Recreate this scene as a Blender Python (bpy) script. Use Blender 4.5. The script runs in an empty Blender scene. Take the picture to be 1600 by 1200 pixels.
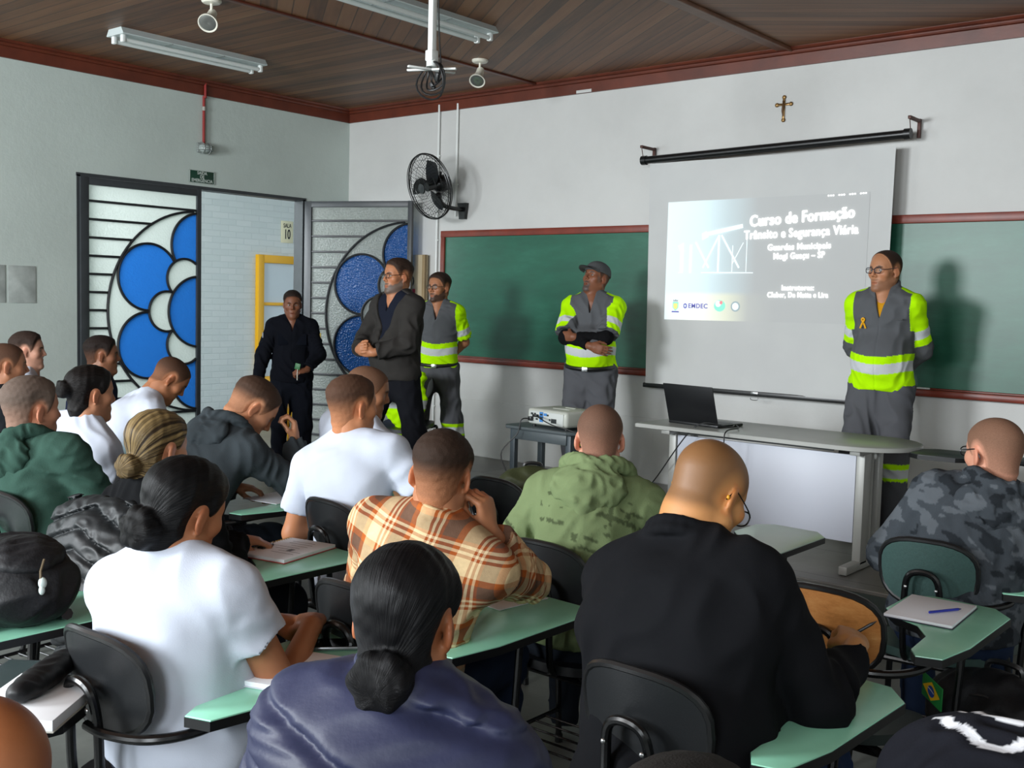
import bpy, bmesh, math, random
import numpy as np
from mathutils import Vector, Matrix, Euler

random.seed(7)
SC = bpy.context.scene
COL = SC.collection
PI = math.pi
rad = math.radians

# ------------------------------------------------------------------ camera, world, light, exposure
FLOOR, STAGE = 0.0, 0.17            # classroom floor and the low teaching platform
WX, WY = -8.521, 7.513              # left wall and front wall planes
RX, BY = 1.9, -3.2                  # right wall and back wall planes (behind the camera)
CEIL = 3.546

def set_camera():
    yaw, pit, rol, f = rad(-39.77), rad(4.39), rad(1.508), 1675.0
    fw = Vector((math.sin(yaw) * math.cos(pit), math.cos(yaw) * math.cos(pit), -math.sin(pit)))
    r = Vector((math.cos(yaw), -math.sin(yaw), 0))
    u = r.cross(fw)
    c, s = math.cos(rol), math.sin(rol)
    r2, u2 = r * c + u * s, u * c - r * s
    cd = bpy.data.cameras.new('camera')
    cd.sensor_width = 36.0
    cd.lens = f / 1600 * 36
    cd.clip_start = 0.05
    cam = bpy.data.objects.new('camera', cd)
    COL.objects.link(cam)
    m = Matrix((( r2.x, u2.x, -fw.x, 0), (r2.y, u2.y, -fw.y, 0), (r2.z, u2.z, -fw.z, 1.63), (0, 0, 0, 1)))
    cam.matrix_world = m
    SC.camera = cam
set_camera()

W = bpy.data.worlds.new('world'); SC.world = W; W.use_nodes = True
W.node_tree.nodes['Background'].inputs['Color'].default_value = (0.75, 0.86, 1.0, 1)
W.node_tree.nodes['Background'].inputs['Strength'].default_value = 1.0

SC.view_settings.view_transform = 'Standard'
SC.view_settings.look = 'None'
SC.view_settings.exposure = 0.58
SC.view_settings.gamma = 1.0
SC.view_settings.use_curve_mapping = False
SC.cycles.max_bounces = 7
SC.cycles.diffuse_bounces = 5
SC.cycles.glossy_bounces = 3
SC.cycles.transparent_max_bounces = 10
SC.cycles.use_denoising = True
SC.cycles.caustics_reflective = False
SC.cycles.caustics_refractive = False

def area(name, loc, target, sx, sy, power, color=(1, 1, 1), spread=180):
    l = bpy.data.lights.new(name, 'AREA'); l.shape = 'RECTANGLE'; l.size = sx; l.size_y = sy
    l.energy = power; l.color = color; l.spread = rad(spread)
    o = bpy.data.objects.new(name, l); COL.objects.link(o); o.location = loc
    o.rotation_euler = (Vector(target) - Vector(loc)).to_track_quat('-Z', 'Y').to_euler()
    return o
# daylight through the windows of the back wall, the side windows and the corridor's open side
DAY = (0.91, 0.965, 1.0)
area('window_daylight', (-5.6, BY + 0.06, 2.45), (-4.6, 4, 1.0), 1.7, 1.4, 400, DAY)
area('window_daylight', (-2.5, BY + 0.06, 2.45), (-2.9, 4, 1.0), 2.2, 1.4, 165, DAY)
area('window_daylight', (0.6, BY + 0.06, 2.45), (0.0, 4, 1.0), 1.6, 1.4, 85, DAY)
area('window_daylight', (WX + 0.08, -0.9, 2.1), (-3, 0.5, 1.1), 2.4, 1.6, 66, DAY)
area('corridor_daylight', (-10.0, 3.2, 3.0), (-10.2, 7.6, 1.2), 2.2, 1.8, 175, DAY)

# ------------------------------------------------------------------ colours and materials
def lin(c):
    return c / 12.92 if c <= 0.04045 else ((c + 0.055) / 1.055) ** 2.4
def rgb(h):
    if isinstance(h, str):
        h = h.lstrip('#')
        return tuple(lin(int(h[i:i + 2], 16) / 255) for i in (0, 2, 4))
    return tuple(h)[:3]

MATS = {}
class NT:
    def __init__(s, name):
        s.m = bpy.data.materials.new(name); s.m.use_nodes = True
        s.t = s.m.node_tree; s.b = s.t.nodes['Principled BSDF']
    def n(s, typ, **k):
        x = s.t.nodes.new(typ)
        for a, v in k.items(): setattr(x, a, v)
        return x
    def l(s, a, b): s.t.links.new(a, b)
    def val(s, sock, v): sock.default_value = v
    def mapping(s, coord='Object', scale=(1, 1, 1), rot=(0, 0, 0), attr=None):
        if attr:
            tc = s.n('ShaderNodeAttribute'); tc.attribute_name = attr; out = tc.outputs['Vector']
        else:
            tc = s.n('ShaderNodeTexCoord'); out = tc.outputs[coord]
        mp = s.n('ShaderNodeMapping'); mp.inputs['Scale'].default_value = scale; mp.inputs['Rotation'].default_value = rot
        s.l(out, mp.inputs['Vector']); return mp.outputs['Vector']
    def noise(s, vec, scale, detail=4, rough=0.55):
        x = s.n('ShaderNodeTexNoise'); x.inputs['Scale'].default_value = scale; x.inputs['Detail'].default_value = detail
        x.inputs['Roughness'].default_value = rough
        s.l(vec, x.inputs['Vector']); return x.outputs['Fac']
    def ramp(s, fac, stops, interp='LINEAR'):
        x = s.n('ShaderNodeValToRGB'); x.color_ramp.interpolation = interp
        e = x.color_ramp.elements
        while len(e) < len(stops): e.new(0.5)
        for el, (p, c) in zip(e, stops):
            el.position = p; el.color = (*rgb(c), 1)
        s.l(fac, x.inputs['Fac']); return x.outputs['Color']
    def math(s, op, a, b=None):
        x = s.n('ShaderNodeMath'); x.operation = op
        for i, v in enumerate((a, b)):
            if v is None: continue
            if isinstance(v, (int, float)): x.inputs[i].default_value = v
            else: s.l(v, x.inputs[i])
        return x.outputs[0]
    def mix(s, fac, a, b, typ='MIX'):
        x = s.n('ShaderNodeMix'); x.data_type = 'RGBA'; x.blend_type = typ
        for sock, v in ((x.inputs['Factor'], fac), (x.inputs['A'], a), (x.inputs['B'], b)):
            if isinstance(v, (int, float)): sock.default_value = v
            elif isinstance(v, (tuple, list, str)): sock.default_value = (*rgb(v), 1)
            else: s.l(v, sock)
        return x.outputs['Result']
    def bump(s, h, strength=0.3, dist=0.01):
        x = s.n('ShaderNodeBump'); x.inputs['Strength'].default_value = strength; x.inputs['Distance'].default_value = dist
        s.l(h, x.inputs['Height']); s.l(x.outputs['Normal'], s.b.inputs['Normal']); return x
    def color(s, c): s.l(c, s.b.inputs['Base Color'])

def mat(name, col, rough=0.5, metal=0.0, var=0.0, vscale=6, bump=0.0, bscale=60, bdist=0.003, emit=None, coat=0.0, spec=None):
    if name in MATS: return MATS[name]
    t = NT(name); c = rgb(col)
    t.b.inputs['Base Color'].default_value = (*c, 1); t.b.inputs['Roughness'].default_value = rough
    t.b.inputs['Metallic'].default_value = metal
    if coat: t.b.inputs['Coat Weight'].default_value = coat
    if spec is not None: t.b.inputs['Specular IOR Level'].default_value = spec
    if var or bump:
        v = t.mapping('Object')
        if var:
            n = t.noise(v, vscale, 5)
            lo = tuple(x * (1 - var) for x in c); hi = tuple(min(1, x * (1 + var)) for x in c)
            t.color(t.ramp(n, [(0.3, lo), (0.7, hi)]))
        if bump: t.bump(t.noise(v, bscale, 4), bump, bdist)
    if emit:
        t.b.inputs['Emission Color'].default_value = (*rgb(emit[0]), 1); t.b.inputs['Emission Strength'].default_value = emit[1]
    MATS[name] = t.m; return t.m

def attr_mat(name, rough=0.8, var=0.12, vscale=12, bump=0.3, bscale=140, bdist=0.002, sheen=0.0, spec=None, stretch=None, crease=0.0):
    """material whose own colour comes from the mesh's 'col' colour attribute"""
    if name in MATS: return MATS[name]
    t = NT(name)
    a = t.n('ShaderNodeAttribute'); a.attribute_name = 'col'
    v = t.mapping('Object', scale=stretch or (1, 1, 1))
    n = t.noise(v, vscale, 4)
    f = t.math('MULTIPLY_ADD', n, 2 * var); f.node.inputs[2].default_value = 1 - var
    x = t.n('ShaderNodeVectorMath'); x.operation = 'SCALE'; t.l(a.outputs['Color'], x.inputs[0]); t.l(f, x.inputs['Scale'])
    t.color(x.outputs[0])
    t.b.inputs['Roughness'].default_value = rough
    if sheen: t.b.inputs['Sheen Weight'].default_value = sheen
    if spec is not None: t.b.inputs['Specular IOR Level'].default_value = spec
    if crease:   # cloth folds: ridged, warped noise
        wv = t.n('ShaderNodeTexNoise'); wv.inputs['Scale'].default_value = 5; t.l(v, wv.inputs['Vector'])
        vm = t.n('ShaderNodeVectorMath'); vm.operation = 'MULTIPLY_ADD'; t.l(wv.outputs['Color'], vm.inputs[0]); vm.inputs[1].default_value = (0.14, 0.14, 0.14); t.l(v, vm.inputs[2])
        rn = t.noise(vm.outputs[0], 6.5, 2, 0.5); r0 = t.math('SUBTRACT', rn, 0.5); r2 = t.math('MULTIPLY', t.math('SQRT', t.math('ADD', t.math('MULTIPLY', r0, r0), 0.0012)), crease * 12)
        b1 = t.n('ShaderNodeBump'); b1.inputs['Strength'].default_value = 0.55; b1.inputs['Distance'].default_value = 0.012; t.l(r2, b1.inputs['Height'])
        b2 = t.bump(t.noise(v, bscale, 3), bump, bdist); t.l(b1.outputs['Normal'], b2.inputs['Normal'])
    elif bump: t.bump(t.noise(v, bscale, 3), bump, bdist)
    MATS[name] = t.m; return t.m

# ------------------------------------------------------------------ objects
def empty(name, label, cat, loc=(0, 0, 0), rz=0.0, group=None):
    o = bpy.data.objects.new(name, None); COL.objects.link(o)
    o.empty_display_size = 0.05
    o.location = loc; o.rotation_euler = (0, 0, rz); tag(o, label, cat, group); return o
def tag(o, label=None, cat=None, group=None, kind=None):
    if label: o['label'] = label
    if cat: o['category'] = cat
    if group: o['group'] = group
    if kind: o['kind'] = kind
    return o
def copy_tree(o, parent=None, label=None):
    c = o.copy(); COL.objects.link(c); c.parent = parent
    if label: c['label'] = label
    for ch in list(o.children): copy_tree(ch, c)
    return c

def link_mesh(name, me, m=None, parent=None, smooth=True):
    o = bpy.data.objects.new(name, me); COL.objects.link(o)
    for x in (m if isinstance(m, (list, tuple)) else [m]):
        if x: me.materials.append(x)
    if parent: o.parent = parent
    if smooth and len(me.polygons):
        me.polygons.foreach_set('use_smooth', np.ones(len(me.polygons), bool))
    return o

def catmull(pts, n=6, closed=False):
    P = [np.array(p, float) for p in pts]
    out = []
    N = len(P)
    rng = range(N if closed else N - 1)
    for i in rng:
        if closed: a, b, c, d = P[(i - 1) % N], P[i], P[(i + 1) % N], P[(i + 2) % N]
        else: a, b, c, d = P[max(i - 1, 0)], P[i], P[i + 1], P[min(i + 2, N - 1)]
        for k in range(n):
            t = k / n
            out.append(0.5 * ((2 * b) + (c - a) * t + (2 * a - 5 * b + 4 * c - d) * t * t + (3 * b - a - 3 * c + d) * t ** 3))
    if not closed: out.append(P[-1])
    return out

class MB:
    """collects boxes, tubes, lathes and prisms, then links them as one mesh object"""
    def __init__(s): s.v = []; s.f = []; s.mi = []
    def add(s, vs, fs, mi=0):
        b = len(s.v); s.v += [tuple(map(float, p)) for p in vs]
        for f in fs: s.f.append(tuple(b + i for i in f)); s.mi.append(mi)
        return s
    def box(s, c, d, bev=0.0, rot=None, mi=0, seg=2):
        bm = bmesh.new(); bmesh.ops.create_cube(bm, size=1)
        for v in bm.verts: v.co = Vector((v.co.x * d[0], v.co.y * d[1], v.co.z * d[2]))
        if bev: bmesh.ops.bevel(bm, geom=bm.edges[:], offset=min(bev, 0.49 * min(d)), segments=seg, affect='EDGES', profile=0.5)
        M = Euler(rot).to_matrix() if rot else Matrix.Identity(3)
        bm.verts.index_update()
        vs = [M @ v.co + Vector(c) for v in bm.verts]; fs = [[v.index for v in f.verts] for f in bm.faces]
        bm.free(); return s.add(vs, fs, mi)
    def tube(s, pts, r, seg=10, closed=False, mi=0, cap=True):
        P = [np.array(p, float) for p in pts]; N = len(P)
        R = r if isinstance(r, (list, tuple)) else [r] * N
        T = []
        for i in range(N):
            a = P[(i - 1) % N] if closed else P[max(i - 1, 0)]; b = P[(i + 1) % N] if closed else P[min(i + 1, N - 1)]
            t = b - a; T.append(t / (np.linalg.norm(t) + 1e-12))
        up = np.array([0, 0, 1.0]) if abs(T[0][2]) < 0.9 else np.array([1.0, 0, 0])
        u = np.cross(up, T[0]); u /= np.linalg.norm(u)
        vs = []
        for i in range(N):
            u = u - T[i] * (u @ T[i]); u /= np.linalg.norm(u) + 1e-12; w = np.cross(T[i], u)
            for k in range(seg):
                a = 2 * PI * k / seg; vs.append(P[i] + R[i] * (math.cos(a) * u + math.sin(a) * w))
        fs = []
        for i in range(N if closed else N - 1):
            j = (i + 1) % N
            for k in range(seg):
                k2 = (k + 1) % seg; fs.append((i * seg + k, i * seg + k2, j * seg + k2, j * seg + k))
        if cap and not closed: fs += [tuple(range(seg))[::-1], tuple((N - 1) * seg + k for k in range(seg))]
        return s.add(vs, fs, mi)
    def cyl(s, a, b, r, seg=16, mi=0, r2=None): return s.tube([a, b], [r, r if r2 is None else r2], seg, mi=mi)
    def lathe(s, prof, c=(0, 0, 0), seg=24, M=None, mi=0):
        """profile of (radius, height) turned about z"""
        vs, fs = [], []; N = len(prof)
        M = M or Matrix.Identity(3)
        for (r, z) in prof:
            for k in range(seg):
                a = 2 * PI * k / seg; vs.append(M @ Vector((r * math.cos(a), r * math.sin(a), z)) + Vector(c))
        for i in range(N - 1):
            for k in range(seg):
                k2 = (k + 1) % seg; fs.append((i * seg + k, i * seg + k2, (i + 1) * seg + k2, (i + 1) * seg + k))
        fs += [tuple(range(seg))[::-1], tuple((N - 1) * seg + k for k in range(seg))]
        return s.add(vs, fs, mi)
    def prism(s, poly, z0, z1, M=None, c=(0, 0, 0), mi=0, bev=0.0):
        """2-D polygon (counter-clockwise) extruded along local z"""
        bm = bmesh.new()
        b = [bm.verts.new((x, y, z0)) for x, y in poly]; f = bm.faces.new(b)
        e = bmesh.ops.extrude_face_region(bm, geom=[f])
        for v in e['geom']:
            if isinstance(v, bmesh.types.BMVert): v.co.z = z1
        bmesh.ops.recalc_face_normals(bm, faces=bm.faces[:])
        if bev:
            es = [x for x in bm.edges if abs(x.verts[0].co.z - x.verts[1].co.z) < 1e-6]
            bmesh.ops.bevel(bm, geom=es, offset=bev, segments=2, affect='EDGES', profile=0.5)
        bm.verts.index_update()
        M = M or Matrix.Identity(3)
        vs = [M @ v.co + Vector(c) for v in bm.verts]; fs = [[v.index for v in f.verts] for f in bm.faces]
        bm.free(); return s.add(vs, fs, mi)
    def ell(s, c, r, seg=20, rings=12, M=None, mi=0):
        vs, fs = [], []; M = M or Matrix.Identity(3)
        for i in range(rings + 1):
            th = PI * i / rings
            for k in range(seg):
                a = 2 * PI * k / seg
                vs.append(M @ Vector((r[0] * math.sin(th) * math.cos(a), r[1] * math.sin(th) * math.sin(a), r[2] * math.cos(th))) + Vector(c))
        for i in range(rings):
            for k in range(seg):
                k2 = (k + 1) % seg; fs.append((i * seg + k, (i + 1) * seg + k, (i + 1) * seg + k2, i * seg + k2))
        return s.add(vs, fs, mi)
    def quad(s, a, b, c, d, mi=0): return s.add([a, b, c, d], [(0, 1, 2, 3)], mi)
    def build(s, name, m, parent=None, smooth=None, auto=35):
        me = bpy.data.meshes.new(name); me.from_pydata(s.v, [], s.f); me.update()
        o = link_mesh(name, me, m, parent, smooth=False)
        if any(s.mi): me.polygons.foreach_set('material_index', s.mi)
        if smooth is None or smooth:
            me.polygons.foreach_set('use_smooth', np.ones(len(me.polygons), bool))
            try: me.set_sharp_from_angle(angle=rad(auto))
            except Exception: pass
        return o

def struct(o): o['kind'] = 'structure'; return o

def text_mesh(name, body, size, M, m, parent=None, bold=0.0, extrude=0.0005, align='CENTER', space=1.0, sx=1.0):
    """raised lettering: local x along the line, local y up the letters, local z out of the surface"""
    cu = bpy.data.curves.new(name, 'FONT'); cu.body = body; cu.size = size; cu.align_x = align; cu.align_y = 'CENTER'
    cu.extrude = extrude; cu.offset = bold; cu.space_character = space; cu.resolution_u = 3
    t = bpy.data.objects.new(name + '_curve', cu); COL.objects.link(t)
    dg = bpy.context.evaluated_depsgraph_get()
    me = bpy.data.meshes.new_from_object(t.evaluated_get(dg)); me.name = name
    COL.objects.unlink(t); bpy.data.objects.remove(t)
    me.transform(M @ Matrix.Diagonal((sx, 1, 1, 1)))
    return link_mesh(name, me, m, parent, smooth=False)
def frame_mat(o, x, y):
    """4x4 matrix with local x and y axes at origin o"""
    x = Vector(x).normalized(); y = Vector(y); z = x.cross(y).normalized(); y = z.cross(x)
    return Matrix(((x.x, y.x, z.x, o[0]), (x.y, y.y, z.y, o[1]), (x.z, y.z, z.z, o[2]), (0, 0, 0, 1)))
# ------------------------------------------------------------------ the room
def wall_paint(name, col, scale=1.0):
    t = NT(name); v = t.mapping('Object')
    n = t.noise(v, 1.1 * scale, 6, 0.6); c = rgb(col)
    base = t.ramp(n, [(0.25, tuple(x * 0.90 for x in c)), (0.55, c), (0.8, tuple(min(1, x * 1.05) for x in c))])
    v2 = t.mapping('Object', scale=(3.5, 3.5, 0.5))
    n2 = t.noise(v2, 2.2, 5, 0.7)
    sm = t.math('GREATER_THAN', n2, 0.70)
    f = t.math('MULTIPLY', sm, 0.10)
    t.color(t.mix(f, base, '#8d938f'))
    t.b.inputs['Roughness'].default_value = 0.62
    t.bump(t.noise(v, 14, 6, 0.7), 0.22, 0.01)
    return t.m
M_FRONT = wall_paint('front_wall_paint', '#c9c9c6')
M_SIDE = wall_paint('left_wall_paint', '#bfcac4')
M_BACK = wall_paint('back_wall_paint', '#c9cbc8')

def planks(name, ang, width=0.105):
    t = NT(name)
    tc = t.n('ShaderNodeTexCoord'); mp = t.n('ShaderNodeMapping'); mp.inputs['Rotation'].default_value = (0, 0, rad(ang))
    t.l(tc.outputs['Object'], mp.inputs['Vector'])
    sp = t.n('ShaderNodeSeparateXYZ'); t.l(mp.outputs['Vector'], sp.inputs['Vector'])
    yy = t.math('DIVIDE', sp.outputs['Y'], width)
    idx = t.math('FLOOR', yy); fr = t.math('FRACT', yy)
    wn = t.n('ShaderNodeTexWhiteNoise'); wn.noise_dimensions = '1D'; t.l(idx, wn.inputs['W'])
    # grain
    cb = t.n('ShaderNodeCombineXYZ'); t.l(t.math('MULTIPLY', sp.outputs['X'], 0.7), cb.inputs['X'])
    t.l(t.math('MULTIPLY', sp.outputs['Y'], 9.0), cb.inputs['Y']); t.l(t.math('MULTIPLY', wn.outputs['Value'], 40.0), cb.inputs['Z'])
    g = t.noise(cb.outputs['Vector'], 1.6, 6, 0.6)
    gg = t.math('ADD', t.math('MULTIPLY', g, 0.65), t.math('MULTIPLY', wn.outputs['Value'], 0.35))
    base = t.ramp(gg, [(0.25, '#4a2e1b'), (0.45, '#6d4629'), (0.6, '#7e5434'), (0.8, '#8a6442')])
    gr = t.math('LESS_THAN', fr, 0.075)
    t.color(t.mix(t.math('MULTIPLY', gr, 0.75), base, '#2a1c15'))
    t.b.inputs['Roughness'].default_value = 0.5
    hb = t.math('SUBTRACT', 1.0, gr)
    t.bump(hb, 0.8, 0.006)
    return t.m
P_MID = planks('ceiling_boards_diagonal', 36); P_LEFT = planks('ceiling_boards_across', 0); P_RIGHT = planks('ceiling_boards_counter_diagonal', -34.5)
M_TRIM = mat('red_brown_wood_trim', '#5e2a1a', 0.42, var=0.25, vscale=5, bump=0.15, bscale=40)
M_BATTEN = mat('brown_batten', '#7a5946', 0.5, var=0.25, vscale=7)

def grid_quad(b, xs, ys, z, flip=False, mi=None):
    for i in range(len(xs) - 1):
        for j in range(len(ys) - 1):
            q = [(xs[i], ys[j], z), (xs[i + 1], ys[j], z), (xs[i + 1], ys[j + 1], z), (xs[i], ys[j + 1], z)]
            if flip: q = q[::-1]
            b.quad(*q, mi=mi(i, j) if mi else 0)

XB1, XB2, XB3 = -6.02, -3.68, -1.34
b = MB(); grid_quad(b, [WX - 0.3, XB1, XB2, XB3, RX + 0.2], [BY - 0.2, WY + 0.3], CEIL, True, lambda i, j: (0, 1, 2, 1)[i])
o = struct(b.build('ceiling', [P_LEFT, P_MID, P_RIGHT], smooth=False))
for k, xb in enumerate((XB1, XB2, XB3)):
    b = MB(); w = 0.045 if k == 0 else 0.10
    b.box((xb, (WY + BY) / 2, CEIL - 0.008), (w, WY - BY, 0.016), 0.004)
    if k: b.box((xb + 0.055, (WY + BY) / 2, CEIL - 0.014), (0.025, WY - BY, 0.028), 0.006)
    struct(b.build('trim_%d' % (k + 1), M_BATTEN if k else M_TRIM))
def crown(name, a, c, nrm):
    """frieze board with a moulding and a cove under the ceiling, from a to c, nrm pointing into the room"""
    a = Vector((*a, 0)); c = Vector((*c, 0)); n = Vector((*nrm, 0)); d = (c - a)
    prof = [(0, -0.129), (0.022, -0.129), (0.026, -0.045), (0.045, -0.040), (0.050, -0.030), (0.050, -0.022), (0.075, -0.016), (0.085, -0.004), (0.085, 0.0), (0, 0.0)]
    vs = []
    for p in (a, c):
        for r, z in prof: vs.append(p + n * r + Vector((0, 0, CEIL + z)))
    N = len(prof); fs = [(i, (i + 1) % N, N + (i + 1) % N, N + i) for i in range(N)]
    b = MB(); b.add(vs, fs); return struct(b.build(name, M_TRIM, smooth=False))
crown('trim_4', (WX, WY), (RX, WY), (0, -1)); crown('trim_5', (WX, BY), (WX, WY), (1, 0))
# patch of white paint smeared on the front trim
b = MB(); b.box((-5.52, WY - 0.027, CEIL - 0.115), (0.16, 0.006, 0.026), 0.003)
tag(struct(b.build('trim_6', M_FRONT)), 'white paint patch on the dark red frieze board')

# floors
t = NT('grey_cement_floor'); v = t.mapping('Object')
c1 = t.ramp(t.noise(v, 2.3, 7, 0.65), [(0.3, '#565a57'), (0.5, '#666a66'), (0.72, '#767a75')])
t.color(c1); t.b.inputs['Roughness'].default_value = 0.42; t.bump(t.noise(v, 25, 5), 0.12, 0.004); M_FLOOR = t.m
t = NT('stage_floor_boards'); v = t.mapping('Object')
c1 = t.ramp(t.noise(v, 1.8, 7, 0.65), [(0.3, '#6d6c68'), (0.5, '#7c7b76'), (0.72, '#8a8984')])
br = t.n('ShaderNodeTexBrick'); br.offset = 0.5; br.inputs['Scale'].default_value = 1.0; br.inputs['Mortar Size'].default_value = 0.004
br.inputs['Brick Width'].default_value = 2.0; br.inputs['Row Height'].default_value = 0.62
br.inputs['Color1'].default_value = br.inputs['Color2'].default_value = (1, 1, 1, 1); br.inputs['Mortar'].default_value = (0.25, 0.25, 0.25, 1)
t.l(v, br.inputs['Vector'])
t.color(t.mix(1.0, c1, br.outputs['Color'], 'MULTIPLY')); t.b.inputs['Roughness'].default_value = 0.38; M_STAGE = t.m
M_STEP = mat('dark_green_riser_paint', '#3f4a46', 0.5, var=0.15)
b = MB(); grid_quad(b, [WX - 3.2, RX + 0.2], [BY - 0.2, 11], FLOOR); struct(b.build('floor', M_FLOOR, smooth=False))
SX0, SY0 = -7.02, 5.46
b = MB(); b.box(((SX0 + RX) / 2, (SY0 + WY) / 2, STAGE / 2), (RX - SX0, WY - SY0, STAGE), 0.006)
b.box(((SX0 + RX) / 2, SY0 - 0.006, 0.075), (RX - SX0 - 0.02, 0.012, 0.148), mi=1)
o = struct(b.build('floor_platform', [M_STAGE, M_STEP], smooth=False))
tag(o, 'raised grey teaching platform along the front wall')

# walls
def slab(name, c, d, m, **k):
    b = MB(); b.box(c, d, **k); return struct(b.build(name, m, smooth=False))
H = CEIL
b = MB(); b.box(((WX + RX) / 2, WY + 0.1, H / 2), (RX - WX + 0.5, 0.2, H))
b.box(((WX + RX) / 2 + 0.6, WY, (0.70 + STAGE) / 2), (RX - WX - 1.25, 0.012, 0.70 - STAGE + 0.0), 0.004)
struct(b.build('wall_front', M_FRONT, smooth=False))
slab('wall_right', (RX + 0.1, (WY + BY) / 2, H / 2), (0.2, WY - BY + 0.4, H), M_BACK)
DY0, DY1, DZ = 4.569, 6.925, 2.585
SWY = (-2.1, 0.3)     # side window opening along y
b = MB()
wx = WX - 0.06
b.box((wx, (DY0 + SWY[1]) / 2, H / 2), (0.12, DY0 - SWY[1], H)); b.box((wx, (WY + DY1) / 2 + 0.1, H / 2), (0.12, WY - DY1 + 0.2, H))
b.box((wx, (DY0 + DY1) / 2, (DZ + H) / 2), (0.12, DY1 - DY0, H - DZ))
b.box((wx, sum(SWY) / 2, 0.6), (0.12, SWY[1] - SWY[0], 1.2)); b.box((wx, sum(SWY) / 2, (2.95 + H) / 2), (0.12, SWY[1] - SWY[0], H - 2.95))
b.box((wx, (BY + SWY[0]) / 2, H / 2), (0.12, SWY[0] - BY, H))
struct(b.build('wall_left', M_SIDE, smooth=False))
b = MB(); xs = [WX - 0.3, -6.75, -4.45, -3.65, -1.35, -0.25, 1.45, RX + 0.3]
for i in range(len(xs) - 1):
    cx, w = (xs[i] + xs[i + 1]) / 2, xs[i + 1] - xs[i]
    if i % 2 == 0: b.box((cx, BY - 0.1, H / 2), (w, 0.2, H))
    else:
        b.box((cx, BY - 0.1, 0.8), (w, 0.2, 1.6)); b.box((cx, BY - 0.1, (3.25 + H) / 2), (w, 0.2, H - 3.25))
struct(b.build('wall_back', M_BACK, smooth=False))
M_WFRAME = mat('grey_window_steel', '#5d6462', 0.4)
for k, i in enumerate((1, 3, 5)):
    b = MB(); x0, x1 = xs[i], xs[i + 1]
    for x in (x0 + 0.02, (x0 + x1) / 2, x1 - 0.02): b.box((x, BY - 0.15, 2.425), (0.04, 0.04, 1.65))
    for z in (1.62, 2.15, 2.7, 3.23): b.box(((x0 + x1) / 2, BY - 0.15, z), (x1 - x0, 0.04, 0.04))
    struct(b.build('window_%d' % (k + 1), M_WFRAME))
b = MB()
for y in (SWY[0] + 0.02, sum(SWY) / 2, SWY[1] - 0.02): b.box((WX - 0.16, y, 2.07), (0.04, 0.04, 1.75))
for z in (1.22, 1.8, 2.4, 2.93): b.box((WX - 0.16, sum(SWY) / 2, z), (0.04, SWY[1] - SWY[0], 0.04))
struct(b.build('window_4', M_WFRAME))

# corridor beyond the door
t = NT('white_painted_brick'); v = t.mapping('Object', rot=(0, rad(90), rad(90)))
tc = t.n('ShaderNodeTexCoord'); sp = t.n('ShaderNodeSeparateXYZ'); t.l(tc.outputs['Object'], sp.inputs['Vector'])
cb = t.n('ShaderNodeCombineXYZ'); t.l(sp.outputs['Y'], cb.inputs['X']); t.l(sp.outputs['Z'], cb.inputs['Y'])
br = t.n('ShaderNodeTexBrick'); br.inputs['Scale'].default_value = 1.0; br.inputs['Brick Width'].default_value = 0.23; br.inputs['Row Height'].default_value = 0.075
br.inputs['Mortar Size'].default_value = 0.006; br.inputs['Mortar Smooth'].default_value = 0.6
br.inputs['Color1'].default_value = (*rgb('#cdd3d0'), 1); br.inputs['Color2'].default_value = (*rgb('#c5cdca'), 1); br.inputs['Mortar'].default_value = (*rgb('#c0c8c6'), 1)
t.l(cb.outputs['Vector'], br.inputs['Vector']); t.color(br.outputs['Color']); t.b.inputs['Roughness'].default_value = 0.55
hm = t.math('ADD', t.math('MULTIPLY', br.outputs['Fac'], -1.0), t.math('MULTIPLY', t.noise(v, 18, 5), 0.8)); t.bump(hm, 0.35, 0.008)
M_BRICK = t.m
CX = -11.2
slab('wall_corridor', (CX - 0.1, 6.5, 1.8), (0.2, 9.0, 3.6), M_BRICK)
slab('wall_corridor_end', (-9.9, 10.9, 1.8), (2.8, 0.2, 3.6), M_BRICK)
slab('ceiling_corridor', (-9.9, 7.2, 3.65), (2.8, 7.6, 0.1), M_BACK)

# ------------------------------------------------------------------ flowered glass door
M_DARK = mat('dark_grey_door_steel', '#33373a', 0.45, var=0.15, vscale=9)
M_BAR = mat('black_glazing_bar', '#1b1d20', 0.5)
def glassy(name, col, trans):
    t = NT(name); c = rgb(col)
    v = t.mapping('Object'); vo = t.n('ShaderNodeTexVoronoi'); vo.inputs['Scale'].default_value = 55; t.l(v, vo.inputs['Vector'])
    t.b.inputs['Base Color'].default_value = (*c, 1); t.b.inputs['Roughness'].default_value = 0.22
    t.bump(vo.outputs['Distance'], 0.55, 0.01)
    tr = t.n('ShaderNodeBsdfTranslucent'); tr.inputs['Color'].default_value = (*[min(1, x * 1.0) for x in c], 1)
    tp = t.n('ShaderNodeBsdfTransparent'); tp.inputs['Color'].default_value = (*c, 1)
    m1 = t.n('ShaderNodeMixShader'); m1.inputs[0].default_value = 0.62; m2 = t.n('ShaderNodeMixShader'); m2.inputs[0].default_value = trans
    out = t.t.nodes['Material Output']
    t.l(t.b.outputs[0], m1.inputs[1]); t.l(tr.outputs[0], m1.inputs[2]); t.l(m1.outputs[0], m2.inputs[1]); t.l(tp.outputs[0], m2.inputs[2]); t.l(m2.outputs[0], out.inputs['Surface'])
    return t.m
M_CLEAR = glassy('textured_clear_glass', '#c3cac4', 0.12); M_BLUE = glassy('textured_blue_glass', '#2468b8', 0.10)

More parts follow.
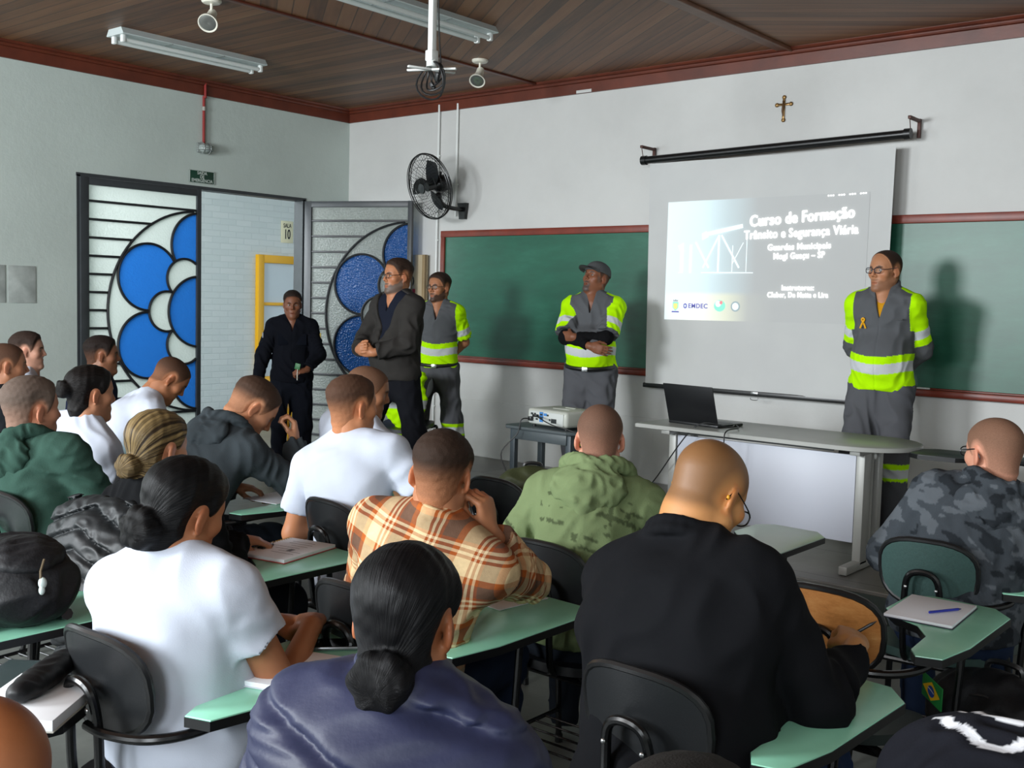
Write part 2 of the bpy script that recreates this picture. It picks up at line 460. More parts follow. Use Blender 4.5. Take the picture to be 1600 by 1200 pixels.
FC = (1.15, 1.463)
PETALS = [(FC[0] + 0.598 * math.cos(rad(a)), FC[1] + 0.598 * math.sin(rad(a)), 0.292) for a in (90, 150, 210, 270)]
BUDS = [(FC[0] + 0.335 * math.cos(rad(a)), FC[1] + 0.335 * math.sin(rad(a)), 0.178) for a in (118, 180, 242)]
HEART = (FC[0], FC[1], 0.32); RING = (FC[0], FC[1], 0.905)
U0, U1, Z0, Z1 = 0.076, 1.115, 0.16, 2.51
def leaf(root):
    """one leaf in its own plane: u from the hinge along +x, z up, built about y = 0"""
    b = MB()
    for c, d in (((U0 / 2, 0, 1.29), (U0, 0.045, 2.56)), (((U1 + 1.16) / 2, 0, 1.29), (1.16 - U1, 0.045, 2.56)), ((0.595, 0, (Z1 + 2.568) / 2), (1.06, 0.042, 2.568 - Z1)), ((0.595, 0, 0.086), (1.06, 0.042, 0.148))):
        b.box(c, d, 0.004)
    b.build('leaf_frame', M_DARK, root)
    ins = lambda u, z, c: (u - c[0]) ** 2 + (z - c[1]) ** 2 < c[2] ** 2
    n, m = 104, 236
    us = np.linspace(U0, U1, n + 1); zs = np.linspace(Z0, Z1, m + 1)
    cl, bl = MB(), MB()
    def isblue(u, z):
        if ins(u, z, HEART): return True
        if any(ins(u, z, c) for c in BUDS): return False
        return any(ins(u, z, c) for c in PETALS)
    for i in range(n):
        run = None
        for j in range(m + 1):
            k = isblue((us[i] + us[i + 1]) / 2, (zs[j] + zs[j + 1]) / 2) if j < m else None
            if run is None: run = (k, j)
            elif k != run[0]:
                (bl if run[0] else cl).quad((us[i], 0, zs[run[1]]), (us[i + 1], 0, zs[run[1]]), (us[i + 1], 0, zs[j]), (us[i], 0, zs[j])); run = (k, j)
    cl.build('clear_glass', M_CLEAR, root, smooth=False); bl.build('blue_glass', M_BLUE, root, smooth=False)
    b = MB()
    def arc(c, hide):
        pts = []
        N = 96
        def flush():
            if len(pts) > 1:
                for y in (0.012, -0.012): b.tube([(p[0], y, p[1]) for p in pts], 0.0115, 6)
            pts.clear()
        for k in range(N + 1):
            a = 2 * PI * k / N + 0.01; u, z = c[0] + c[2] * math.cos(a), c[1] + c[2] * math.sin(a)
            if U0 < u < U1 and Z0 < z < Z1 and not any(ins(u, z, h) for h in hide): pts.append((u, z))
            else: flush()
        flush()
    arc(HEART, [])
    for c in BUDS: arc(c, [HEART])
    for c in PETALS: arc(c, [HEART] + BUDS)
    arc(RING, [])
    z = 2.378
    while z > Z0:
        dz = z - RING[1]; u1 = U1 if abs(dz) >= RING[2] else RING[0] - math.sqrt(RING[2] ** 2 - dz ** 2)
        if u1 > U0 + 0.02: b.box(((U0 + u1) / 2, 0, z), (u1 - U0, 0.03, 0.020), 0.003)
        z -= 0.152
    b.build('glazing_bars', M_BAR, root)
    h = MB(); h.box((1.135, 0.04, 1.08), (0.03, 0.035, 0.16), 0.006); h.tube(catmull([(1.135, 0.05, 1.12), (1.135, 0.09, 1.12), (1.05, 0.095, 1.12)], 5), 0.009, 8)
    h.build('door_handle', M_BAR, root)
    hg = MB()
    for zz in (0.5, 1.3, 2.3): hg.cyl((-0.004, 0.028, zz - 0.06), (-0.004, 0.028, zz + 0.06), 0.011, 10)
    hg.build('hinge', mat('grey_hinge_steel', '#8b908f', 0.4, 0.6), root)
d1 = struct(empty('door_1', 'closed left leaf of the double door with blue glass petals', None, (WX + 0.005, DY0, 0), rad(90)))
leaf(d1)
d2 = struct(empty('door_2', 'open right leaf of the double door with blue glass petals', None, (WX + 0.03, DY1, 0), math.atan2(0.376, 0.95)))
leaf(d2)
# steel frame of the opening
b = MB(); b.box((WX - 0.06, DY0 - 0.006, DZ / 2), (0.135, 0.03, DZ)); b.box((WX - 0.06, DY1 - 0.002, DZ / 2), (0.135, 0.03, DZ)); b.box((WX - 0.06, (DY0 + DY1) / 2, DZ + 0.002), (0.135, DY1 - DY0 + 0.05, 0.03))
struct(b.build('trim_7', M_DARK))
# yellow framed glass door across the corridor
M_YEL = mat('yellow_gloss_paint', '#d9a106', 0.4)
yd = struct(empty('door_3', 'yellow framed glass door across the corridor', None, (CX + 0.03, 8.35, 0), rad(90)))
b = MB()
for c, d in (((0.04, 0, 1.07), (0.09, 0.07, 2.14)), ((0.80, 0, 1.07), (0.09, 0.07, 2.14)), ((0.42, 0, 2.088), (0.70, 0.066, 0.10)), ((0.42, 0, 1.52), (0.7, 0.05, 0.04)), ((0.42, 0, 0.95), (0.7, 0.05, 0.04)), ((0.42, 0, 0.302), (0.7, 0.05, 0.59))): b.box(c, d, 0.005)
b.build('door_frame', M_YEL, yd)
b = MB(); b.quad((0.08, 0.0, 0.5), (0.76, 0.0, 0.5), (0.76, 0.0, 2.07), (0.08, 0.0, 2.07)); b.build('door_glass', mat('pale_frosted_pane', '#c3cdd0', 0.25, bump=0.2, bscale=30), yd)
# ------------------------------------------------------------------ signed-distance modelling of people and soft things
def V3(*a): return np.array(a, float)
def unit(v): v = np.asarray(v, float); return v / (np.linalg.norm(v) + 1e-12)
def smin(a, b, k):
    if k <= 0: return np.minimum(a, b)
    h = np.maximum(k - np.abs(a - b), 0) / k
    return np.minimum(a, b) - h * h * k * 0.25
def smax(a, b, k): return -smin(-a, -b, k)

class Cone:
    """round cone from a (radius ra) to b (radius rb); flat: optional squash (axis, factor)"""
    def __init__(s, a, b, ra, rb=None, k=0.02, cut=None, squash=None):
        s.a, s.b = np.asarray(a, float), np.asarray(b, float); s.ra, s.rb = ra, ra if rb is None else rb
        s.k, s.cut, s.squash = k, cut, squash
        s.c = (s.a + s.b) / 2; s.R = np.linalg.norm(s.b - s.a) / 2 + max(s.ra, s.rb)
    def t(s, P):
        ba = s.b - s.a; return np.clip(((P - s.a) @ ba) / (ba @ ba + 1e-12), 0, 1)
    def d(s, P):
        ba = s.b - s.a; t = np.clip(((P - s.a) @ ba) / (ba @ ba + 1e-12), 0, 1)
        q = P - s.a - t[:, None] * ba
        if s.squash is not None:
            ax, f = s.squash; c = q @ ax; q = q + np.outer(c * (f - 1), ax)
        d = np.sqrt((q * q).sum(1)) - (s.ra + (s.rb - s.ra) * t)
        if s.cut is not None:
            p, n = s.cut; d = np.maximum(d, (P - p) @ n)
        return d
class Ell:
    def __init__(s, c, r, M=None, k=0.03):
        s.c = np.asarray(c, float); s.r = np.asarray(r, float); s.M = np.eye(3) if M is None else np.asarray(M, float)   # columns = axes
        s.k = k; s.R = s.r.max()
    def d(s, P):
        q = (P - s.c) @ s.M
        k0 = np.sqrt(((q / s.r) ** 2).sum(1)); k1 = np.sqrt(((q / s.r ** 2) ** 2).sum(1))
        return k0 * (k0 - 1.0) / (k1 + 1e-9)
def union(prims, P, far=0.12, m=0.07):
    D = np.full(len(P), far)
    for p in prims:
        q = P - p.c
        w = np.nonzero((q * q).sum(1) < (p.R + m) ** 2)[0]
        if len(w): D[w] = smin(D[w], p.d(P[w]), p.k)
    return D

_rng = np.random.default_rng(5)
_WK = _rng.normal(size=(24, 3)); _WK /= np.linalg.norm(_WK, axis=1)[:, None]
_WP = _rng.uniform(0, 6.28, 24)
def wav(P, wl, seed=0, n=6):
    """smooth band-limited noise, about -1..1"""
    o = np.zeros(len(P))
    for i in range(n):
        j = (i + seed * 5) % 24
        f = 2 * PI / (wl * (0.7 + 0.6 * ((i * 7 + seed) % 5) / 4))
        o += np.sin(P @ _WK[j] * f + _WP[j] + seed * 1.7)
    return o / n * 1.6
def folds(P, wl, seed=0, dirn=None):
    """sharpened cloth folds"""
    Q = P + 0.25 * wl * np.stack([wav(P, wl * 2.2, seed + 1, 3), wav(P, wl * 2.2, seed + 2, 3), wav(P, wl * 2.2, seed + 3, 3)], 1)
    w = wav(Q, wl, seed, 3); return 1 - 1.7 * np.sqrt(w * w + 0.03)

def surface(f, lo, hi, h):
    """mesh of f = 0 by sparse surface nets"""
    lo = np.asarray(lo, float); hi = np.asarray(hi, float); B = 6
    nb = np.ceil((hi - lo) / (h * B)).astype(int) + 1
    n = nb * B + 1
    # coarse pass
    gx, gy, gz = [lo[i] + (np.arange(nb[i]) + 0.5) * B * h for i in range(3)]
    C = np.stack(np.meshgrid(gx, gy, gz, indexing='ij'), -1).reshape(-1, 3)
    dc = f(C).reshape(nb)
    near = np.abs(dc) < B * h * 0.866 * 1.35 + 0.006
    D = np.repeat(np.repeat(np.repeat(np.where(dc < 0, -1.0, 1.0).astype(np.float32), B, 0), B, 1), B, 2)
    D = np.pad(D, ((0, 1),) * 3, mode='edge')
    I = np.argwhere(near)
    if not len(I): return None
    o = np.stack(np.meshgrid(*[np.arange(B + 1)] * 3, indexing='ij'), -1).reshape(-1, 3)
    G = (I[:, None, :] * B + o[None]).reshape(-1, 3)
    key = np.unique((G[:, 0] * n[1] + G[:, 1]) * n[2] + G[:, 2])
    gz_ = key % n[2]; gy_ = (key // n[2]) % n[1]; gx_ = key // (n[2] * n[1])
    P = lo + np.stack([gx_, gy_, gz_], 1) * h
    vals = np.empty(len(P), np.float32)
    for i in range(0, len(P), 300000): vals[i:i + 300000] = f(P[i:i + 300000])
    D[gx_, gy_, gz_] = vals
    S = D < 0
    a = [S[:-1, :-1, :-1], S[1:, :-1, :-1], S[:-1, 1:, :-1], S[1:, 1:, :-1], S[:-1, :-1, 1:], S[1:, :-1, 1:], S[:-1, 1:, 1:], S[1:, 1:, 1:]]
    al = a[0].copy(); an = a[0].copy()
    for x in a[1:]: al &= x; an |= x
    cells = np.argwhere(an & ~al)
    if not len(cells): return None
    corner = [(i & 1, (i >> 1) & 1, (i >> 2) & 1) for i in range(8)]
    dv = np.stack([D[cells[:, 0] + c[0], cells[:, 1] + c[1], cells[:, 2] + c[2]] for c in corner], 1)
    acc = np.zeros((len(cells), 3)); cnt = np.zeros(len(cells))
    for i in range(8):
        for ax in range(3):
            j = i | (1 << ax)
            if j == i: continue
            di, dj = dv[:, i], dv[:, j]; w = (di < 0) != (dj < 0)
            t = np.where(w, di / np.where(w, di - dj, 1), 0)
            p = np.tile(np.array(corner[i], float), (len(cells), 1)); p[:, ax] += t
            acc += p * w[:, None]; cnt += w
    verts = lo + (cells + acc / cnt[:, None]) * h
    idx = -np.ones(np.array(S.shape) - 1, np.int64); idx[cells[:, 0], cells[:, 1], cells[:, 2]] = np.arange(len(cells))
    quads = []
    for ax in range(3):
        u, w = (ax + 1) % 3, (ax + 2) % 3
        s0 = [slice(None)] * 3; s1 = [slice(None)] * 3; s0[ax] = slice(0, -1); s1[ax] = slice(1, None)
        A, Bv = S[tuple(s0)], S[tuple(s1)]
        E = np.argwhere(A != Bv)
        ok = (E[:, u] > 0) & (E[:, w] > 0) & (E[:, u] < S.shape[u] - 1) & (E[:, w] < S.shape[w] - 1); E = E[ok]
        fl = A[E[:, 0], E[:, 1], E[:, 2]]
        q = []
        for du, dw in ((0, 0), (1, 0), (1, 1), (0, 1)):
            e = E.copy(); e[:, u] -= 1 - du; e[:, w] -= 1 - dw; q.append(idx[e[:, 0], e[:, 1], e[:, 2]])
        q = np.stack(q, 1); q[~fl] = q[~fl][:, ::-1]
        quads.append(q[(q >= 0).all(1)])
    return verts, np.concatenate(quads)

def sdf_object(name, f, lo, hi, h, m, parent, color=None, uv=None, keep=None):
    r = surface(f, lo, hi, h)
    if r is None: return None
    v, q = r
    # one light relaxation of the net
    s = np.zeros_like(v); c = np.zeros(len(v))
    for i in range(4):
        np.add.at(s, q[:, i], v[q[:, (i + 1) % 4]]); np.add.at(s, q[:, i], v[q[:, (i - 1) % 4]]); np.add.at(c, q[:, i], 2)
    v = v * 0.5 + 0.5 * s / np.maximum(c, 1)[:, None]
    if keep is not None:
        kv = keep(v); kf = kv[q].any(1); q = q[kf]
        us, inv = np.unique(q, return_inverse=True); v = v[us]; q = inv.reshape(q.shape)
    me = bpy.data.meshes.new(name)
    me.vertices.add(len(v)); me.vertices.foreach_set('co', v.astype(np.float32).ravel())
    me.loops.add(q.size); me.loops.foreach_set('vertex_index', q.astype(np.int32).ravel())
    me.polygons.add(len(q)); me.polygons.foreach_set('loop_start', np.arange(0, q.size, 4, dtype=np.int32))
    try: me.polygons.foreach_set('loop_total', np.full(len(q), 4, np.int32))
    except Exception: pass
    me.update(calc_edges=True)
    o = link_mesh(name, me, m, parent)
    if color is not None:
        c = color(v) if callable(color) else np.tile(np.array(rgb(color)), (len(v), 1))
        at = me.color_attributes.new('col', 'FLOAT_COLOR', 'POINT')
        at.data.foreach_set('color', np.concatenate([c, np.ones((len(v), 1))], 1).astype(np.float32).ravel())
    if uv is not None:
        at = me.attributes.new('uvw', 'FLOAT_VECTOR', 'POINT'); at.data.foreach_set('vector', uv(v).astype(np.float32).ravel())
    return o

def mixc(a, b, t): return a * (1 - t[:, None]) + b * t[:, None]
def sstep(x, a, b):
    t = np.clip((x - a) / (b - a), 0, 1); return t * t * (3 - 2 * t)
def RZ(a): c, s = math.cos(a), math.sin(a); return np.array([[c, -s, 0], [s, c, 0], [0, 0, 1.0]])
def RX_(a): c, s = math.cos(a), math.sin(a); return np.array([[1.0, 0, 0], [0, c, -s], [0, s, c]])
def RY_(a): c, s = math.cos(a), math.sin(a); return np.array([[c, 0, s], [0, 1.0, 0], [-s, 0, c]])

# ------------------------------------------------------------------ head (x right, y forward, z up; origin between the ears)
def head_prims(jaw=1.0, fat=0.0, chin=1.0, nose=1.0):
    P = [Ell((0, -0.016, 0.045), (0.0755, 0.098, 0.083), k=0.03),
         Ell((0, 0.022, 0.035), (0.066, 0.072, 0.075), k=0.03),
         Ell((0, 0.035, -0.035), (0.058 + fat * 0.8, 0.055, 0.066), k=0.03)]
    for s in (-1, 1):
        P += [Cone((s * (0.054 + fat) * jaw, 0.0, -0.052), (s * 0.016, 0.076, -0.098), 0.019 + fat, 0.016, k=0.025),
              Ell((s * 0.045, 0.058, -0.012), (0.022 + fat, 0.022, 0.022), k=0.025),
              Cone((s * 0.012, 0.087, 0.033), (s * 0.045, 0.066, 0.032), 0.010, 0.009, k=0.015)]
    P += [Cone((0, 0.083, -0.098), (0, 0.083, -0.102), 0.016 * chin, k=0.02),
          Cone((0, 0.090, 0.022), (0, 0.104 + 0.006 * nose, -0.016), 0.0085, 0.0105 * nose, k=0.010),
          Ell((0, 0.0845, -0.060), (0.024, 0.012, 0.007), k=0.008), Ell((0, 0.083, -0.071), (0.021, 0.012, 0.008), k=0.008),
          Ell((0, 0.070, -0.058), (0.034, 0.022, 0.026), k=0.02)]
    for s in (-1, 1): P.append(Ell((s * 0.0115 * nose, 0.097, -0.024), (0.009, 0.010, 0.008), k=0.007))
    if fat: P.append(Ell((0, 0.035, -0.098), (0.045, 0.05, 0.022 + fat), k=0.03))
    return P
EARS = []
for s in (-1, 1):
    M = RZ(s * rad(22)) @ RX_(rad(-12))
    EARS.append((s, M))
def ear_d(P):
    D = np.full(len(P), 0.1)
    for s, M in EARS:
        c = V3(s * 0.0795, -0.010, 0.0)
        w = np.nonzero(((P - c) ** 2).sum(1) < 0.06 ** 2)[0]
        if len(w):
            e = Ell(c, (0.008, 0.0185, 0.032), M).d(P[w])
            inn = Ell(c + V3(s * 0.0105, 0.003, 0.003), (0.006, 0.0115, 0.021), M).d(P[w])
            lob = Ell(c + V3(-s * 0.003, 0.005, -0.026), (0.007, 0.009, 0.010)).d(P[w])
            D[w] = smin(smax(e, -inn, 0.004), lob, 0.006)
    return D
def head_d(P, prims):
    d = union(prims, P)
    for s in (-1, 1):
        c = V3(s * 0.0315, 0.0935, 0.011)
        w = np.nonzero(((P - c) ** 2).sum(1) < 0.05 ** 2)[0]
        if len(w): d[w] = smax(d[w], -Ell(c, (0.019, 0.0165, 0.0125)).d(P[w]), 0.012)
    w = np.nonzero((np.abs(P[:, 0]) < 0.05) & (np.abs(P[:, 2] + 0.0655) < 0.02) & (P[:, 1] > 0.05))[0]
    if len(w): d[w] = smax(d[w], -Cone((-0.019, 0.094, -0.0655), (0.019, 0.094, -0.0655), 0.0022).d(P[w]), 0.004)
    for s in (-1, 1):     # eyeball behind the lids
        c = V3(s * 0.0315, 0.0745, 0.0105)
        w = np.nonzero(((P - c) ** 2).sum(1) < 0.03 ** 2)[0]
        if len(w): d[w] = smin(d[w], np.sqrt(((P[w] - c) ** 2).sum(1)) - 0.0122, 0.003)
    return smin(d, ear_d(P), 0.006)
def face_color(Q, skin, beard=None, brow='#1c1512', lips=0.35, eyes_open=1.0):
    """albedo of the head from head-space points"""
    n = len(Q); c = np.tile(np.array(skin), (n, 1)); x, y, z = Q[:, 0], Q[:, 1], Q[:, 2]; ax = np.abs(x)
    red = np.array(skin) * np.array([1.06, 0.80, 0.74])
    t = np.exp(-(((ax - 0.045) / 0.02) ** 2 + ((z + 0.02) / 0.022) ** 2)) * (y > 0.03) * 0.4
    t = np.maximum(t, np.exp(-((x / 0.014) ** 2 + ((z + 0.018) / 0.014) ** 2)) * (y > 0.09) * 0.4)
    t = np.maximum(t, (ax > 0.076) * 0.55 * (np.abs(z) < 0.04))
    c = mixc(c, red, t)
    lp = sstep(1 - np.sqrt((x / 0.025) ** 2 + ((z + 0.0655) / 0.0115) ** 2), -0.1, 0.25) * (y > 0.075)
    c = mixc(c, np.array(skin) * np.array([0.85, 0.55, 0.52]), lp * (0.4 + lips))
    ml = np.exp(-((z + 0.0655) / 0.0022) ** 2) * (ax < 0.023) * (y > 0.07)
    c = mixc(c, np.array(skin) * 0.25, ml * 0.8)
    br = sstep(1 - np.sqrt(((ax - 0.031) / 0.021) ** 2 + ((z - 0.0335 + 0.25 * np.abs(ax - 0.031)) / 0.0062) ** 2), -0.05, 0.3) * (y > 0.05)
    c = mixc(c, np.array(rgb(brow)), br * 0.85)
    if beard:
        bc, region = beard
        zl = np.interp(y, [-0.01, 0.015, 0.04, 0.062, 0.085], [0.004, -0.012, -0.036, -0.047, -0.050])
        m = sstep(zl - z + 0.003 * np.sin(x * 300) , -0.002, 0.012) * sstep(y, -0.006, 0.008) * sstep(z, -0.126 + 0.3 * (0.08 - y), -0.112 + 0.3 * (0.08 - y))
        if region == 'full': w = m * (1 - lp) * sstep(ax + 0.6 * (-z - 0.03), 0.012, 0.03)
        elif region == 'goatee': w = m * (1 - lp) * (sstep(0.040 - ax, 0, 0.012)) * sstep(-z, 0.045, 0.055)
        else: w = m * (1 - lp) * 0.45
        mo = sstep(1 - np.sqrt((x / 0.030) ** 2 + ((z + 0.047) / 0.009) ** 2), -0.1, 0.3) * (y > 0.06)
        w = np.maximum(w, mo * (0.9 if region != 'shade' else 0.4)); c = mixc(c, np.array(rgb(bc)), w * 0.88)
    # eyes: lid line, white, iris
    ez = (z - 0.0105) / (0.0048 * eyes_open); ex = (ax - 0.0315) / 0.0125
    al = sstep(1 - np.sqrt(ex ** 2 + ez ** 2), -0.02, 0.2) * (y > 0.07)
    lid = sstep(1 - np.sqrt((ex / 1.25) ** 2 + (ez / 1.8) ** 2), -0.1, 0.3) * (y > 0.065)
    c = mixc(c, np.array(skin) * 0.22, lid * 0.75); c = mixc(c, np.array([0.36, 0.34, 0.32]), al)
    ir = sstep(1 - np.sqrt(((ax - 0.0315) / 0.0056) ** 2 + ((z - 0.0105) / 0.0056) ** 2), -0.1, 0.2) * al
    c = mixc(c, np.array([0.02, 0.012, 0.008]), ir)
    return c

# hairlines: height above which hair grows, as a function of the distance forward
_HY = np.array([-0.13, -0.09, -0.06, -0.035, -0.020, -0.005, 0.012, 0.022, 0.036, 0.055, 0.066, 0.085, 0.12])
_HZ = {'short': np.array([-0.072, -0.068, -0.056, -0.042, 0.0, 0.032, 0.018, -0.005, 0.012, 0.050, 0.072, 0.083, 0.086]),
       'balding': np.array([-0.062, -0.058, -0.048, -0.040, 0.0, 0.032, 0.018, -0.005, 0.030, 0.085, 0.125, 0.15, 0.16]),
       'long': np.array([-0.098, -0.096, -0.085, -0.058, 0.0, 0.030, 0.016, 0.010, 0.020, 0.048, 0.070, 0.083, 0.088])}
def hairness(Q, kind):
    zl = np.interp(Q[:, 1], _HY, _HZ[kind])
    # ears stay clear of hair
    e = (1 - np.sqrt(((Q[:, 1] + 0.012) / 0.024) ** 2 + ((Q[:, 2] + 0.002) / 0.037) ** 2)) * 0.03
    h = Q[:, 2] - zl
    return np.where(np.abs(Q[:, 0]) > 0.045, np.minimum(h, -(e) * 0.8 - 0.002), h)

# ------------------------------------------------------------------ hands
def hand_prims(w, F, N, side, curl=0.5, s=1.0, thumb=0.5, spread=0.25, curls=None):
    """wrist w, F along the palm to the fingers, N out of the palm, side +1 right / -1 left"""
    F = unit(F); N = unit(N - F * (np.asarray(N) @ F)); T = np.cross(F, N) * side   # towards the thumb
    T = -T if False else T
    out = []
    palm = w + F * 0.048 * s
    M = np.stack([T, F, N], 1)
    out.append(Ell(palm, (0.041 * s, 0.050 * s, 0.0165 * s), M, k=0.012))
    out.append(Cone(w - F * 0.01, w + F * 0.03 * s, 0.024 * s, 0.027 * s, k=0.015, squash=(N, 1.3)))
    L = [(0.040, 0.026, 0.021), (0.044, 0.029, 0.022), (0.041, 0.027, 0.021), (0.032, 0.021, 0.018)]
    for i in range(4):
        off = (1.5 - i) * 0.0195 * s
        a = w + F * (0.088 - 0.006 * (i == 3) - 0.003 * (i == 0)) * s + T * off + N * 0.002
        cu = curl if curls is None else curls[i]
        d0 = unit(F + T * (1.5 - i) * spread * 0.16)
        ang = 0.0; r = 0.0092 * s * (0.86 if i == 3 else 1)
        pts = [a]
        for j, l in enumerate(L[i]):
            ang += cu * rad((62, 88, 58)[j])
            pts.append(pts[-1] + (d0 * math.cos(ang) + N * math.sin(ang)) * l * s)
        out.append(Cone(w + F * 0.045 * s + T * off * 0.8, a, 0.010 * s, r * 1.08, k=0.010))
        for j in range(3): out.append(Cone(pts[j], pts[j + 1], r * (1.05 - 0.1 * j), r * (0.95 - 0.1 * j), k=0.0035))
    tb = w + F * 0.022 * s + T * 0.026 * s + N * 0.006
    d1 = unit(F * 0.75 + T * (0.85 - 0.5 * thumb) + N * (0.25 + 0.55 * thumb))
    d2 = unit(F * 0.9 + T * (0.4 - 0.75 * thumb) + N * (0.25 + 0.5 * thumb))
    p1 = tb + d1 * 0.040 * s; p2 = p1 + d2 * 0.030 * s; p3 = p2 + unit(d2 - T * 0.2) * 0.024 * s
    out += [Cone(tb, p1, 0.015 * s, 0.0115 * s, k=0.014), Cone(p1, p2, 0.0112 * s, 0.0098 * s, k=0.004), Cone(p2, p3, 0.0098 * s, 0.0078 * s, k=0.004)]
    return out
# ------------------------------------------------------------------ people
M_SKIN = attr_mat('skin', 0.5, 0.08, 30, 0.12, 260, 0.001, spec=0.35)
M_CLOTH = attr_mat('cotton_cloth', 0.9, 0.05, 9, 0.35, 320, 0.0012, spec=0.12, crease=0.10)
M_KNIT = attr_mat('fleece_cloth', 0.95, 0.10, 14, 0.5, 220, 0.002, spec=0.1, crease=0.10)
M_NYLON = attr_mat('nylon_cloth', 0.5, 0.04, 10, 0.3, 70, 0.002, spec=0.3)
M_HAIR = attr_mat('cropped_hair', 0.75, 0.30, 260, 0.7, 420, 0.002, spec=0.2)
M_PLAINATTR = attr_mat('plain_goods', 0.5, 0.05, 20, 0.0, 1)
def strand_mat(name='long_hair', streak=None):
    t = NT(name); a = t.n('ShaderNodeAttribute'); a.attribute_name = 'col'
    v = t.mapping(attr='uvw'); n = t.noise(v, 1.0, 5, 0.65)
    f = t.math('MULTIPLY_ADD', n, 1.3); f.node.inputs[2].default_value = 0.35
    x = t.n('ShaderNodeVectorMath'); x.operation = 'SCALE'; t.l(a.outputs['Color'], x.inputs[0]); t.l(f, x.inputs['Scale'])
    base = x.outputs[0]
    if streak:
        n2 = t.noise(t.mapping(attr='uvw', scale=(0.35, 0.12, 0.3)), 1.0, 4, 0.6); base = t.mix(t.ramp(n2, [(0.42, (0, 0, 0)), (0.62, (1, 1, 1))]), base, streak)
    t.color(base); t.b.inputs['Roughness'].default_value = 0.48; t.b.inputs['Specular IOR Level'].default_value = 0.16
    t.bump(n, 0.9, 0.004); return t.m
M_STRAND = strand_mat(); M_BLOND = strand_mat('streaked_blond_hair', '#86714c')
M_BLACKPL = mat('black_plastic', '#141516', 0.35)
M_LENS = None
def lens_mat():
    t = NT('spectacle_lens'); g = t.n('ShaderNodeBsdfGlossy'); g.inputs['Roughness'].default_value = 0.03
    tp = t.n('ShaderNodeBsdfTransparent'); mx = t.n('ShaderNodeMixShader'); mx.inputs[0].default_value = 0.10
    t.l(tp.outputs[0], mx.inputs[1]); t.l(g.outputs[0], mx.inputs[2]); t.l(mx.outputs[0], t.t.nodes['Material Output'].inputs['Surface']); return t.m
M_LENS = lens_mat()

def ik(S, W, l1, l2, pole):
    S, W = np.asarray(S, float), np.asarray(W, float); d = W - S; L = np.linalg.norm(d)
    if L > (l1 + l2) * 0.995: W = S + d / L * (l1 + l2) * 0.995; d = W - S; L = np.linalg.norm(d)
    if L < abs(l1 - l2) + 0.03: L = abs(l1 - l2) + 0.03; d = unit(d) * L; W = S + d
    a = (l1 * l1 - l2 * l2 + L * L) / (2 * L); h = math.sqrt(max(l1 * l1 - a * a, 1e-6))
    u = d / L; p = np.asarray(pole, float); p = unit(p - u * (p @ u))
    return S + u * a + p * h, W

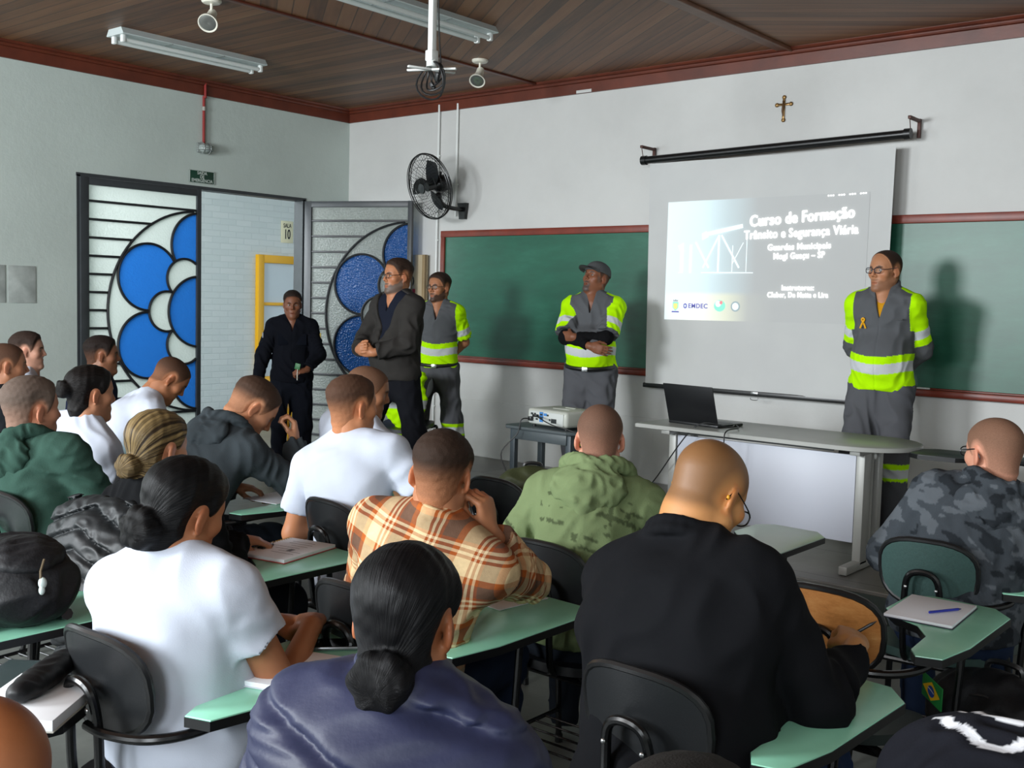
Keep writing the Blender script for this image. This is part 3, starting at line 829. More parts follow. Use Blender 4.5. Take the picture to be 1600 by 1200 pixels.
def skeleton(p):
    k = {}
    sit = p.get('sit', True); ln = rad(p.get('lean', 12)); tw = rad(p.get('twist', 0)); st = p.get('st', 1.0)
    if sit: hip = V3(0, 0, 0.53)
    else: hip = V3(0, 0, 0.92)
    k['hip'] = hip; cv = rad(p.get('curve', 8)); side = rad(p.get('side', 0))
    a0, a1, a2 = ln * 0.8 - cv * 0.4, ln, ln + cv
    dr = lambda a: V3(math.sin(side) , math.sin(a), math.cos(a))
    L0, L1, L2 = (0.17, 0.19, 0.165) if sit else (0.18, 0.20, 0.17)
    waist = hip + dr(a0) * L0 * st; chest = waist + dr(a1) * L1 * st; c7 = chest + dr(a2) * L2 * st
    k.update(waist=waist, chest=chest, c7=c7)
    R = lambda a, t: RZ(-t) @ RY_(side) @ RX_(-a)
    k['Mp'], k['Mw'], k['Mc'], k['Ms'] = R(a0 * 0.5, 0), R(a0, tw * 0.3), R(a1, tw * 0.7), R(a2, tw)
    hy, hp, hr = [rad(v) for v in p.get('head', (0, 0, 0))]
    an = a2 * 0.5 + hp * 0.55
    nd = RZ(-tw) @ V3(0, math.sin(an), math.cos(an))
    Rh = RZ(-hy) @ RX_(-hp) @ RY_(hr)
    n1 = c7 + nd * 0.088 * st; hs = p.get('hs', 0.95)
    k['neck'] = n1; k['Rh'] = Rh; k['hs'] = hs; k['Hc'] = n1 + Rh @ V3(0, 0.016, 0.062) * hs
    sw = p.get('shw', 1.0); k['S'] = {s: c7 + k['Ms'] @ V3(s * 0.172 * sw, 0.02, -0.058 + p.get('shrug', 0)) for s in (1, -1)}
    k['arm'] = {}
    al = p.get('al', 1.0)
    for s, nm in ((1, 'R'), (-1, 'L')):
        a = p.get('arms', {}).get(nm)
        if a is None:
            a = dict(hand=(s * 0.16, 0.36, 0.70), pole=(s * 0.7, -0.5, -0.7), F=(-s * 0.3, 1, -0.1), N=(0, -0.1, -1), curl=0.5) if sit else \
                dict(hand=(s * 0.25, 0.04, 0.86), pole=(s * 0.5, -1, 0), F=(0, 0.1, -1), N=(-s, 0, 0), curl=0.4)
        Wt = np.asarray(a['hand'], float)
        if a.get('rel'): Wt = Wt + k['Hc']
        E, Wr = ik(k['S'][s], Wt, 0.285 * al, 0.25 * al, a.get('pole', (s * 0.6, -0.4, -0.8)))
        k['arm'][s] = dict(E=E, W=Wr, F=unit(a.get('F', Wr - E)), N=unit(a.get('N', (0, 0, -1))), a=a)
    k['leg'] = {}
    for s, nm in ((1, 'R'), (-1, 'L')):
        lg = p.get('legs', {}).get(nm)
        H = hip + V3(s * 0.09, 0, 0)
        if sit: ft = np.asarray(lg or (s * 0.13, 0.44, 0.0), float); pole = V3(s * 0.15, 1, 0.6); ll = (0.43, 0.43)
        else: ft = np.asarray(lg or (s * 0.11, 0.0, 0.0), float); pole = V3(s * 0.1, 1, 0); ll = (0.44, 0.42)
        K, A = ik(H, ft + V3(0, 0, 0.085), ll[0], ll[1], pole)
        k['leg'][s] = dict(H=H, K=K, A=A, toe=RZ(-rad(p.get('toe', 8) * s)) @ V3(0, 1, 0))
    return k

def torso_prims(p, k, off=0.0, top=True):
    g = p.get('girth', 1.0); b = p.get('belly', 0.0); sw = p.get('shw', 1.0); c = p.get('chestw', 1.0)
    o = off
    T = [Ell(k['hip'] + V3(0, 0.0, 0.02), (0.165 * g + o, 0.122 * g + o, 0.13 + o), k['Mp'], k=0.05),
         Ell(k['waist'] + k['Mw'] @ V3(0, b * 0.6, 0), (0.148 * g + o, 0.108 * g + b * 0.6 + o, 0.15 + o), k['Mw'], k=0.06),
         Ell(k['chest'] + k['Mc'] @ V3(0, 0.0, -0.01), (0.160 * c * (0.5 + 0.5 * g) + o, 0.115 * (0.6 + 0.4 * g) + o, 0.165 + o), k['Mc'], k=0.06),
         Ell(k['c7'] + k['Ms'] @ V3(0, 0.028, -0.095), (0.165 * sw + o, 0.092 + o, 0.085 + o), k['Ms'], k=0.05)]
    if b: T.append(Ell(k['waist'] + k['Mw'] @ V3(0, 0.07 + b, -0.02), (0.125 * g + o, 0.085 + o, 0.12 + o), k['Mw'], k=0.07))
    for s in (1, -1):
        T.append(Cone(k['c7'] + k['Ms'] @ V3(s * 0.07 * sw, 0.02, -0.055), k['S'][s], 0.064 + o, 0.054 + o, k=0.05))
        T.append(Cone(k['c7'] + k['Ms'] @ V3(s * 0.02, 0.005, 0.02), k['c7'] + k['Ms'] @ V3(s * 0.135 * sw, 0.012, -0.045), 0.048 + o * 0.5, 0.046 + o, k=0.06))
        if p.get('bust'): T.append(Ell(k['chest'] + k['Mc'] @ V3(s * 0.075, 0.095, 0.02), (0.07 + o, 0.06 + o, 0.07 + o), k['Mc'], k=0.05))
    return T
def arm_prims(k, s, r=(0.050, 0.043, 0.040, 0.027), o=0.0):
    a = k['arm'][s]; S = k['S'][s]
    return [Cone(S, a['E'], r[0] + o, r[1] + o, k=0.03), Cone(a['E'], a['W'], r[2] + o, r[3] + o, k=0.025)]

def bounds(prims, pad=0.03):
    lo = np.min([q.c - q.R for q in prims], 0) - pad; hi = np.max([q.c + q.R for q in prims], 0) + pad
    return lo, hi
def tight(prims, pad=0.04):
    lo, hi = [], []
    for q in prims:
        if isinstance(q, Cone):
            lo.append(np.minimum(q.a - q.ra, q.b - q.rb)); hi.append(np.maximum(q.a + q.ra, q.b + q.rb))
        else:
            e = np.sqrt(((q.M * q.r) ** 2).sum(1)); lo.append(q.c - e); hi.append(q.c + e)
    return np.min(lo, 0) - pad, np.max(hi, 0) + pad

def build_body(root, p, k):
    hd = head_prims(p.get('jaw', 1.0), p.get('fat', 0.0), p.get('chin', 1.0), p.get('nose', 1.0)); hs = k['hs']; Rh = k['Rh']; Hc = k['Hc']
    skin = rgb(p.get('skin', '#a8734f'))
    pr = torso_prims(p, k, -0.014)
    nk = p.get('neckr', 1.0)
    pr.append(Cone(k['c7'] + V3(0, 0.012, -0.03), k['neck'] + Rh @ V3(0, 0.0, 0.0), 0.066 * nk, 0.056 * nk, k=0.04))
    pr.append(Cone(k['neck'], k['Hc'] + Rh @ V3(0, -0.035, 0.0) * hs, 0.055 * nk, 0.05 * nk, k=0.03))
    pr.append(Cone(k['c7'] + k['Ms'] @ V3(0, 0.06, -0.03), k['Hc'] + Rh @ V3(0, 0.02, -0.06) * hs, 0.045 * nk, 0.042 * nk, k=0.04))
    for s in (1, -1):
        a = k['arm'][s]; pr += arm_prims(k, s)
        h = a['a']; g = p.get('hand', 1.0)
        pr += hand_prims(a['W'], a['F'], a['N'], s, h.get('curl', 0.5), g, h.get('thumb', 0.5), h.get('spread', 0.25), h.get('curls'))
    def f(P):
        D = union(pr, P)
        Q = (P - Hc) @ Rh / hs
        w = np.nonzero((Q * Q).sum(1) < 0.23 ** 2)[0]
        if len(w): D[w] = smin(D[w], head_d(Q[w], hd) * hs, 0.018)
        return D
    lo, hi = tight(pr, 0.03); hlo = Hc - 0.16; hhi = Hc + 0.16
    lo = np.minimum(lo, hlo); hi = np.maximum(hi, hhi)
    hk = p.get('hair_kind', 'short'); hcol = np.array(rgb(p.get('hair_col', '#1a1614')))
    def col(v):
        Q = (v - Hc) @ Rh / hs
        near = (Q * Q).sum(1) < 0.2 ** 2
        c = np.tile(np.array(skin), (len(v), 1))
        if near.any():
            c[near] = face_color(Q[near], skin, p.get('beard'), p.get('brow', '#1c1512'), p.get('lips', 0.3), p.get('eyes', 1.0))
            if p.get('hair', 'buzz') == 'bald':
                w = sstep(hairness(Q, 'short'), -0.004, 0.03) * p.get('stubble', 0.35) * (np.abs(Q[:, 2]) < 0.5) * near
                c = mixc(c, hcol, w)
        return c
    return sdf_object('body', f, lo, hi, p.get('hb', 0.0055), M_SKIN, root, col)

def build_hair(root, p, k):
    kind = p.get('hair', 'buzz')
    if kind == 'bald': return
    hd = head_prims(p.get('jaw', 1.0), p.get('fat', 0.0)); hs, Rh, Hc = k['hs'], k['Rh'], k['Hc']
    hk = p.get('hair_kind', 'short' if kind in ('buzz', 'fade', 'crop', 'balding') else 'long')
    if kind == 'balding': hk = 'balding'
    hc = np.array(rgb(p.get('hair_col', '#1a1614'))); skin = np.array(rgb(p.get('skin', '#a8734f')))
    th = {'buzz': (0.0025, 0.002), 'fade': (0.0025, 0.010), 'crop': (0.006, 0.012), 'balding': (0.005, 0.0), 'bun': (0.011, 0.006), 'tail': (0.011, 0.006)}[kind]
    extra = []; bun = p.get('bun', (0, -0.118, -0.025)); br = p.get('bunr', 0.042)
    if kind == 'bun':
        extra = [Ell(bun, (br * 1.15, br * 0.85, br), k=0.012), Cone(V3(*bun) + V3(0, 0.05, 0.0), bun, br * 0.75, br * 0.75, k=0.02)]
        for i in range(6):
            a0 = i * 1.05; pp = V3(*bun) + V3(math.cos(a0) * br * 0.75, -br * 0.35, math.sin(a0) * br * 0.7); a1 = a0 + 1.3
            qq = V3(*bun) + V3(math.cos(a1) * br * 0.75, -br * 0.30, math.sin(a1) * br * 0.7)
            extra.append(Cone(pp, qq, br * 0.42, br * 0.36, k=0.004))
    def f(P):
        Q = (P - Hc) @ Rh / hs
        D = np.full(len(P), 0.1)
        w = np.nonzero((Q * Q).sum(1) < 0.26 ** 2)[0]
        if not len(w): return D
        q = Q[w]; d = smin(union(hd, q), Cone((0, -0.034, 0.0), (0, -0.040, -0.12), 0.053, 0.054).d(q), 0.03)
        hn = hairness(q, hk)
        t = np.clip(hn * 0.45, -0.006, 1) ; mx = th[0] + th[1] * sstep(q[:, 2], 0.02, 0.085)
        t = np.minimum(t, mx)
        if kind in ('fade', 'crop'): t = t + 0.0012 * wav(q, 0.02, 3) * (t > 0.002)
        if kind in ('bun', 'tail'): t = t + 0.0015 * wav(q, 0.03, 4) * (t > 0.004)
        d = d - t
        if extra: d = smin(d, union(extra, q) + 0.0015 * wav(q, 0.02, 2), 0.008)
        D[w] = d * hs; return D
    lo, hi = Hc - 0.17, Hc + 0.17
    if extra: b = Rh @ (V3(*bun) * hs) + Hc; lo = np.minimum(lo, b - 0.08); hi = np.maximum(hi, b + 0.08)
    def col(v):
        Q = (v - Hc) @ Rh / hs
        if kind in ('bun', 'tail'):
            c = np.tile(hc, (len(v), 1))
            return c
        lo_, hi_ = p.get('fade', (0.45, 0.95))
        z = Q[:, 2] + 0.25 * np.maximum(0, np.abs(Q[:, 1]) - 0.06)
        w = lo_ + (hi_ - lo_) * sstep(z, p.get('fz', (-0.02, 0.07))[0], p.get('fz', (-0.02, 0.07))[1])
        w = w * sstep(hairness(Q, hk), 0.0, 0.018)
        c = mixc(np.tile(skin * 0.95, (len(v), 1)), hc, np.clip(w, 0, 1))
        if p.get('grey'): c = mixc(c, np.array(rgb('#7a756d')), p['grey'] * sstep(w, 0.1, 0.5) * (0.55 + 0.25 * sstep(-Q[:, 2], -0.06, 0.03)))
        return c
    def uv(v):
        Q = (v - Hc) @ Rh / hs; q = Q - V3(*bun); ax = unit(-V3(*bun) + V3(0, 0.03, 0.0)); al = q @ ax
        e1 = unit(np.cross(ax, V3(1, 0, 0))); e2 = np.cross(ax, e1)
        az = np.arctan2(q @ e1, q @ e2); return np.stack([az * 26, np.linalg.norm(q, axis=1) * 9, Q[:, 0] * 3], 1)
    o = sdf_object('hair', f, lo, hi, p.get('hh', 0.0045), (M_BLOND if p.get('streak') else M_STRAND) if kind in ('bun', 'tail') else M_HAIR, root, col, uv if kind in ('bun', 'tail') else None)
    return o

def build_top(root, p, k):
    t = p['top']; kind = t.get('kind', 'tee'); off = t.get('off', 0.014); sl = t.get('sleeve', 'long')
    T = torso_prims(p, k, off)
    if kind in ('jacket', 'hivis', 'puffer') and t.get('hem') is None and not p.get('sit', True):
        pass
    Ms, c7 = k['Ms'], k['c7']
    hoodp, coll = [], []
    if t.get('collar'):
        h = t['collar']; r = t.get('collar_r', 0.075)
        ring = [V3(0.03, r + 0.035, -0.055), V3(r * 0.9, r * 0.55 + 0.02, -0.02), V3(r, 0.0, 0.01), V3(r * 0.7, -r * 0.72, 0.025), V3(0, -r - 0.006, 0.03), V3(-r * 0.7, -r * 0.72, 0.025), V3(-r, 0.0, 0.01), V3(-r * 0.9, r * 0.55 + 0.02, -0.02), V3(-0.03, r + 0.035, -0.055)]
        ring = catmull(ring, 3)
        for a, b in zip(ring[:-1], ring[1:]):
            coll.append(Cone(c7 + Ms @ a, c7 + Ms @ b, 0.013, 0.013, k=0.008))
            coll.append(Cone(c7 + Ms @ (a * V3(0.93, 0.93, 1) + V3(0, 0, h)), c7 + Ms @ (b * V3(0.93, 0.93, 1) + V3(0, 0, h)), 0.009, 0.009, k=0.015))
    elif kind == 'tee' or kind == 'sweat':
        r = 0.072
        ring = [V3(r * math.cos(a), r * math.sin(a) + 0.01, 0.012 - 0.035 * max(0, math.sin(a)) + 0.004 * min(0, math.sin(a))) for a in np.linspace(0, 2 * PI, 19)]
        for a, b in zip(ring[:-1], ring[1:]): coll.append(Cone(c7 + Ms @ a, c7 + Ms @ b, 0.0085, 0.0085, k=0.006))
    arms = {}
    for s in (1, -1):
        a = k['arm'][s]; S = k['S'][s]; r = t.get('armr', (0.062, 0.056, 0.053, 0.040))
        if sl == 'short':
            u = unit(a['E'] - S); cutp = S + u * t.get('sleeve_len', 0.185)
            arms[s] = [Cone(S, S + u * 0.26, r[0], r[0] + 0.012, k=0.03, cut=(cutp, u))]
        elif sl == 'rolled':
            u = unit(a['W'] - a['E']); cutp = a['E'] + u * t.get('sleeve_len', 0.12)
            arms[s] = [Cone(S, a['E'], r[0], r[1], k=0.03), Cone(a['E'], a['W'], r[2], r[3], k=0.03, cut=(cutp, u))]
        else:
            u = unit(a['W'] - a['E']); cutp = a['W'] + u * t.get('cuff', -0.005)
            arms[s] = [Cone(S, a['E'], r[0], r[1], k=0.03), Cone(a['E'], a['W'] + u * 0.03, r[2], r[3], k=0.03, cut=(cutp, u))]
    hem = t.get('hem'); hemz = k['hip'][2] + (hem if hem is not None else (-0.02 if p.get('sit', True) else -0.06))
    wr = t.get('wrinkle', 0.006); wl = t.get('wl', 0.11); seed = p.get('seed', 0)
    Mc, ch = k['Mc'], k['chest']
    def arm_len(P, s):
        a = k['arm'][s]; S = k['S'][s]
        u = a['E'] - S; L1 = np.linalg.norm(u); t1 = np.clip((P - S) @ u / L1, -0.1, L1)
        u2 = a['W'] - a['E']; L2 = np.linalg.norm(u2); t2 = np.clip((P - a['E']) @ u2 / L2, 0, L2 + 0.05)
        return np.where(t2 > 0, L1 + t2, t1)
    def parts(P):
        dT = union(T, P)
        n = folds(P * np.array([1, 1, 0.8]), wl, seed)
        if kind == 'puffer':
            Q = (P - ch) @ Mc; q = np.abs(np.sin((Q[:, 2] + Q[:, 0] * t.get('slope', 0.0)) * PI / t.get('quilt', 0.085)))
            dT = dT - 0.016 * (1 - np.exp(-(q / 0.30) ** 2)) - 0.0028 * folds(P * V3(0.5, 0.5, 1.4), 0.07, seed)
        else:
            dT = dT - wr * n * 0.8
        if coll: dT = smin(dT, union(coll, P), 0.012)
        if hoodp: dT = smin(dT, union(hoodp, P) - 0.006 * folds(P, 0.07, seed + 3), 0.018)
        dA = {}
        for s in (1, -1):
            d = union(arms[s], P)
            if kind == 'puffer':
                L = arm_len(P, s); d = d - 0.014 * (1 - np.exp(-(np.sin(L * PI / t.get('quilt', 0.085)) / 0.30) ** 2))
            else:
                d = d - wr * 1.1 * folds(P, wl * 0.8, seed + 4 + s)
            dA[s] = d
        return dT, dA
    def f(P):
        dT, dA = parts(P)
        d = np.maximum(dT, hemz + 0.005 * np.sin(np.arctan2(P[:, 0], P[:, 1]) * 3 + seed) - P[:, 2])
        for s in (1, -1): d = smin(d, dA[s], 0.022)
        if t.get('open'): # neck opening (V) at the front
            N = (P - c7) @ Ms
            wv = t['open']; d = smax(d, -(np.maximum(np.abs(N[:, 0]) - wv * np.clip((N[:, 2] + t.get('openlen', 0.30)) / t.get('openlen', 0.30), 0, 1.2), 0.035 - N[:, 1])), 0.006)
        return d
    allp = T + arms[1] + arms[-1] + hoodp + coll
    lo, hi = tight(allp, 0.035); lo[2] = max(lo[2], min(hemz, min(k['arm'][1]['W'][2], k['arm'][-1]['W'][2], k['arm'][1]['E'][2], k['arm'][-1]['E'][2]) - 0.06) - 0.03)
    base = np.array(rgb(t.get('color', '#e8e8ea')))
    def ctx(v):
        dT, dA = parts(v); D = np.stack([dT, dA[1], dA[-1]], 1); reg = D.argmin(1)
        Q = (v - ch) @ Mc
        L = np.where(reg == 1, arm_len(v, 1), arm_len(v, -1))
        return dict(reg=reg, Q=Q, L=L, N=(v - c7) @ Ms, P=v, edge=np.sort(D, 1)[:, 1] - np.sort(D, 1)[:, 0], hemd=v[:, 2] - hemz)
    def col(v):
        if t.get('fn'): return t['fn'](v, ctx(v), base)
        return np.tile(base, (len(v), 1))
    def uv(v):
        c = ctx(v); o = np.stack([c['Q'][:, 0], c['Q'][:, 1] * 0.0, c['Q'][:, 2]], 1)
        for i, s in ((1, 1), (2, -1)):
            w = c['reg'] == i
            if w.any():
                a = k['arm'][s]; u = unit(a['E'] - k['S'][s]); e1 = unit(np.cross(u, V3(0, 1, 0.1))); e2 = np.cross(u, e1)
                q = v[w] - k['S'][s]; ang = np.arctan2(q @ e1, q @ e2); o[w] = np.stack([ang * 0.06, 0 * ang, -c['L'][w]], 1)
        # yoke: slanted pattern across the shoulders
        return o
    m = t.get('mat') or {'tee': M_CLOTH, 'sweat': M_KNIT, 'hoodie': M_KNIT, 'shirt': M_CLOTH, 'jacket': M_CLOTH, 'hivis': M_CLOTH, 'puffer': M_NYLON}[kind]
    nm = t.get('name') or {'tee': 't_shirt', 'sweat': 'sweatshirt', 'hoodie': 'hooded_sweatshirt', 'shirt': 'shirt', 'jacket': 'jacket', 'hivis': 'high_visibility_jacket', 'puffer': 'quilted_jacket'}[kind]
    o = sdf_object(nm, f, lo, hi, p.get('hc', 0.008), m, root, col, uv if t.get('uv') else None)
    return o

def build_hood(root, p, k):
    """the hood of a sweatshirt lying thrown back over the shoulders"""
    t = p['top']; q = float(t['hood']); Ms, c7 = k['Ms'], k['c7']; seed = p.get('seed', 0); o = t.get('off', 0.02)
    X = lambda a: c7 + Ms @ (V3(*a) * q)
    rim = catmull([(0.035, 0.135, -0.10), (0.085, 0.10, -0.035), (0.105, 0.03, 0.022), (0.098, -0.05, 0.045), (0.055, -0.105, 0.035), (0.0, -0.125, 0.018), (-0.055, -0.105, 0.035), (-0.098, -0.05, 0.045), (-0.105, 0.03, 0.022), (-0.085, 0.10, -0.035), (-0.035, 0.135, -0.10)], 4)
    pr = [Cone(X(a), X(b), 0.026 * q, 0.026 * q, k=0.004) for a, b in zip(rim[:-1], rim[1:])]
    pr += [Ell(X((0, -0.105, -0.055)), (0.125 * q, 0.050 * q, 0.085 * q), Ms, k=0.02), Cone(X((0, -0.115, -0.06)), X((0, -0.112, -0.155)), 0.055 * q, 0.02 * q, k=0.04)]
    for s in (1, -1):
        pr.append(Cone(X((s * 0.115, -0.03, 0.0)), X((s * 0.035, -0.145, -0.075)), 0.020 * q, 0.018 * q, k=0.006))
        pr.append(Cone(X((s * 0.10, -0.085, -0.045)), X((s * 0.02, -0.145, -0.115)), 0.018 * q, 0.014 * q, k=0.006))
    hol = Ell(X((0, -0.075, 0.05)), (0.070 * q, 0.042 * q, 0.055 * q), Ms)
    def f(P):
        d = union(pr, P) - 0.0045 * folds(P, 0.06, seed + 3)
        return smax(d, -hol.d(P), 0.012)
    lo, hi = tight(pr, 0.03); base = np.array(rgb(t.get('color', '#777777')))
    ch, Mc = k['chest'], k['Mc']
    def col(v):
        if t.get('hoodfn'): return t['hoodfn'](v, dict(reg=np.zeros(len(v)), Q=(v - ch) @ Mc, L=np.zeros(len(v)), N=(v - c7) @ Ms, P=v), base)
        return np.tile(base * 0.97, (len(v), 1))
    return sdf_object('hood', f, lo, hi, p.get('hh', 0.005) * 1.2, M_KNIT, root, col)

def build_trousers(root, p, k):
    c = p.get('trousers', dict(color='#232a38')); g = p.get('girth', 1.0)
    pr = [Ell(k['hip'] + V3(0, 0, 0.01), (0.168 * g, 0.125 * g, 0.135), k['Mp'], k=0.06)]
    if not p.get('sit', True): pr.append(Ell(k['hip'] + V3(0, 0, -0.10), (0.13 * g, 0.105 * g, 0.09), k['Mp'], k=0.05))
    if not p.get('sit', True): pr.append(Ell(k['hip'] + V3(0, p.get('belly', 0) * 0.4, 0.09), (0.155 * g, 0.115 * g, 0.10), k['Mp'], k=0.05))
    r = c.get('r', (0.092, 0.072, 0.066, 0.062))
    for s in (1, -1):
        l = k['leg'][s]
        pr += [Cone(l['H'], l['K'], r[0] * (0.5 + 0.5 * g), r[1], k=0.05), Cone(l['K'], l['A'] + V3(0, 0, -0.01), r[2], r[3], k=0.04, cut=(l['A'] + V3(0, 0, -0.05), V3(0, 0, -1)))]
    wr = c.get('wrinkle', 0.007)
    topz = k['hip'][2] + p.get('ttop', 0.10 if not p.get('sit', True) else 0.12)
    def f(P):
        d = union(pr, P, m=0.08) - wr * folds(P * V3(1, 1, 0.7), 0.13, p.get('seed', 0) + 9)
        return np.maximum(d, P[:, 2] - topz)
    lo, hi = tight(pr, 0.03); base = np.array(rgb(c.get('color', '#232a38')))
    def col(v):
        if c.get('fn'): return c['fn'](v, base)
        return np.tile(base, (len(v), 1))
    return sdf_object('trousers', f, lo, hi, p.get('ht', 0.012), M_CLOTH, root, col)
def build_shoes(root, p, k):
    for s in (1, -1):
        l = k['leg'][s]; t = l['toe']; A = l['A']; z0 = A[2] - 0.085
        fl = lambda q, z: V3(q[0], q[1], z0 + z)
        pr = [Cone(fl(A - t * 0.035, 0.045), fl(A + t * 0.10, 0.036), 0.045, 0.040, k=0.03), Cone(fl(A + t * 0.08, 0.036), fl(A + t * 0.165, 0.030), 0.042, 0.032, k=0.02), Cone(fl(A, 0.05), fl(A, 0.125), 0.047, 0.050, k=0.03)]
        def f(P): return np.maximum(union(pr, P), np.maximum(z0 - P[:, 2], P[:, 2] - z0 - 0.135))
        lo, hi = tight(pr, 0.02); sc = np.array(rgb(p.get('shoes', '#141416'))); sole = np.array(rgb(p.get('sole', '#0d0d0e')))
        sdf_object('shoe', f, lo, hi, 0.009, M_PLAINATTR, root, lambda v: np.where((v[:, 2] < z0 + 0.022)[:, None], sole, sc))

def build_glasses(root, p, k):
    g = p['glasses']; hs, Rh, Hc = k['hs'], k['Rh'], k['Hc']
    X = lambda q: Hc + Rh @ (V3(*q) * hs)
    drop = g.get('drop', 0.0); yb = 0.106 + g.get('fwd', 0.0)
    b = MB(); ln = MB(); w, h = g.get('w', 0.024), g.get('h', 0.016); r = g.get('r', 0.0017)
    for s in (-1, 1):
        pts = []
        for i in range(20):
            a = 2 * PI * i / 20; ca, sa = math.cos(a), math.sin(a); e = 2.6
            x = w * math.copysign(abs(ca) ** (2 / e), ca); z = h * math.copysign(abs(sa) ** (2 / e), sa)
            pts.append(X((s * 0.032 + x, yb - 0.10 * max(0, abs(s * 0.032 + x) - 0.03) , 0.010 + z - drop)))
        b.tube(pts, r, 6, closed=True); ln.add(pts, [tuple(range(20))])
        hx = 0.032 + w
        b.tube(catmull([X((s * hx, yb - 0.004, 0.016 - drop)), X((s * 0.074, 0.075, 0.016 - drop * 0.7)), X((s * 0.081, 0.02, 0.022 - drop * 0.3)), X((s * 0.0815, -0.012, 0.022)), X((s * 0.080, -0.032, -0.006))], 4), r * 0.9, 6)
        if g.get('tips'): b.ell(X((s * 0.081, -0.030, 0.0)), (0.0042, 0.0042, 0.006), 10, 8, mi=1)
    b.tube(catmull([X((-0.009, yb, 0.014 - drop)), X((0, yb + 0.003, 0.017 - drop)), X((0.009, yb, 0.014 - drop))], 4), r, 6)
    o = b.build('glasses', [mat('spectacle_frame_' + g.get('col', '#101114').lstrip('#'), g.get('col', '#101114'), 0.3), mat('orange_temple_tip', '#c98a12', 0.4)], root)
    ln.build('lens', M_LENS, o, smooth=False)

DEBUG = False
def person(p):
    """builds one person; p['at'] is the head centre wanted (x, y, z), p['yaw'] the facing clockwise from +y"""
    sit = p.get('sit', True)
    R = RZ(-rad(p['yaw'])); z0 = p.get('floor', FLOOR)
    hz = p['at'][2] - z0
    sc = 1.0
    k = skeleton(p)
    if sit:
        for _ in range(14 if p.get('chair') else 4):
            if p.get('chair'):
                want = (R.T @ (V3(p['at'][0], p['at'][1], 0) - V3(p['chair'][0], p['chair'][1], 0))) + V3(0, 0.05, 0)
                p['lean'] = min(max(p.get('lean', 12) + math.degrees((want[1] - k['Hc'][1]) / 0.75), -4), p.get('maxlean', 40))
                p['side'] = min(max(p.get('side', 0) + math.degrees((want[0] - k['Hc'][0]) / 0.75), -14), 14)
            p['st'] = p.get('st', 1.0) * float(np.clip((hz - 0.53) / (k['Hc'][2] - 0.53), 0.6, 1.5)); p['st'] = min(max(p['st'], 0.78), 1.15)
            k = skeleton(p)
    else: sc = hz / k['Hc'][2]
    off = R @ (k['Hc'] * sc)
    loc = (p['at'][0] - off[0], p['at'][1] - off[1], z0)
    root = empty('person', p['label'], 'person', loc, -rad(p['yaw']), p.get('group'))
    root.scale = (sc, sc, sc)
    build_body(root, p, k)
    build_hair(root, p, k)
    if 'top' in p: build_top(root, p, k)
    if p.get('inner'): build_top(root, dict(p, top=p['inner']), k)
    if p.get('top', {}).get('hood'): build_hood(root, p, k)
    if p.get('lower', True): build_trousers(root, p, k)
    if p.get('feet', False): build_shoes(root, p, k)
    if p.get('glasses'): build_glasses(root, p, k)
    if p.get('after'): p['after'](root, p, k)
    if DEBUG and sit: print('PERSON', p['label'][:34], 'st %.2f lean %.0f side %.0f' % (p['st'], p.get('lean', 12), p.get('side', 0)), 'loc %.2f %.2f' % loc[:2], 'chair', p.get('chair'))
    p['root'] = root; p['k'] = k; p['loc'] = loc
    return root
# ------------------------------------------------------------------ fixed things on walls and ceiling
M_WHITEPL = mat('white_plastic', '#dfe2df', 0.4); M_CREAM = mat('cream_plastic', '#d9d6c8', 0.4)
M_BLACK = mat('black_enamel', '#101112', 0.32); M_RUBBER = mat('black_cable_rubber', '#0c0c0d', 0.5)
M_CHROME = mat('bright_steel', '#b9bcbd', 0.25, 0.9)
M_PAPER = mat('white_paper', '#e6e9ee', 0.7); M_INK = mat('black_ink', '#15161a', 0.6)
M_LIGHTMETAL = mat('white_enamel_tray', '#c3cdcc', 0.35)
M_TUBE = mat('unlit_tube_glass', '#d9dedb', 0.2)

def fluorescent(x0, y0, x1, y1, label):
    """twin-tube batten fitting screwed to the ceiling"""
    c = ((x0 + x1) / 2, (y0 + y1) / 2); L = math.hypot(x1 - x0, y1 - y0); rz = math.atan2(y1 - y0, x1 - x0)
    r = empty('ceiling_light', label, 'light', (c[0], c[1], CEIL), rz, 'fluorescent fittings on the ceiling')
    b = MB(); poly = [(-0.085, 0), (-0.115, -0.045), (-0.11, -0.05), (0.11, -0.05), (0.115, -0.045), (0.085, 0)]
    vs = [(-L / 2, y, z) for y, z in poly] + [(L / 2, y, z) for y, z in poly]; n = len(poly)
    b.add(vs, [tuple(range(n))[::-1], tuple(range(n, 2 * n))] + [(i, (i + 1) % n, n + (i + 1) % n, n + i) for i in range(n)])
    b.build('tray', M_LIGHTMETAL, r, smooth=False)
    for y in (-0.06, 0.06):
        b = MB(); b.cyl((-L / 2 + 0.05, y, -0.082), (L / 2 - 0.05, y, -0.082), 0.0165, 12); b.build('tube', M_TUBE, r)
    for x in (-L / 2 + 0.03, L / 2 - 0.03):
        for y in (-0.06, 0.06):
            b = MB(); b.box((x, y, -0.075), (0.03, 0.04, 0.055), 0.008); b.build('lamp_holder', M_WHITEPL, r)
    b = MB()
    for x in (-L * 0.18, L * 0.18): b.box((x, 0, -0.051), (0.006, 0.225, 0.004))
    b.build('joint_strip', M_CHROME, r)
fluorescent(-7.40, 4.25, -7.40, 5.53, 'unlit twin tube ceiling light near the left wall above the door')
fluorescent(-5.13, 4.30, -5.13, 5.78, 'unlit twin tube ceiling light behind the white projector pole')

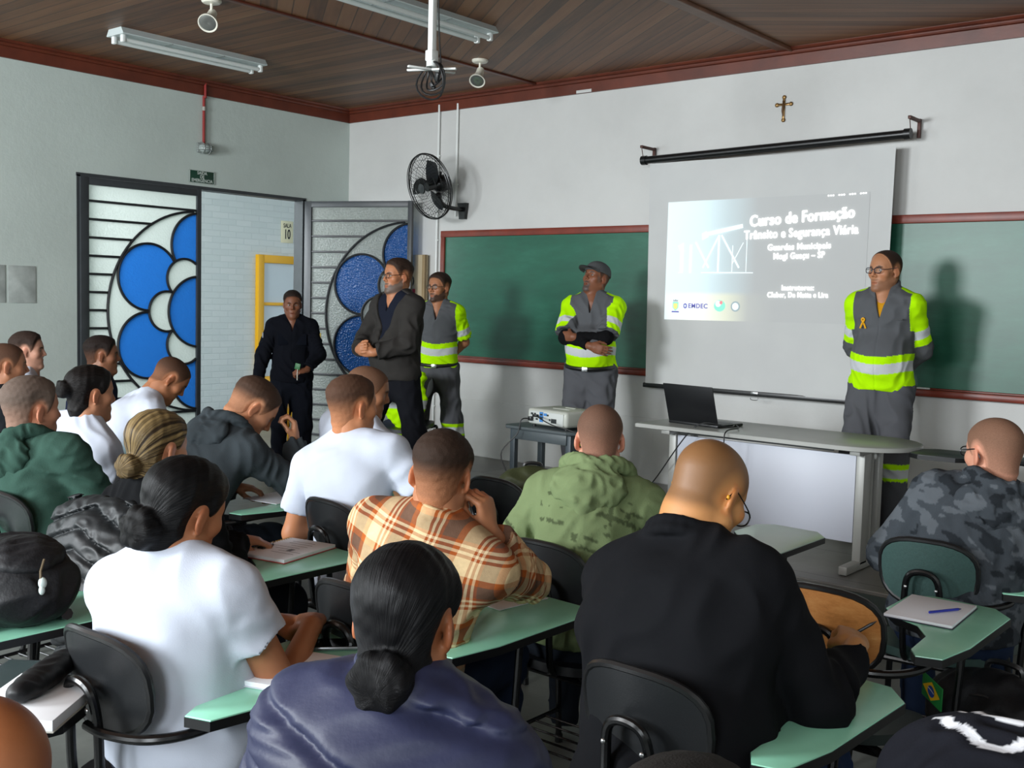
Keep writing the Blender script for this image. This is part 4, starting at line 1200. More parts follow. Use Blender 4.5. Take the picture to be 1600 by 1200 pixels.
def spotlight(x, y, aim, label, col):
    r = empty('spotlight', label, 'light', (x, y, CEIL), 0, 'swivel spotlights on the ceiling')
    b = MB(); b.lathe([(0.065, 0.0), (0.065, -0.012), (0.055, -0.022), (0.015, -0.026)]); b.build('base', col, r)
    b = MB(); b.cyl((0, 0, -0.02), (0, 0, -0.075), 0.009, 10); b.ell((0, 0, -0.08), (0.018, 0.018, 0.018)); b.build('swivel_arm', col, r)
    d = unit(aim); M = Vector(d).to_track_quat('Z', 'Y').to_matrix()
    b = MB(); b.lathe([(0.022, -0.05), (0.030, -0.045), (0.032, 0.01), (0.045, 0.06), (0.062, 0.085), (0.064, 0.10), (0.058, 0.10), (0.045, 0.085)], tuple(V3(0, 0, -0.10) + d * 0.01), 24, M); b.build('lamp_head', col, r)
    b = MB(); b.lathe([(0.01, 0.03), (0.035, 0.065), (0.056, 0.095), (0.05, 0.097), (0.0, 0.092)], tuple(V3(0, 0, -0.10) + d * 0.01), 24, M); b.build('reflector', mat('lamp_reflector', '#9a9c98', 0.25, 0.8), r)
spotlight(-6.155, 4.22, (0.45, -0.55, -0.6), 'white reflector spotlight on the ceiling above the emergency exit', M_CREAM)
spotlight(-5.83, 6.50, (0.3, -0.6, -0.75), 'cream swivel spotlight on the ceiling above the fan', M_CREAM)
spotlight(-1.74, 6.66, (0.5, -0.6, -0.6), 'spotlight at the ceiling edge in the far top right corner', M_CREAM)

# projector pole and empty bracket with coiled cable
px, py, pz = -4.30, 4.39, 3.0
r = empty('projector_mount', 'white ceiling pole with an empty cross bracket', 'bracket', (px, py, CEIL))
dz = pz - CEIL
b = MB(); b.lathe([(0.06, 0), (0.06, -0.012), (0.03, -0.02)]); b.build('ceiling_plate', M_WHITEPL, r)
b = MB(); b.box((0, 0, dz / 2 - 0.0), (0.036, 0.036, -dz), 0.004); b.build('pole', M_WHITEPL, r)
b = MB(); b.box((0, 0, dz - 0.01), (0.055, 0.055, 0.06), 0.006); b.cyl((0, 0, dz - 0.03), (0, 0, dz - 0.07), 0.03, 14); b.build('swivel_joint', M_WHITEPL, r)
b = MB()
for a in (25, 70, 205, 250): 
    ca, sa = math.cos(rad(a)), math.sin(rad(a)); b.box((ca * 0.07, sa * 0.07, dz - 0.085), (0.15, 0.022, 0.012), 0.003, rot=(0, 0, rad(a)))
b.build('cross_bracket', M_WHITEPL, r)
cb = empty('coiled_cable', 'black cable coiled and hung under the white cross bracket', 'cable', (px, py, pz))
b = MB()
for i in range(5):
    rr = 0.055 + 0.012 * i; pts = [((0.6 * rr + 0.01 * i) * math.cos(t) + 0.01, 0.02 * math.sin(t * 2 + i) - 0.01 * i + 0.03, -0.10 - 0.012 * i + rr * math.sin(t)) for t in np.linspace(0, 2 * PI, 20)[:-1]]
    b.tube(pts, 0.0055, 6, closed=True)
b.build('cable_loops', M_RUBBER, cb)
b = MB(); b.box((0.045, 0, -0.13), (0.03, 0.02, 0.05), 0.005, rot=(0.3, 0.4, 0)); b.box((-0.01, 0.02, -0.17), (0.022, 0.02, 0.045), 0.004, rot=(0.2, -0.5, 0)); b.build('plug', M_BLACKPL, cb)
b = MB(); b.tube(catmull([(0.02, 0.02, 0.35), (0.025, 0.03, 0.1), (0.05, 0.02, -0.05), (0.055, 0.0, -0.12)], 5), 0.0045, 6); b.build('hanging_lead', M_RUBBER, cb)

# wall fan
fx, fz = -6.99, 2.70
r = empty('wall_fan', 'black caged oscillating fan on the front wall', 'fan', (fx + 0.10, WY, fz - 0.22))
b = MB(); b.prism([(-0.035, -0.09), (0.035, -0.09), (0.055, 0.06), (-0.055, 0.06)], 0, 0.04, M=Euler((PI / 2, 0, 0)).to_matrix()); b.build('wall_bracket', M_BLACK, r)
b = MB(); b.tube(catmull([(0, -0.03, 0.0), (0, -0.14, 0.0), (-0.02, -0.27, 0.02), (-0.04, -0.31, 0.10)], 6), 0.02, 12); b.ell((-0.04, -0.315, 0.10), (0.032, 0.032, 0.035)); b.build('arm', M_BLACK, r)
ax = unit((-0.15, -1, -0.30)); hub = V3(-0.06, -0.34, 0.20); M = Vector(ax).to_track_quat('Z', 'Y').to_matrix()
b = MB(); b.lathe([(0.0, -0.16), (0.05, -0.155), (0.075, -0.13), (0.082, -0.07), (0.07, -0.02), (0.045, 0.01), (0.02, 0.02)], tuple(hub), 20, M); b.cyl(hub - ax * 0.06 + V3(0, 0, 0.07), hub - ax * 0.06 + V3(0, 0, 0.11), 0.012, 8); b.build('motor', M_BLACK, r)
e1 = np.array(M.col[0]); e2 = np.array(M.col[1]); cc = hub + ax * 0.07
R0 = 0.30
b = MB()
for rr, dd, th in ((R0, 0.0, 0.007), (R0 - 0.004, 0.022, 0.004), (R0 - 0.004, -0.022, 0.004)): b.tube([cc + ax * dd + rr * (math.cos(a) * e1 + math.sin(a) * e2) for a in np.linspace(0, 2 * PI, 49)[:-1]], th, 6, closed=True)
for sgn in (1, -1):
    for i in range(44):
        a = 2 * PI * i / 44; u = math.cos(a) * e1 + math.sin(a) * e2
        a2 = a + 0.25; u2 = math.cos(a2) * e1 + math.sin(a2) * e2
        b.tube([cc + u * R0, cc + u2 * R0 * 0.62 + ax * sgn * 0.075, cc + u2 * 0.05 + ax * sgn * 0.09], 0.0016, 4, cap=False)
    for rr, dd in ((0.10, 0.088), (0.19, 0.073), (0.25, 0.045)): b.tube([cc + ax * sgn * dd + rr * (math.cos(a) * e1 + math.sin(a) * e2) for a in np.linspace(0, 2 * PI, 33)[:-1]], 0.0018, 4, closed=True)
b.build('cage', M_BLACK, r)
b = MB(); b.lathe([(0.0, 0.1), (0.045, 0.096), (0.05, 0.088), (0.0, 0.084)], tuple(hub + ax * 0.07), 18, M); b.build('badge', M_BLACK, r)
for i in range(3):
    a0 = i * 2 * PI / 3 + 0.75; b = MB(); vs, fs = [], []
    for j in range(9):
        t = j / 8; rr = 0.04 + 0.21 * t; wdt = 0.03 + 0.09 * math.sin(PI * min(1, t * 0.75 + 0.12))
        for s in (-1, 0, 1):
            a = a0 + s * wdt / (rr + 0.04) * 0.75 + 0.35 * t; vs.append(cc + rr * (math.cos(a) * e1 + math.sin(a) * e2) + ax * (s * 0.022 * (1 - 0.3 * t)))
    for j in range(8):
        for q in range(2): fs.append((j * 3 + q, j * 3 + q + 1, j * 3 + q + 4, j * 3 + q + 3))
    n = len(vs); b.add(vs, fs); b.add([v + ax * 0.004 for v in vs], [f[::-1] for f in fs]); b.build('blade', M_BLACK, r)
b = MB(); b.cyl(hub, cc + ax * 0.03, 0.04, 16); b.build('hub', M_BLACK, r)
# conduits above and below the fan
for x, z0, z1, lb in ((-7.225, 0.30, 3.48, 'long white conduit pipe on the front wall left of the board'), (-6.985, 2.42, 3.47, 'short white conduit pipe above the fan bracket')):
    b = MB(); b.cyl((x, WY - 0.02, z0), (x, WY - 0.02, z1), 0.011, 10)
    for z in np.arange(z0 + 0.3, z1, 0.8): b.box((x, WY - 0.012, z), (0.034, 0.022, 0.014), 0.003)
    tag(b.build('conduit_pipe', M_WHITEPL), lb, 'pipe', 'white conduits by the fan')
# red conduit, bulkhead lamp, exit sign
r = empty('bulkhead_lamp', 'caged oval bulkhead lamp over the door', 'light', (WX, 5.755, 2.945))
b = MB(); b.box((0.015, 0, 0), (0.03, 0.14, 0.09), 0.012); b.build('lamp_base', mat('grey_cast_metal', '#8f9693', 0.5, 0.3), r)
b = MB(); b.ell((0.035, 0, 0), (0.055, 0.062, 0.042)); b.build('globe', mat('ribbed_lamp_glass', '#a9b3af', 0.15), r)
b = MB()
for z in (-0.02, 0.0, 0.02): b.tube([(0.02 + 0.078 * math.sin(t), 0.078 * math.cos(t), z) for t in np.linspace(0, PI, 13)], 0.0035, 6)
for y in (-0.035, 0.035): b.tube([(0.02 + 0.066 * math.sin(t), y, 0.053 * math.cos(t)) for t in np.linspace(0, PI, 13)], 0.0035, 6)
b.build('wire_guard', mat('guard_wire', '#a7aeab', 0.4, 0.6), r)
M_REDP = mat('red_conduit_paint', '#8e2420', 0.45)
r = empty('red_conduit', 'dark red electrical conduit running down to the bulkhead lamp', 'pipe', (WX, 5.755, 2.99))
b = MB(); b.cyl((0.018, 0, 0.0), (0.018, 0, 0.42), 0.0125, 10); b.cyl((0.04, 0, 0.40), (0.04, 0, 0.54), 0.0115, 10); b.build('pipe', M_REDP, r)
b = MB(); b.cyl((0.018, 0, 0.29), (0.018, 0, 0.325), 0.017, 10); b.build('coupling', mat('coupling_grey', '#a9a8a0', 0.4, 0.5), r)
r = empty('exit_sign', 'dark green emergency exit sign above the door', 'sign', (WX + 0.006, 5.745, 2.685))
b = MB(); b.box((0, 0, 0), (0.006, 0.26, 0.118), 0.002); b.build('sign_board', mat('exit_sign_green', '#0e3a2a', 0.5), r)
b = MB(); 
for c, d in (((0.0035, 0, 0.056), (0.002, 0.26, 0.004)), ((0.0035, 0, -0.056), (0.002, 0.26, 0.004)), ((0.0035, 0.128, 0), (0.002, 0.004, 0.116)), ((0.0035, -0.128, 0), (0.002, 0.004, 0.116))): b.box(c, d)
b.build('border_line', mat('sign_white', '#c9d3cc', 0.5), r)
for i, tx in enumerate(('SAÍDA', 'DE', 'EMERGÊNCIA')):
    text_mesh('lettering', tx, 0.040, frame_mat((0.0045, 0, 0.034 - 0.034 * i), (0, 1, 0), (0, 0, 1)), mat('sign_white', '#c9d3cc', 0.5), r, 0.0006, sx=0.92)
# notices on the left wall
for y, lb in ((3.84, 'grey paper notice on the left wall cut by the frame edge'), (4.085, 'grey paper notice on the left wall nearer the door')):
    r = empty('wall_notice', lb, 'notice', (WX + 0.004, y, 1.665), 0, 'pair of grey notices on the left wall')
    b = MB(); b.box((0, 0, 0), (0.004, 0.225, 0.297), 0.001); b.build('sheet', mat('faded_grey_print', '#a7aeaa', 0.6, var=0.2, vscale=9), r)
# crucifix
M_BRASS = mat('aged_brass', '#8a6b3f', 0.4, 0.6, var=0.3, vscale=40); r = empty('crucifix', 'small brass crucifix on the front wall above the screen', 'crucifix', (-3.684, WY - 0.008, 3.125))
b = MB(); b.box((0, 0, -0.01), (0.018, 0.012, 0.155), 0.003); b.box((0, 0, 0.022), (0.105, 0.012, 0.018), 0.003)
for c in ((0, 0, 0.075), (0, 0, -0.092), (-0.056, 0, 0.022), (0.056, 0, 0.022)): b.ell(c, (0.016, 0.008, 0.016), 12, 8)
b.build('cross', M_BRASS, r)
b = MB(); b.tube([(0, -0.012, 0.03), (0.001, -0.014, 0.0), (-0.003, -0.014, -0.03), (0.002, -0.012, -0.065)], [0.006, 0.009, 0.007, 0.004], 8); b.ell((0.002, -0.016, 0.04), (0.007, 0.007, 0.009), 10, 8)
b.tube([(-0.042, -0.010, 0.028), (-0.01, -0.013, 0.018), (0.01, -0.013, 0.018), (0.042, -0.010, 0.028)], 0.0035, 6); b.build('corpus', mat('dark_bronze', '#5a4127', 0.45, 0.6), r)
# corridor door sign
r = empty('room_sign', 'small cream room number sign in the corridor', 'sign', (CX + 0.006, 8.83, 2.45))
b = MB(); b.box((0, 0, 0), (0.008, 0.19, 0.28), 0.002); b.build('sign_plate', mat('cream_sign', '#d8d2b0', 0.5), r)
text_mesh('lettering', 'SALA', 0.075, frame_mat((0.006, 0, 0.078), (0, 1, 0), (0, 0, 1)), M_INK, r, 0.001, sx=0.75)
text_mesh('lettering', '10', 0.17, frame_mat((0.006, 0, -0.035), (0, 1, 0), (0, 0, 1)), M_INK, r, 0.004, sx=0.62)

# ------------------------------------------------------------------ chalkboards
t = NT('green_chalkboard'); v = t.mapping('Object', scale=(0.6, 1, 2.2)); t.color(t.ramp(t.noise(v, 2.4, 6, 0.65), [(0.3, '#154f3c'), (0.55, '#1b5d47'), (0.8, '#31705b')]))
t.b.inputs['Roughness'].default_value = 0.38; t.b.inputs['Specular IOR Level'].default_value = 0.55; M_BOARD = t.m
M_BFRAME = mat('red_brown_board_frame', '#742c1c', 0.4, var=0.25, vscale=6)
def chalkboard(x0, x1, z0, z1, label):
    r = empty('chalkboard', label, 'chalkboard', ((x0 + x1) / 2, WY, (z0 + z1) / 2), 0, 'green chalkboards'); w, h = x1 - x0, z1 - z0
    b = MB(); b.box((0, -0.012, 0), (w - 0.06, 0.02, h - 0.06)); b.build('writing_surface', M_BOARD, r)
    b = MB(); b.box((0, -0.022, h / 2 - 0.03), (w, 0.044, 0.06), 0.006); b.box((0, -0.022, -h / 2 + 0.03), (w, 0.044, 0.06), 0.006)
    for s in (-1, 1): b.box((s * (w / 2 - 0.025), -0.021, 0), (0.05, 0.042, h - 0.10), 0.006)
    b.build('frame', M_BFRAME, r)
    b = MB(); b.box((0, -0.055, -h / 2 + 0.025), (w, 0.05, 0.05), 0.012); b.build('chalk_ledge', M_BFRAME, r)
chalkboard(-7.155, -4.05, 1.05, 2.285, 'long green chalkboard between the door and the screen')
chalkboard(-3.55, -0.9, 1.055, 2.30, 'green chalkboard to the right of the screen')
b = MB(); b.cyl((-2.62, WY - 0.07, 1.112), (-2.48, WY - 0.07, 1.112), 0.006, 8); tag(b.build('chalk_stick', M_WHITEPL), 'white chalk stick on the ledge beside the standing instructor', 'chalk')

# ------------------------------------------------------------------ projection screen
SY = WY - 0.15
r = empty('projection_screen', 'white pull-down projection screen with a black case', 'screen', (-3.745, SY, 2.79))
t = NT('matt_screen_white'); v = t.mapping('Object'); t.color(t.ramp(t.noise(v, 1.6, 4), [(0.3, '#bfc0bf'), (0.7, '#c8c9c7')])); t.b.inputs['Roughness'].default_value = 0.8; M_SCREEN = t.m
def screen_y(u, v):     # very slight waves of the hanging sheet; u 0..1 across, v 0..1 down
    return 0.010 * math.sin(u * 9 + 1.2 + v * 2) * (0.25 + 0.75 * u) * v + 0.004 * math.sin(u * 23)
def scr(u, v, dy=0.0):
    xl = -1.005 + 0.03 * v; xr = 0.975 - 0.01 * v
    return (xl + (xr - xl) * u, screen_y(u, v) - dy, -0.03 - 1.765 * v)
b = MB(); nu, nv = 60, 24
vs = [scr(i / nu, j / nv) for j in range(nv + 1) for i in range(nu + 1)]
fs = [(j * (nu + 1) + i, (j + 1) * (nu + 1) + i, (j + 1) * (nu + 1) + i + 1, j * (nu + 1) + i + 1) for j in range(nv) for i in range(nu)]
b.add(vs, fs); sheet = b.build('screen_sheet', M_SCREEN, r)
b = MB(); b.cyl((-1.07, 0.0, 0.0), (1.06, 0.0, 0.045), 0.030, 18); b.build('case', M_BLACK, r)
for x, z in ((-1.06, 0.0), (1.05, 0.045)):
    b = MB(); b.cyl((x - 0.022, 0, z), (x + 0.022, 0, z), 0.037, 18); b.build('end_cap', M_BLACKPL, r)
b = MB(); b.box((0.0, 0.008, -1.805), (2.0, 0.024, 0.036), 0.006); b.build('bottom_bar', M_BLACKPL, r)
b = MB(); b.box((0.0, -0.006, -1.80), (0.06, 0.012, 0.02), 0.003); b.tube(catmull([(-0.03, -0.005, -1.83), (-0.025, -0.01, -1.85), (0.025, -0.01, -1.85), (0.03, -0.005, -1.83)], 4), 0.003, 6); b.build('pull_handle', M_CHROME, r)
for x, z in ((-1.05, 0.0), (1.08, 0.045)):
    b = MB(); b.box((x, 0.03, z + 0.10), (0.022, 0.20, 0.022), 0.003); b.box((x, 0.125, z + 0.05), (0.022, 0.022, 0.13), 0.003); b.tube([(x, -0.06, z + 0.09), (x, -0.04, z + 0.03)], 0.003, 6)
    b.build('wall_hook', mat('rusty_hook_steel', '#4a2a22', 0.5, 0.3), r)
# projected slide: light thrown on the sheet
SX0_, SX1_, SZT, SZB = -4.566, -2.935, 2.452, 1.528
def S2(x, z, dy):
    v = (2.79 - 0.03 - z) / 1.765; xl = -1.005 + 0.03 * v; xr = 0.975 - 0.01 * v; u = (x + 3.745 - xl) / (xr - xl)
    return (x + 3.745, screen_y(u, v) - dy, z - 2.79)
t = NT('projected_slide'); tc = t.n('ShaderNodeAttribute'); tc.attribute_name = 'uvw'; sp = t.n('ShaderNodeSeparateXYZ'); t.l(tc.outputs['Vector'], sp.inputs['Vector'])
U, Vv = sp.outputs['X'], sp.outputs['Y']
skyc = t.ramp(U, [(0.0, '#d8f6ff'), (0.2, '#bfe9f5'), (0.33, '#7fa3ad'), (0.48, '#2b3337'), (0.6, '#131416'), (1.0, '#0e0f10')])
lowc = t.ramp(U, [(0.0, '#e6fbff'), (0.18, '#fdfff0'), (0.33, '#c9cda0'), (0.45, '#55584c'), (0.58, '#181818'), (1.0, '#101011')])
ml = t.n('ShaderNodeMapRange'); ml.interpolation_type = 'SMOOTHSTEP'; ml.inputs['From Min'].default_value = 0.20; ml.inputs['From Max'].default_value = 0.25; t.l(Vv, ml.inputs['Value'])
ec = t.mix(ml.outputs['Result'], lowc, skyc)
gl = t.noise(t.mapping(attr='uvw', scale=(3, 3, 3)), 1.0, 3)
t.l(t.mix(t.math('MULTIPLY', gl, 0.25), ec, '#ffffff', 'SOFT_LIGHT'), t.b.inputs['Emission Color']); t.b.inputs['Emission Strength'].default_value = 0.42
t.b.inputs['Base Color'].default_value = (*rgb('#bebfbe'), 1); t.b.inputs['Roughness'].default_value = 0.8; M_SLIDE = t.m
b = MB(); nu, nv = 60, 20
vs = [S2(SX0_ + (SX1_ - SX0_) * i / nu, SZT + (SZB - SZT) * j / nv + 0.012 * (i / nu - 0.5), 0.002) for j in range(nv + 1) for i in range(nu + 1)]
fs = [(j * (nu + 1) + i, (j + 1) * (nu + 1) + i, (j + 1) * (nu + 1) + i + 1, j * (nu + 1) + i + 1) for j in range(nv) for i in range(nu)]
b.add(vs, fs); sl = b.build('projected_slide', M_SLIDE, r)
at = sl.data.attributes.new('uvw', 'FLOAT_VECTOR', 'POINT'); at.data.foreach_set('vector', np.array([(i / nu, 1 - j / nv, 0) for j in range(nv + 1) for i in range(nu + 1)], np.float32).ravel())
sl['label'] = 'projected title slide with white lettering'
def glow(name, c, s): return mat(name, c if s < 0.4 else '#bebfbe', 0.8, emit=(c, s))
G_TXT = glow('projected_white', '#ffffff', 1.0); G_SOFT = glow('projected_pale', '#ddf6ff', 0.6); G_BLUE = glow('projected_blue', '#6d6fc0', 0.10); G_YEL = glow('projected_yellow', '#f0d880', 0.32); G_GRN = glow('projected_green', '#8ff0cc', 0.22); G_GREY = glow('projected_grey', '#a9b8bc', 0.08); G_RED = glow('projected_red', '#f08a90', 0.25)
def stext(tx, x, z, width, size, slope=0.05, bold=0.0):
    M = frame_mat(S2(x, z, 0.008), (1, 0, slope), (0, 0, 1)); o = text_mesh('slide_lettering', tx, size, M, G_TXT, sl, 0.0008, 0.0004, space=1.08)
    me = o.data; n = len(me.vertices); co = np.empty(n * 3, np.float32); me.vertices.foreach_get('co', co); co = co.reshape(-1, 3)
    cx = S2(x, z, 0)[0]; co[:, 0] = cx + (co[:, 0] - cx) * width / (co[:, 0].max() - co[:, 0].min())
    # heavy strokes: the same line struck several times, a hair apart
    vs, fs = [], []; polys = [tuple(p.vertices) for p in me.polygons]
    for i_, (dx, dz) in enumerate(((0, 0), (-bold, 0), (bold, 0), (0, bold * 0.3), (0, -bold * 0.3), (bold * 0.5, bold * 0.2), (-bold * 0.5, -bold * 0.2))):
        q = co + np.array([dx, 0, dz]); vs += [(p_[0], S2(p_[0] - 3.745, p_[2] + 2.79, 0.005)[1] - (0.001 if p_[1] < co[:, 1].mean() else 0) - i_ * 0.00015, p_[2]) for p_ in q]; fs += [tuple(v_ + i_ * n for v_ in f_) for f_ in polys]
    m2 = bpy.data.meshes.new('slide_lettering'); m2.from_pydata(vs, [], fs); m2.materials.append(G_TXT); o.data = m2
stext('Curso de Formação', -3.44, 2.296, 0.80, 0.118, 0.045, 0.0042)
stext('Trânsito e Segurança Viária', -3.445, 2.185, 0.88, 0.092, 0.025, 0.0024)
stext('Guardas Municipais', -3.445, 2.084, 0.49, 0.064, 0.02, 0.0013)
stext('Mogi Guaçu – SP', -3.443, 2.018, 0.40, 0.064, 0.02, 0.0013)
stext('Instrutores:', -3.44, 1.784, 0.255, 0.054, 0.01, 0.0011)
stext('Cleber, De Matta e Lira', -3.44, 1.732, 0.475, 0.054, 0.01, 0.0011)
b = MB()
for k in range(4):
    for q in range(3): x = -3.235 + k * 0.078 + q * 0.018; b.box(S2(x, 2.446 + 0.03 * (x + 3.1), 0.004), (0.011, 0.002, 0.010))
b.build('slide_dash_row', G_TXT, sl)
b = MB()
def bar(x0, z0, x1, z1, w):
    p0, p1 = S2(x0, z0, 0.004), S2(x1, z1, 0.004); d = unit(V3(*p1) - V3(*p0)); n = V3(-d[2], 0, d[0]) * w / 2; p0, p1 = V3(*p0), V3(*p1)
    b.quad(p0 - n, p1 - n, p1 + n, p0 + n)
for k, (x0, z0, x1, z1, w) in enumerate([(-4.45, 2.08, -4.20, 2.19, 0.05), (-4.20, 2.19, -3.90, 2.245, 0.03), (-4.42, 2.08, -4.42, 1.90, 0.03), (-4.34, 2.11, -4.34, 1.89, 0.022), (-4.30, 2.13, -4.18, 1.93, 0.016), (-4.10, 2.18, -4.23, 1.93, 0.014), (-4.10, 2.18, -4.10, 1.89, 0.016), (-4.08, 2.18, -3.92, 1.93, 0.014), (-4.45, 1.893, -3.80, 1.893, 0.006), (-3.98, 2.10, -3.98, 1.90, 0.006), (-3.86, 2.15, -3.86, 1.90, 0.005), (-3.98, 1.96, -3.89, 2.12, 0.006)]): bar(x0, z0, x1, z1, w)
b.build('slide_bridge', G_SOFT, sl, smooth=False)
def flat(name, poly, x, z, m, dy=0.004):
    b = MB(); b.add([S2(x + px_, z + pz_, dy) for px_, pz_ in poly], [tuple(range(len(poly)))]); return b.build(name, m, sl, smooth=False)
disc = lambda r_, n=24, sx=1: [(sx * r_ * math.cos(2 * PI * i / n), r_ * math.sin(2 * PI * i / n)) for i in range(n)]
flat('slide_crest', [(-0.026, 0.03), (0.026, 0.03), (0.026, -0.015), (0.0, -0.04), (-0.026, -0.015)], -4.462, 1.632, G_GRN); flat('slide_crest', [(-0.018, 0.02), (0.018, 0.02), (0.018, -0.012), (0.0, -0.028), (-0.018, -0.012)], -4.462, 1.630, G_YEL, 0.005)
flat('slide_crest', [(-0.022, 0.034), (-0.022, 0.05), (-0.012, 0.042), (0, 0.052), (0.012, 0.042), (0.022, 0.05), (0.022, 0.034)], -4.462, 1.632, G_GREY, 0.005); flat('slide_crest', [(-0.035, -0.052), (0.035, -0.052), (0.032, -0.042), (-0.032, -0.042)], -4.462, 1.632, G_BLUE, 0.005)
flat('slide_logo', [(0.018 * math.cos(a + 0.52), 0.022 * math.sin(a + 0.52)) for a in np.arange(0, 2 * PI, PI / 3)], -4.372, 1.633, G_BLUE); flat('slide_logo', [(0.008 * math.cos(a + 0.52), 0.010 * math.sin(a + 0.52)) for a in np.arange(0, 2 * PI, PI / 3)], -4.372, 1.633, G_SOFT, 0.005)
o = text_mesh('slide_lettering', 'EMDEC', 0.05, frame_mat(S2(-4.258, 1.633, 0.006), (1, 0, 0), (0, 0, 1)), G_BLUE, sl, 0.001, 0.0003, sx=1.0, space=1.1)
flat('slide_emblem', disc(0.044, 24, 1.1), -4.072, 1.640, G_GRN); flat('slide_emblem', disc(0.024), -4.085, 1.655, G_SOFT, 0.005); flat('slide_emblem', disc(0.016, 5), -4.06, 1.665, G_RED, 0.006)
flat('slide_emblem', disc(0.040), -3.937, 1.638, G_GREY); flat('slide_emblem', disc(0.027), -3.937, 1.638, G_SOFT, 0.005)

# board leaning behind the open door leaf
r = empty('notice_board', 'tall tan wooden board with red panel leaning behind the open door', 'board', (-7.62, WY - 0.05, 0.0))
b = MB(); b.box((0, 0, 1.03), (0.60, 0.03, 2.06), 0.004); b.build('panel', mat('tan_board', '#b3a384', 0.6, var=0.1), r)
b = MB(); b.box((0.285, -0.02, 1.03), (0.035, 0.03, 2.06), 0.004); b.box((-0.285, -0.02, 1.03), (0.035, 0.03, 2.06), 0.004); b.build('edge_strip', mat('raw_wood_strip', '#8f7a58', 0.6, var=0.2), r)
b = MB(); b.box((0.02, -0.018, 1.58), (0.28, 0.006, 0.30)); b.build('red_panel', mat('red_print', '#a81c24', 0.5), r)
text_mesh('lettering', 'TO', 0.16, frame_mat((0.06, -0.018, 1.80), (1, 0, 0), (0, 0, 1)), M_INK, r, 0.003, sx=0.8)
# ------------------------------------------------------------------ teacher's table, laptop, projector
M_GREYTOP = mat('grey_laminate', '#8f918c', 0.35); M_GREYLEG = mat('grey_steel_leg', '#9b9b96', 0.4, 0.1); M_PANEL = mat('white_modesty_panel', '#b9bcc6', 0.45)
TH = STAGE + 0.72
r = empty('teacher_table', 'grey teacher table with a rounded end and white front panel', 'table', (-2.9, 5.98, STAGE))
h = 0.72
poly = [(-0.80, -0.30), (0.55, -0.32)] + [(0.55 + 0.32 * math.sin(a) * 1.0, -0.0 - 0.32 * math.cos(a)) for a in np.linspace(0.15, PI - 0.15, 14)] + [(0.55, 0.32), (-0.80, 0.34)]
b = MB(); b.prism(poly, h - 0.028, h, bev=0.008); b.build('table_top', M_GREYTOP, r)
b = MB(); b.prism([(x * 1.004, y * 1.01) for x, y in poly], h - 0.026, h - 0.004); b.build('edge_band', mat('edge_band_grey', '#a3a49f', 0.3), r)
for x in (-0.62, 0.60):
    lg = MB(); lg.box((x, -0.10, h / 2), (0.05, 0.10, h - 0.06), 0.006); lg.box((x, 0.10, h / 2 + 0.0), (0.05, 0.06, h - 0.06), 0.006)
    lg.cyl((x, 0.0, 0.03), (x, 0.0, h - 0.06), 0.018, 12); lg.box((x, 0.0, h - 0.045), (0.06, 0.48, 0.03), 0.004); L = lg.build('leg', M_GREYLEG, r)
    ft = MB(); ft.box((x, 0.0, 0.028), (0.05, 0.66, 0.048), 0.006); ft.build('foot', M_GREYLEG, L)
b = MB(); b.box((-0.01, -0.13, 0.40), (1.16, 0.018, 0.50), 0.003); b.build('front_panel', M_PANEL, r)
b = MB(); b.box((-0.05, -0.17, h - 0.045), (1.0, 0.02, 0.02), 0.003); b.build('support_rail', mat('dark_rail', '#4a4c4b', 0.4), r)

LX, LY = -3.36, 5.98
M_LAP = mat('black_laptop_shell', '#0d0e11', 0.4)
r = empty('laptop', 'open black laptop seen from behind on the grey table', 'laptop', (LX, LY, TH), rad(180 - 8))
b = MB(); b.box((0, 0.02, 0.010), (0.385, 0.26, 0.018), 0.005); base = b.build('laptop_base', M_LAP, r)
b = MB(); b.box((0, 0.03, 0.0195), (0.34, 0.12, 0.002)); b.build('keyboard', mat('laptop_keys', '#23252a', 0.5), base)
Mx = Euler((rad(-17 + 0), 0, 0)).to_matrix()
b = MB(); b.box((0, 0, 0.125), (0.385, 0.008, 0.25), 0.004); lid = b.build('laptop_lid', M_LAP, r)
lid.location = (0, 0.145, 0.016); lid.rotation_euler = (rad(-17), 0, 0)
b = MB(); b.box((0, -0.005, 0.125), (0.36, 0.002, 0.215)); b.build('laptop_screen', mat('laptop_display', '#20242c', 0.2, emit=('#5a6b80', 0.2)), lid)

# projector desk: an old school desk with a dark top
PX, PY, ph = -4.62, 6.05, 0.58
M_DKTOP = mat('dark_grey_desk_top', '#4b5356', 0.4); M_DKLEG = mat('dark_blue_grey_steel', '#3d474d', 0.42)
r = empty('projector_desk', 'small dark grey desk carrying the projector', 'desk', (PX, PY, STAGE), rad(-3))
b = MB(); b.prism([(-0.33, -0.17), (-0.28, -0.22), (0.28, -0.22), (0.33, -0.17), (0.33, 0.22), (-0.33, 0.22)], ph - 0.022, ph, bev=0.005); b.build('desk_top', M_DKTOP, r)
for x in (-0.26, 0.26):
    for y in (-0.15, 0.15):
        b = MB(); b.box((x, y, (ph - 0.02) / 2), (0.045, 0.04, ph - 0.022), 0.004); b.build('leg', M_DKLEG, r)
for y in (-0.17, 0.17):
    b = MB(); b.box((0, y, ph - 0.06), (0.5, 0.02, 0.075), 0.004); b.build('apron', M_DKTOP, r)
PZ = STAGE + ph
r = empty('projector', 'light grey video projector on the small dark desk', 'projector', (PX + 0.06, PY + 0.0, PZ), rad(-8))
M_PJ = mat('light_grey_projector', '#b9bcb2', 0.45)
b = MB(); b.box((0, 0, 0.075), (0.40, 0.32, 0.115), 0.025, seg=3); b.build('housing', M_PJ, r)
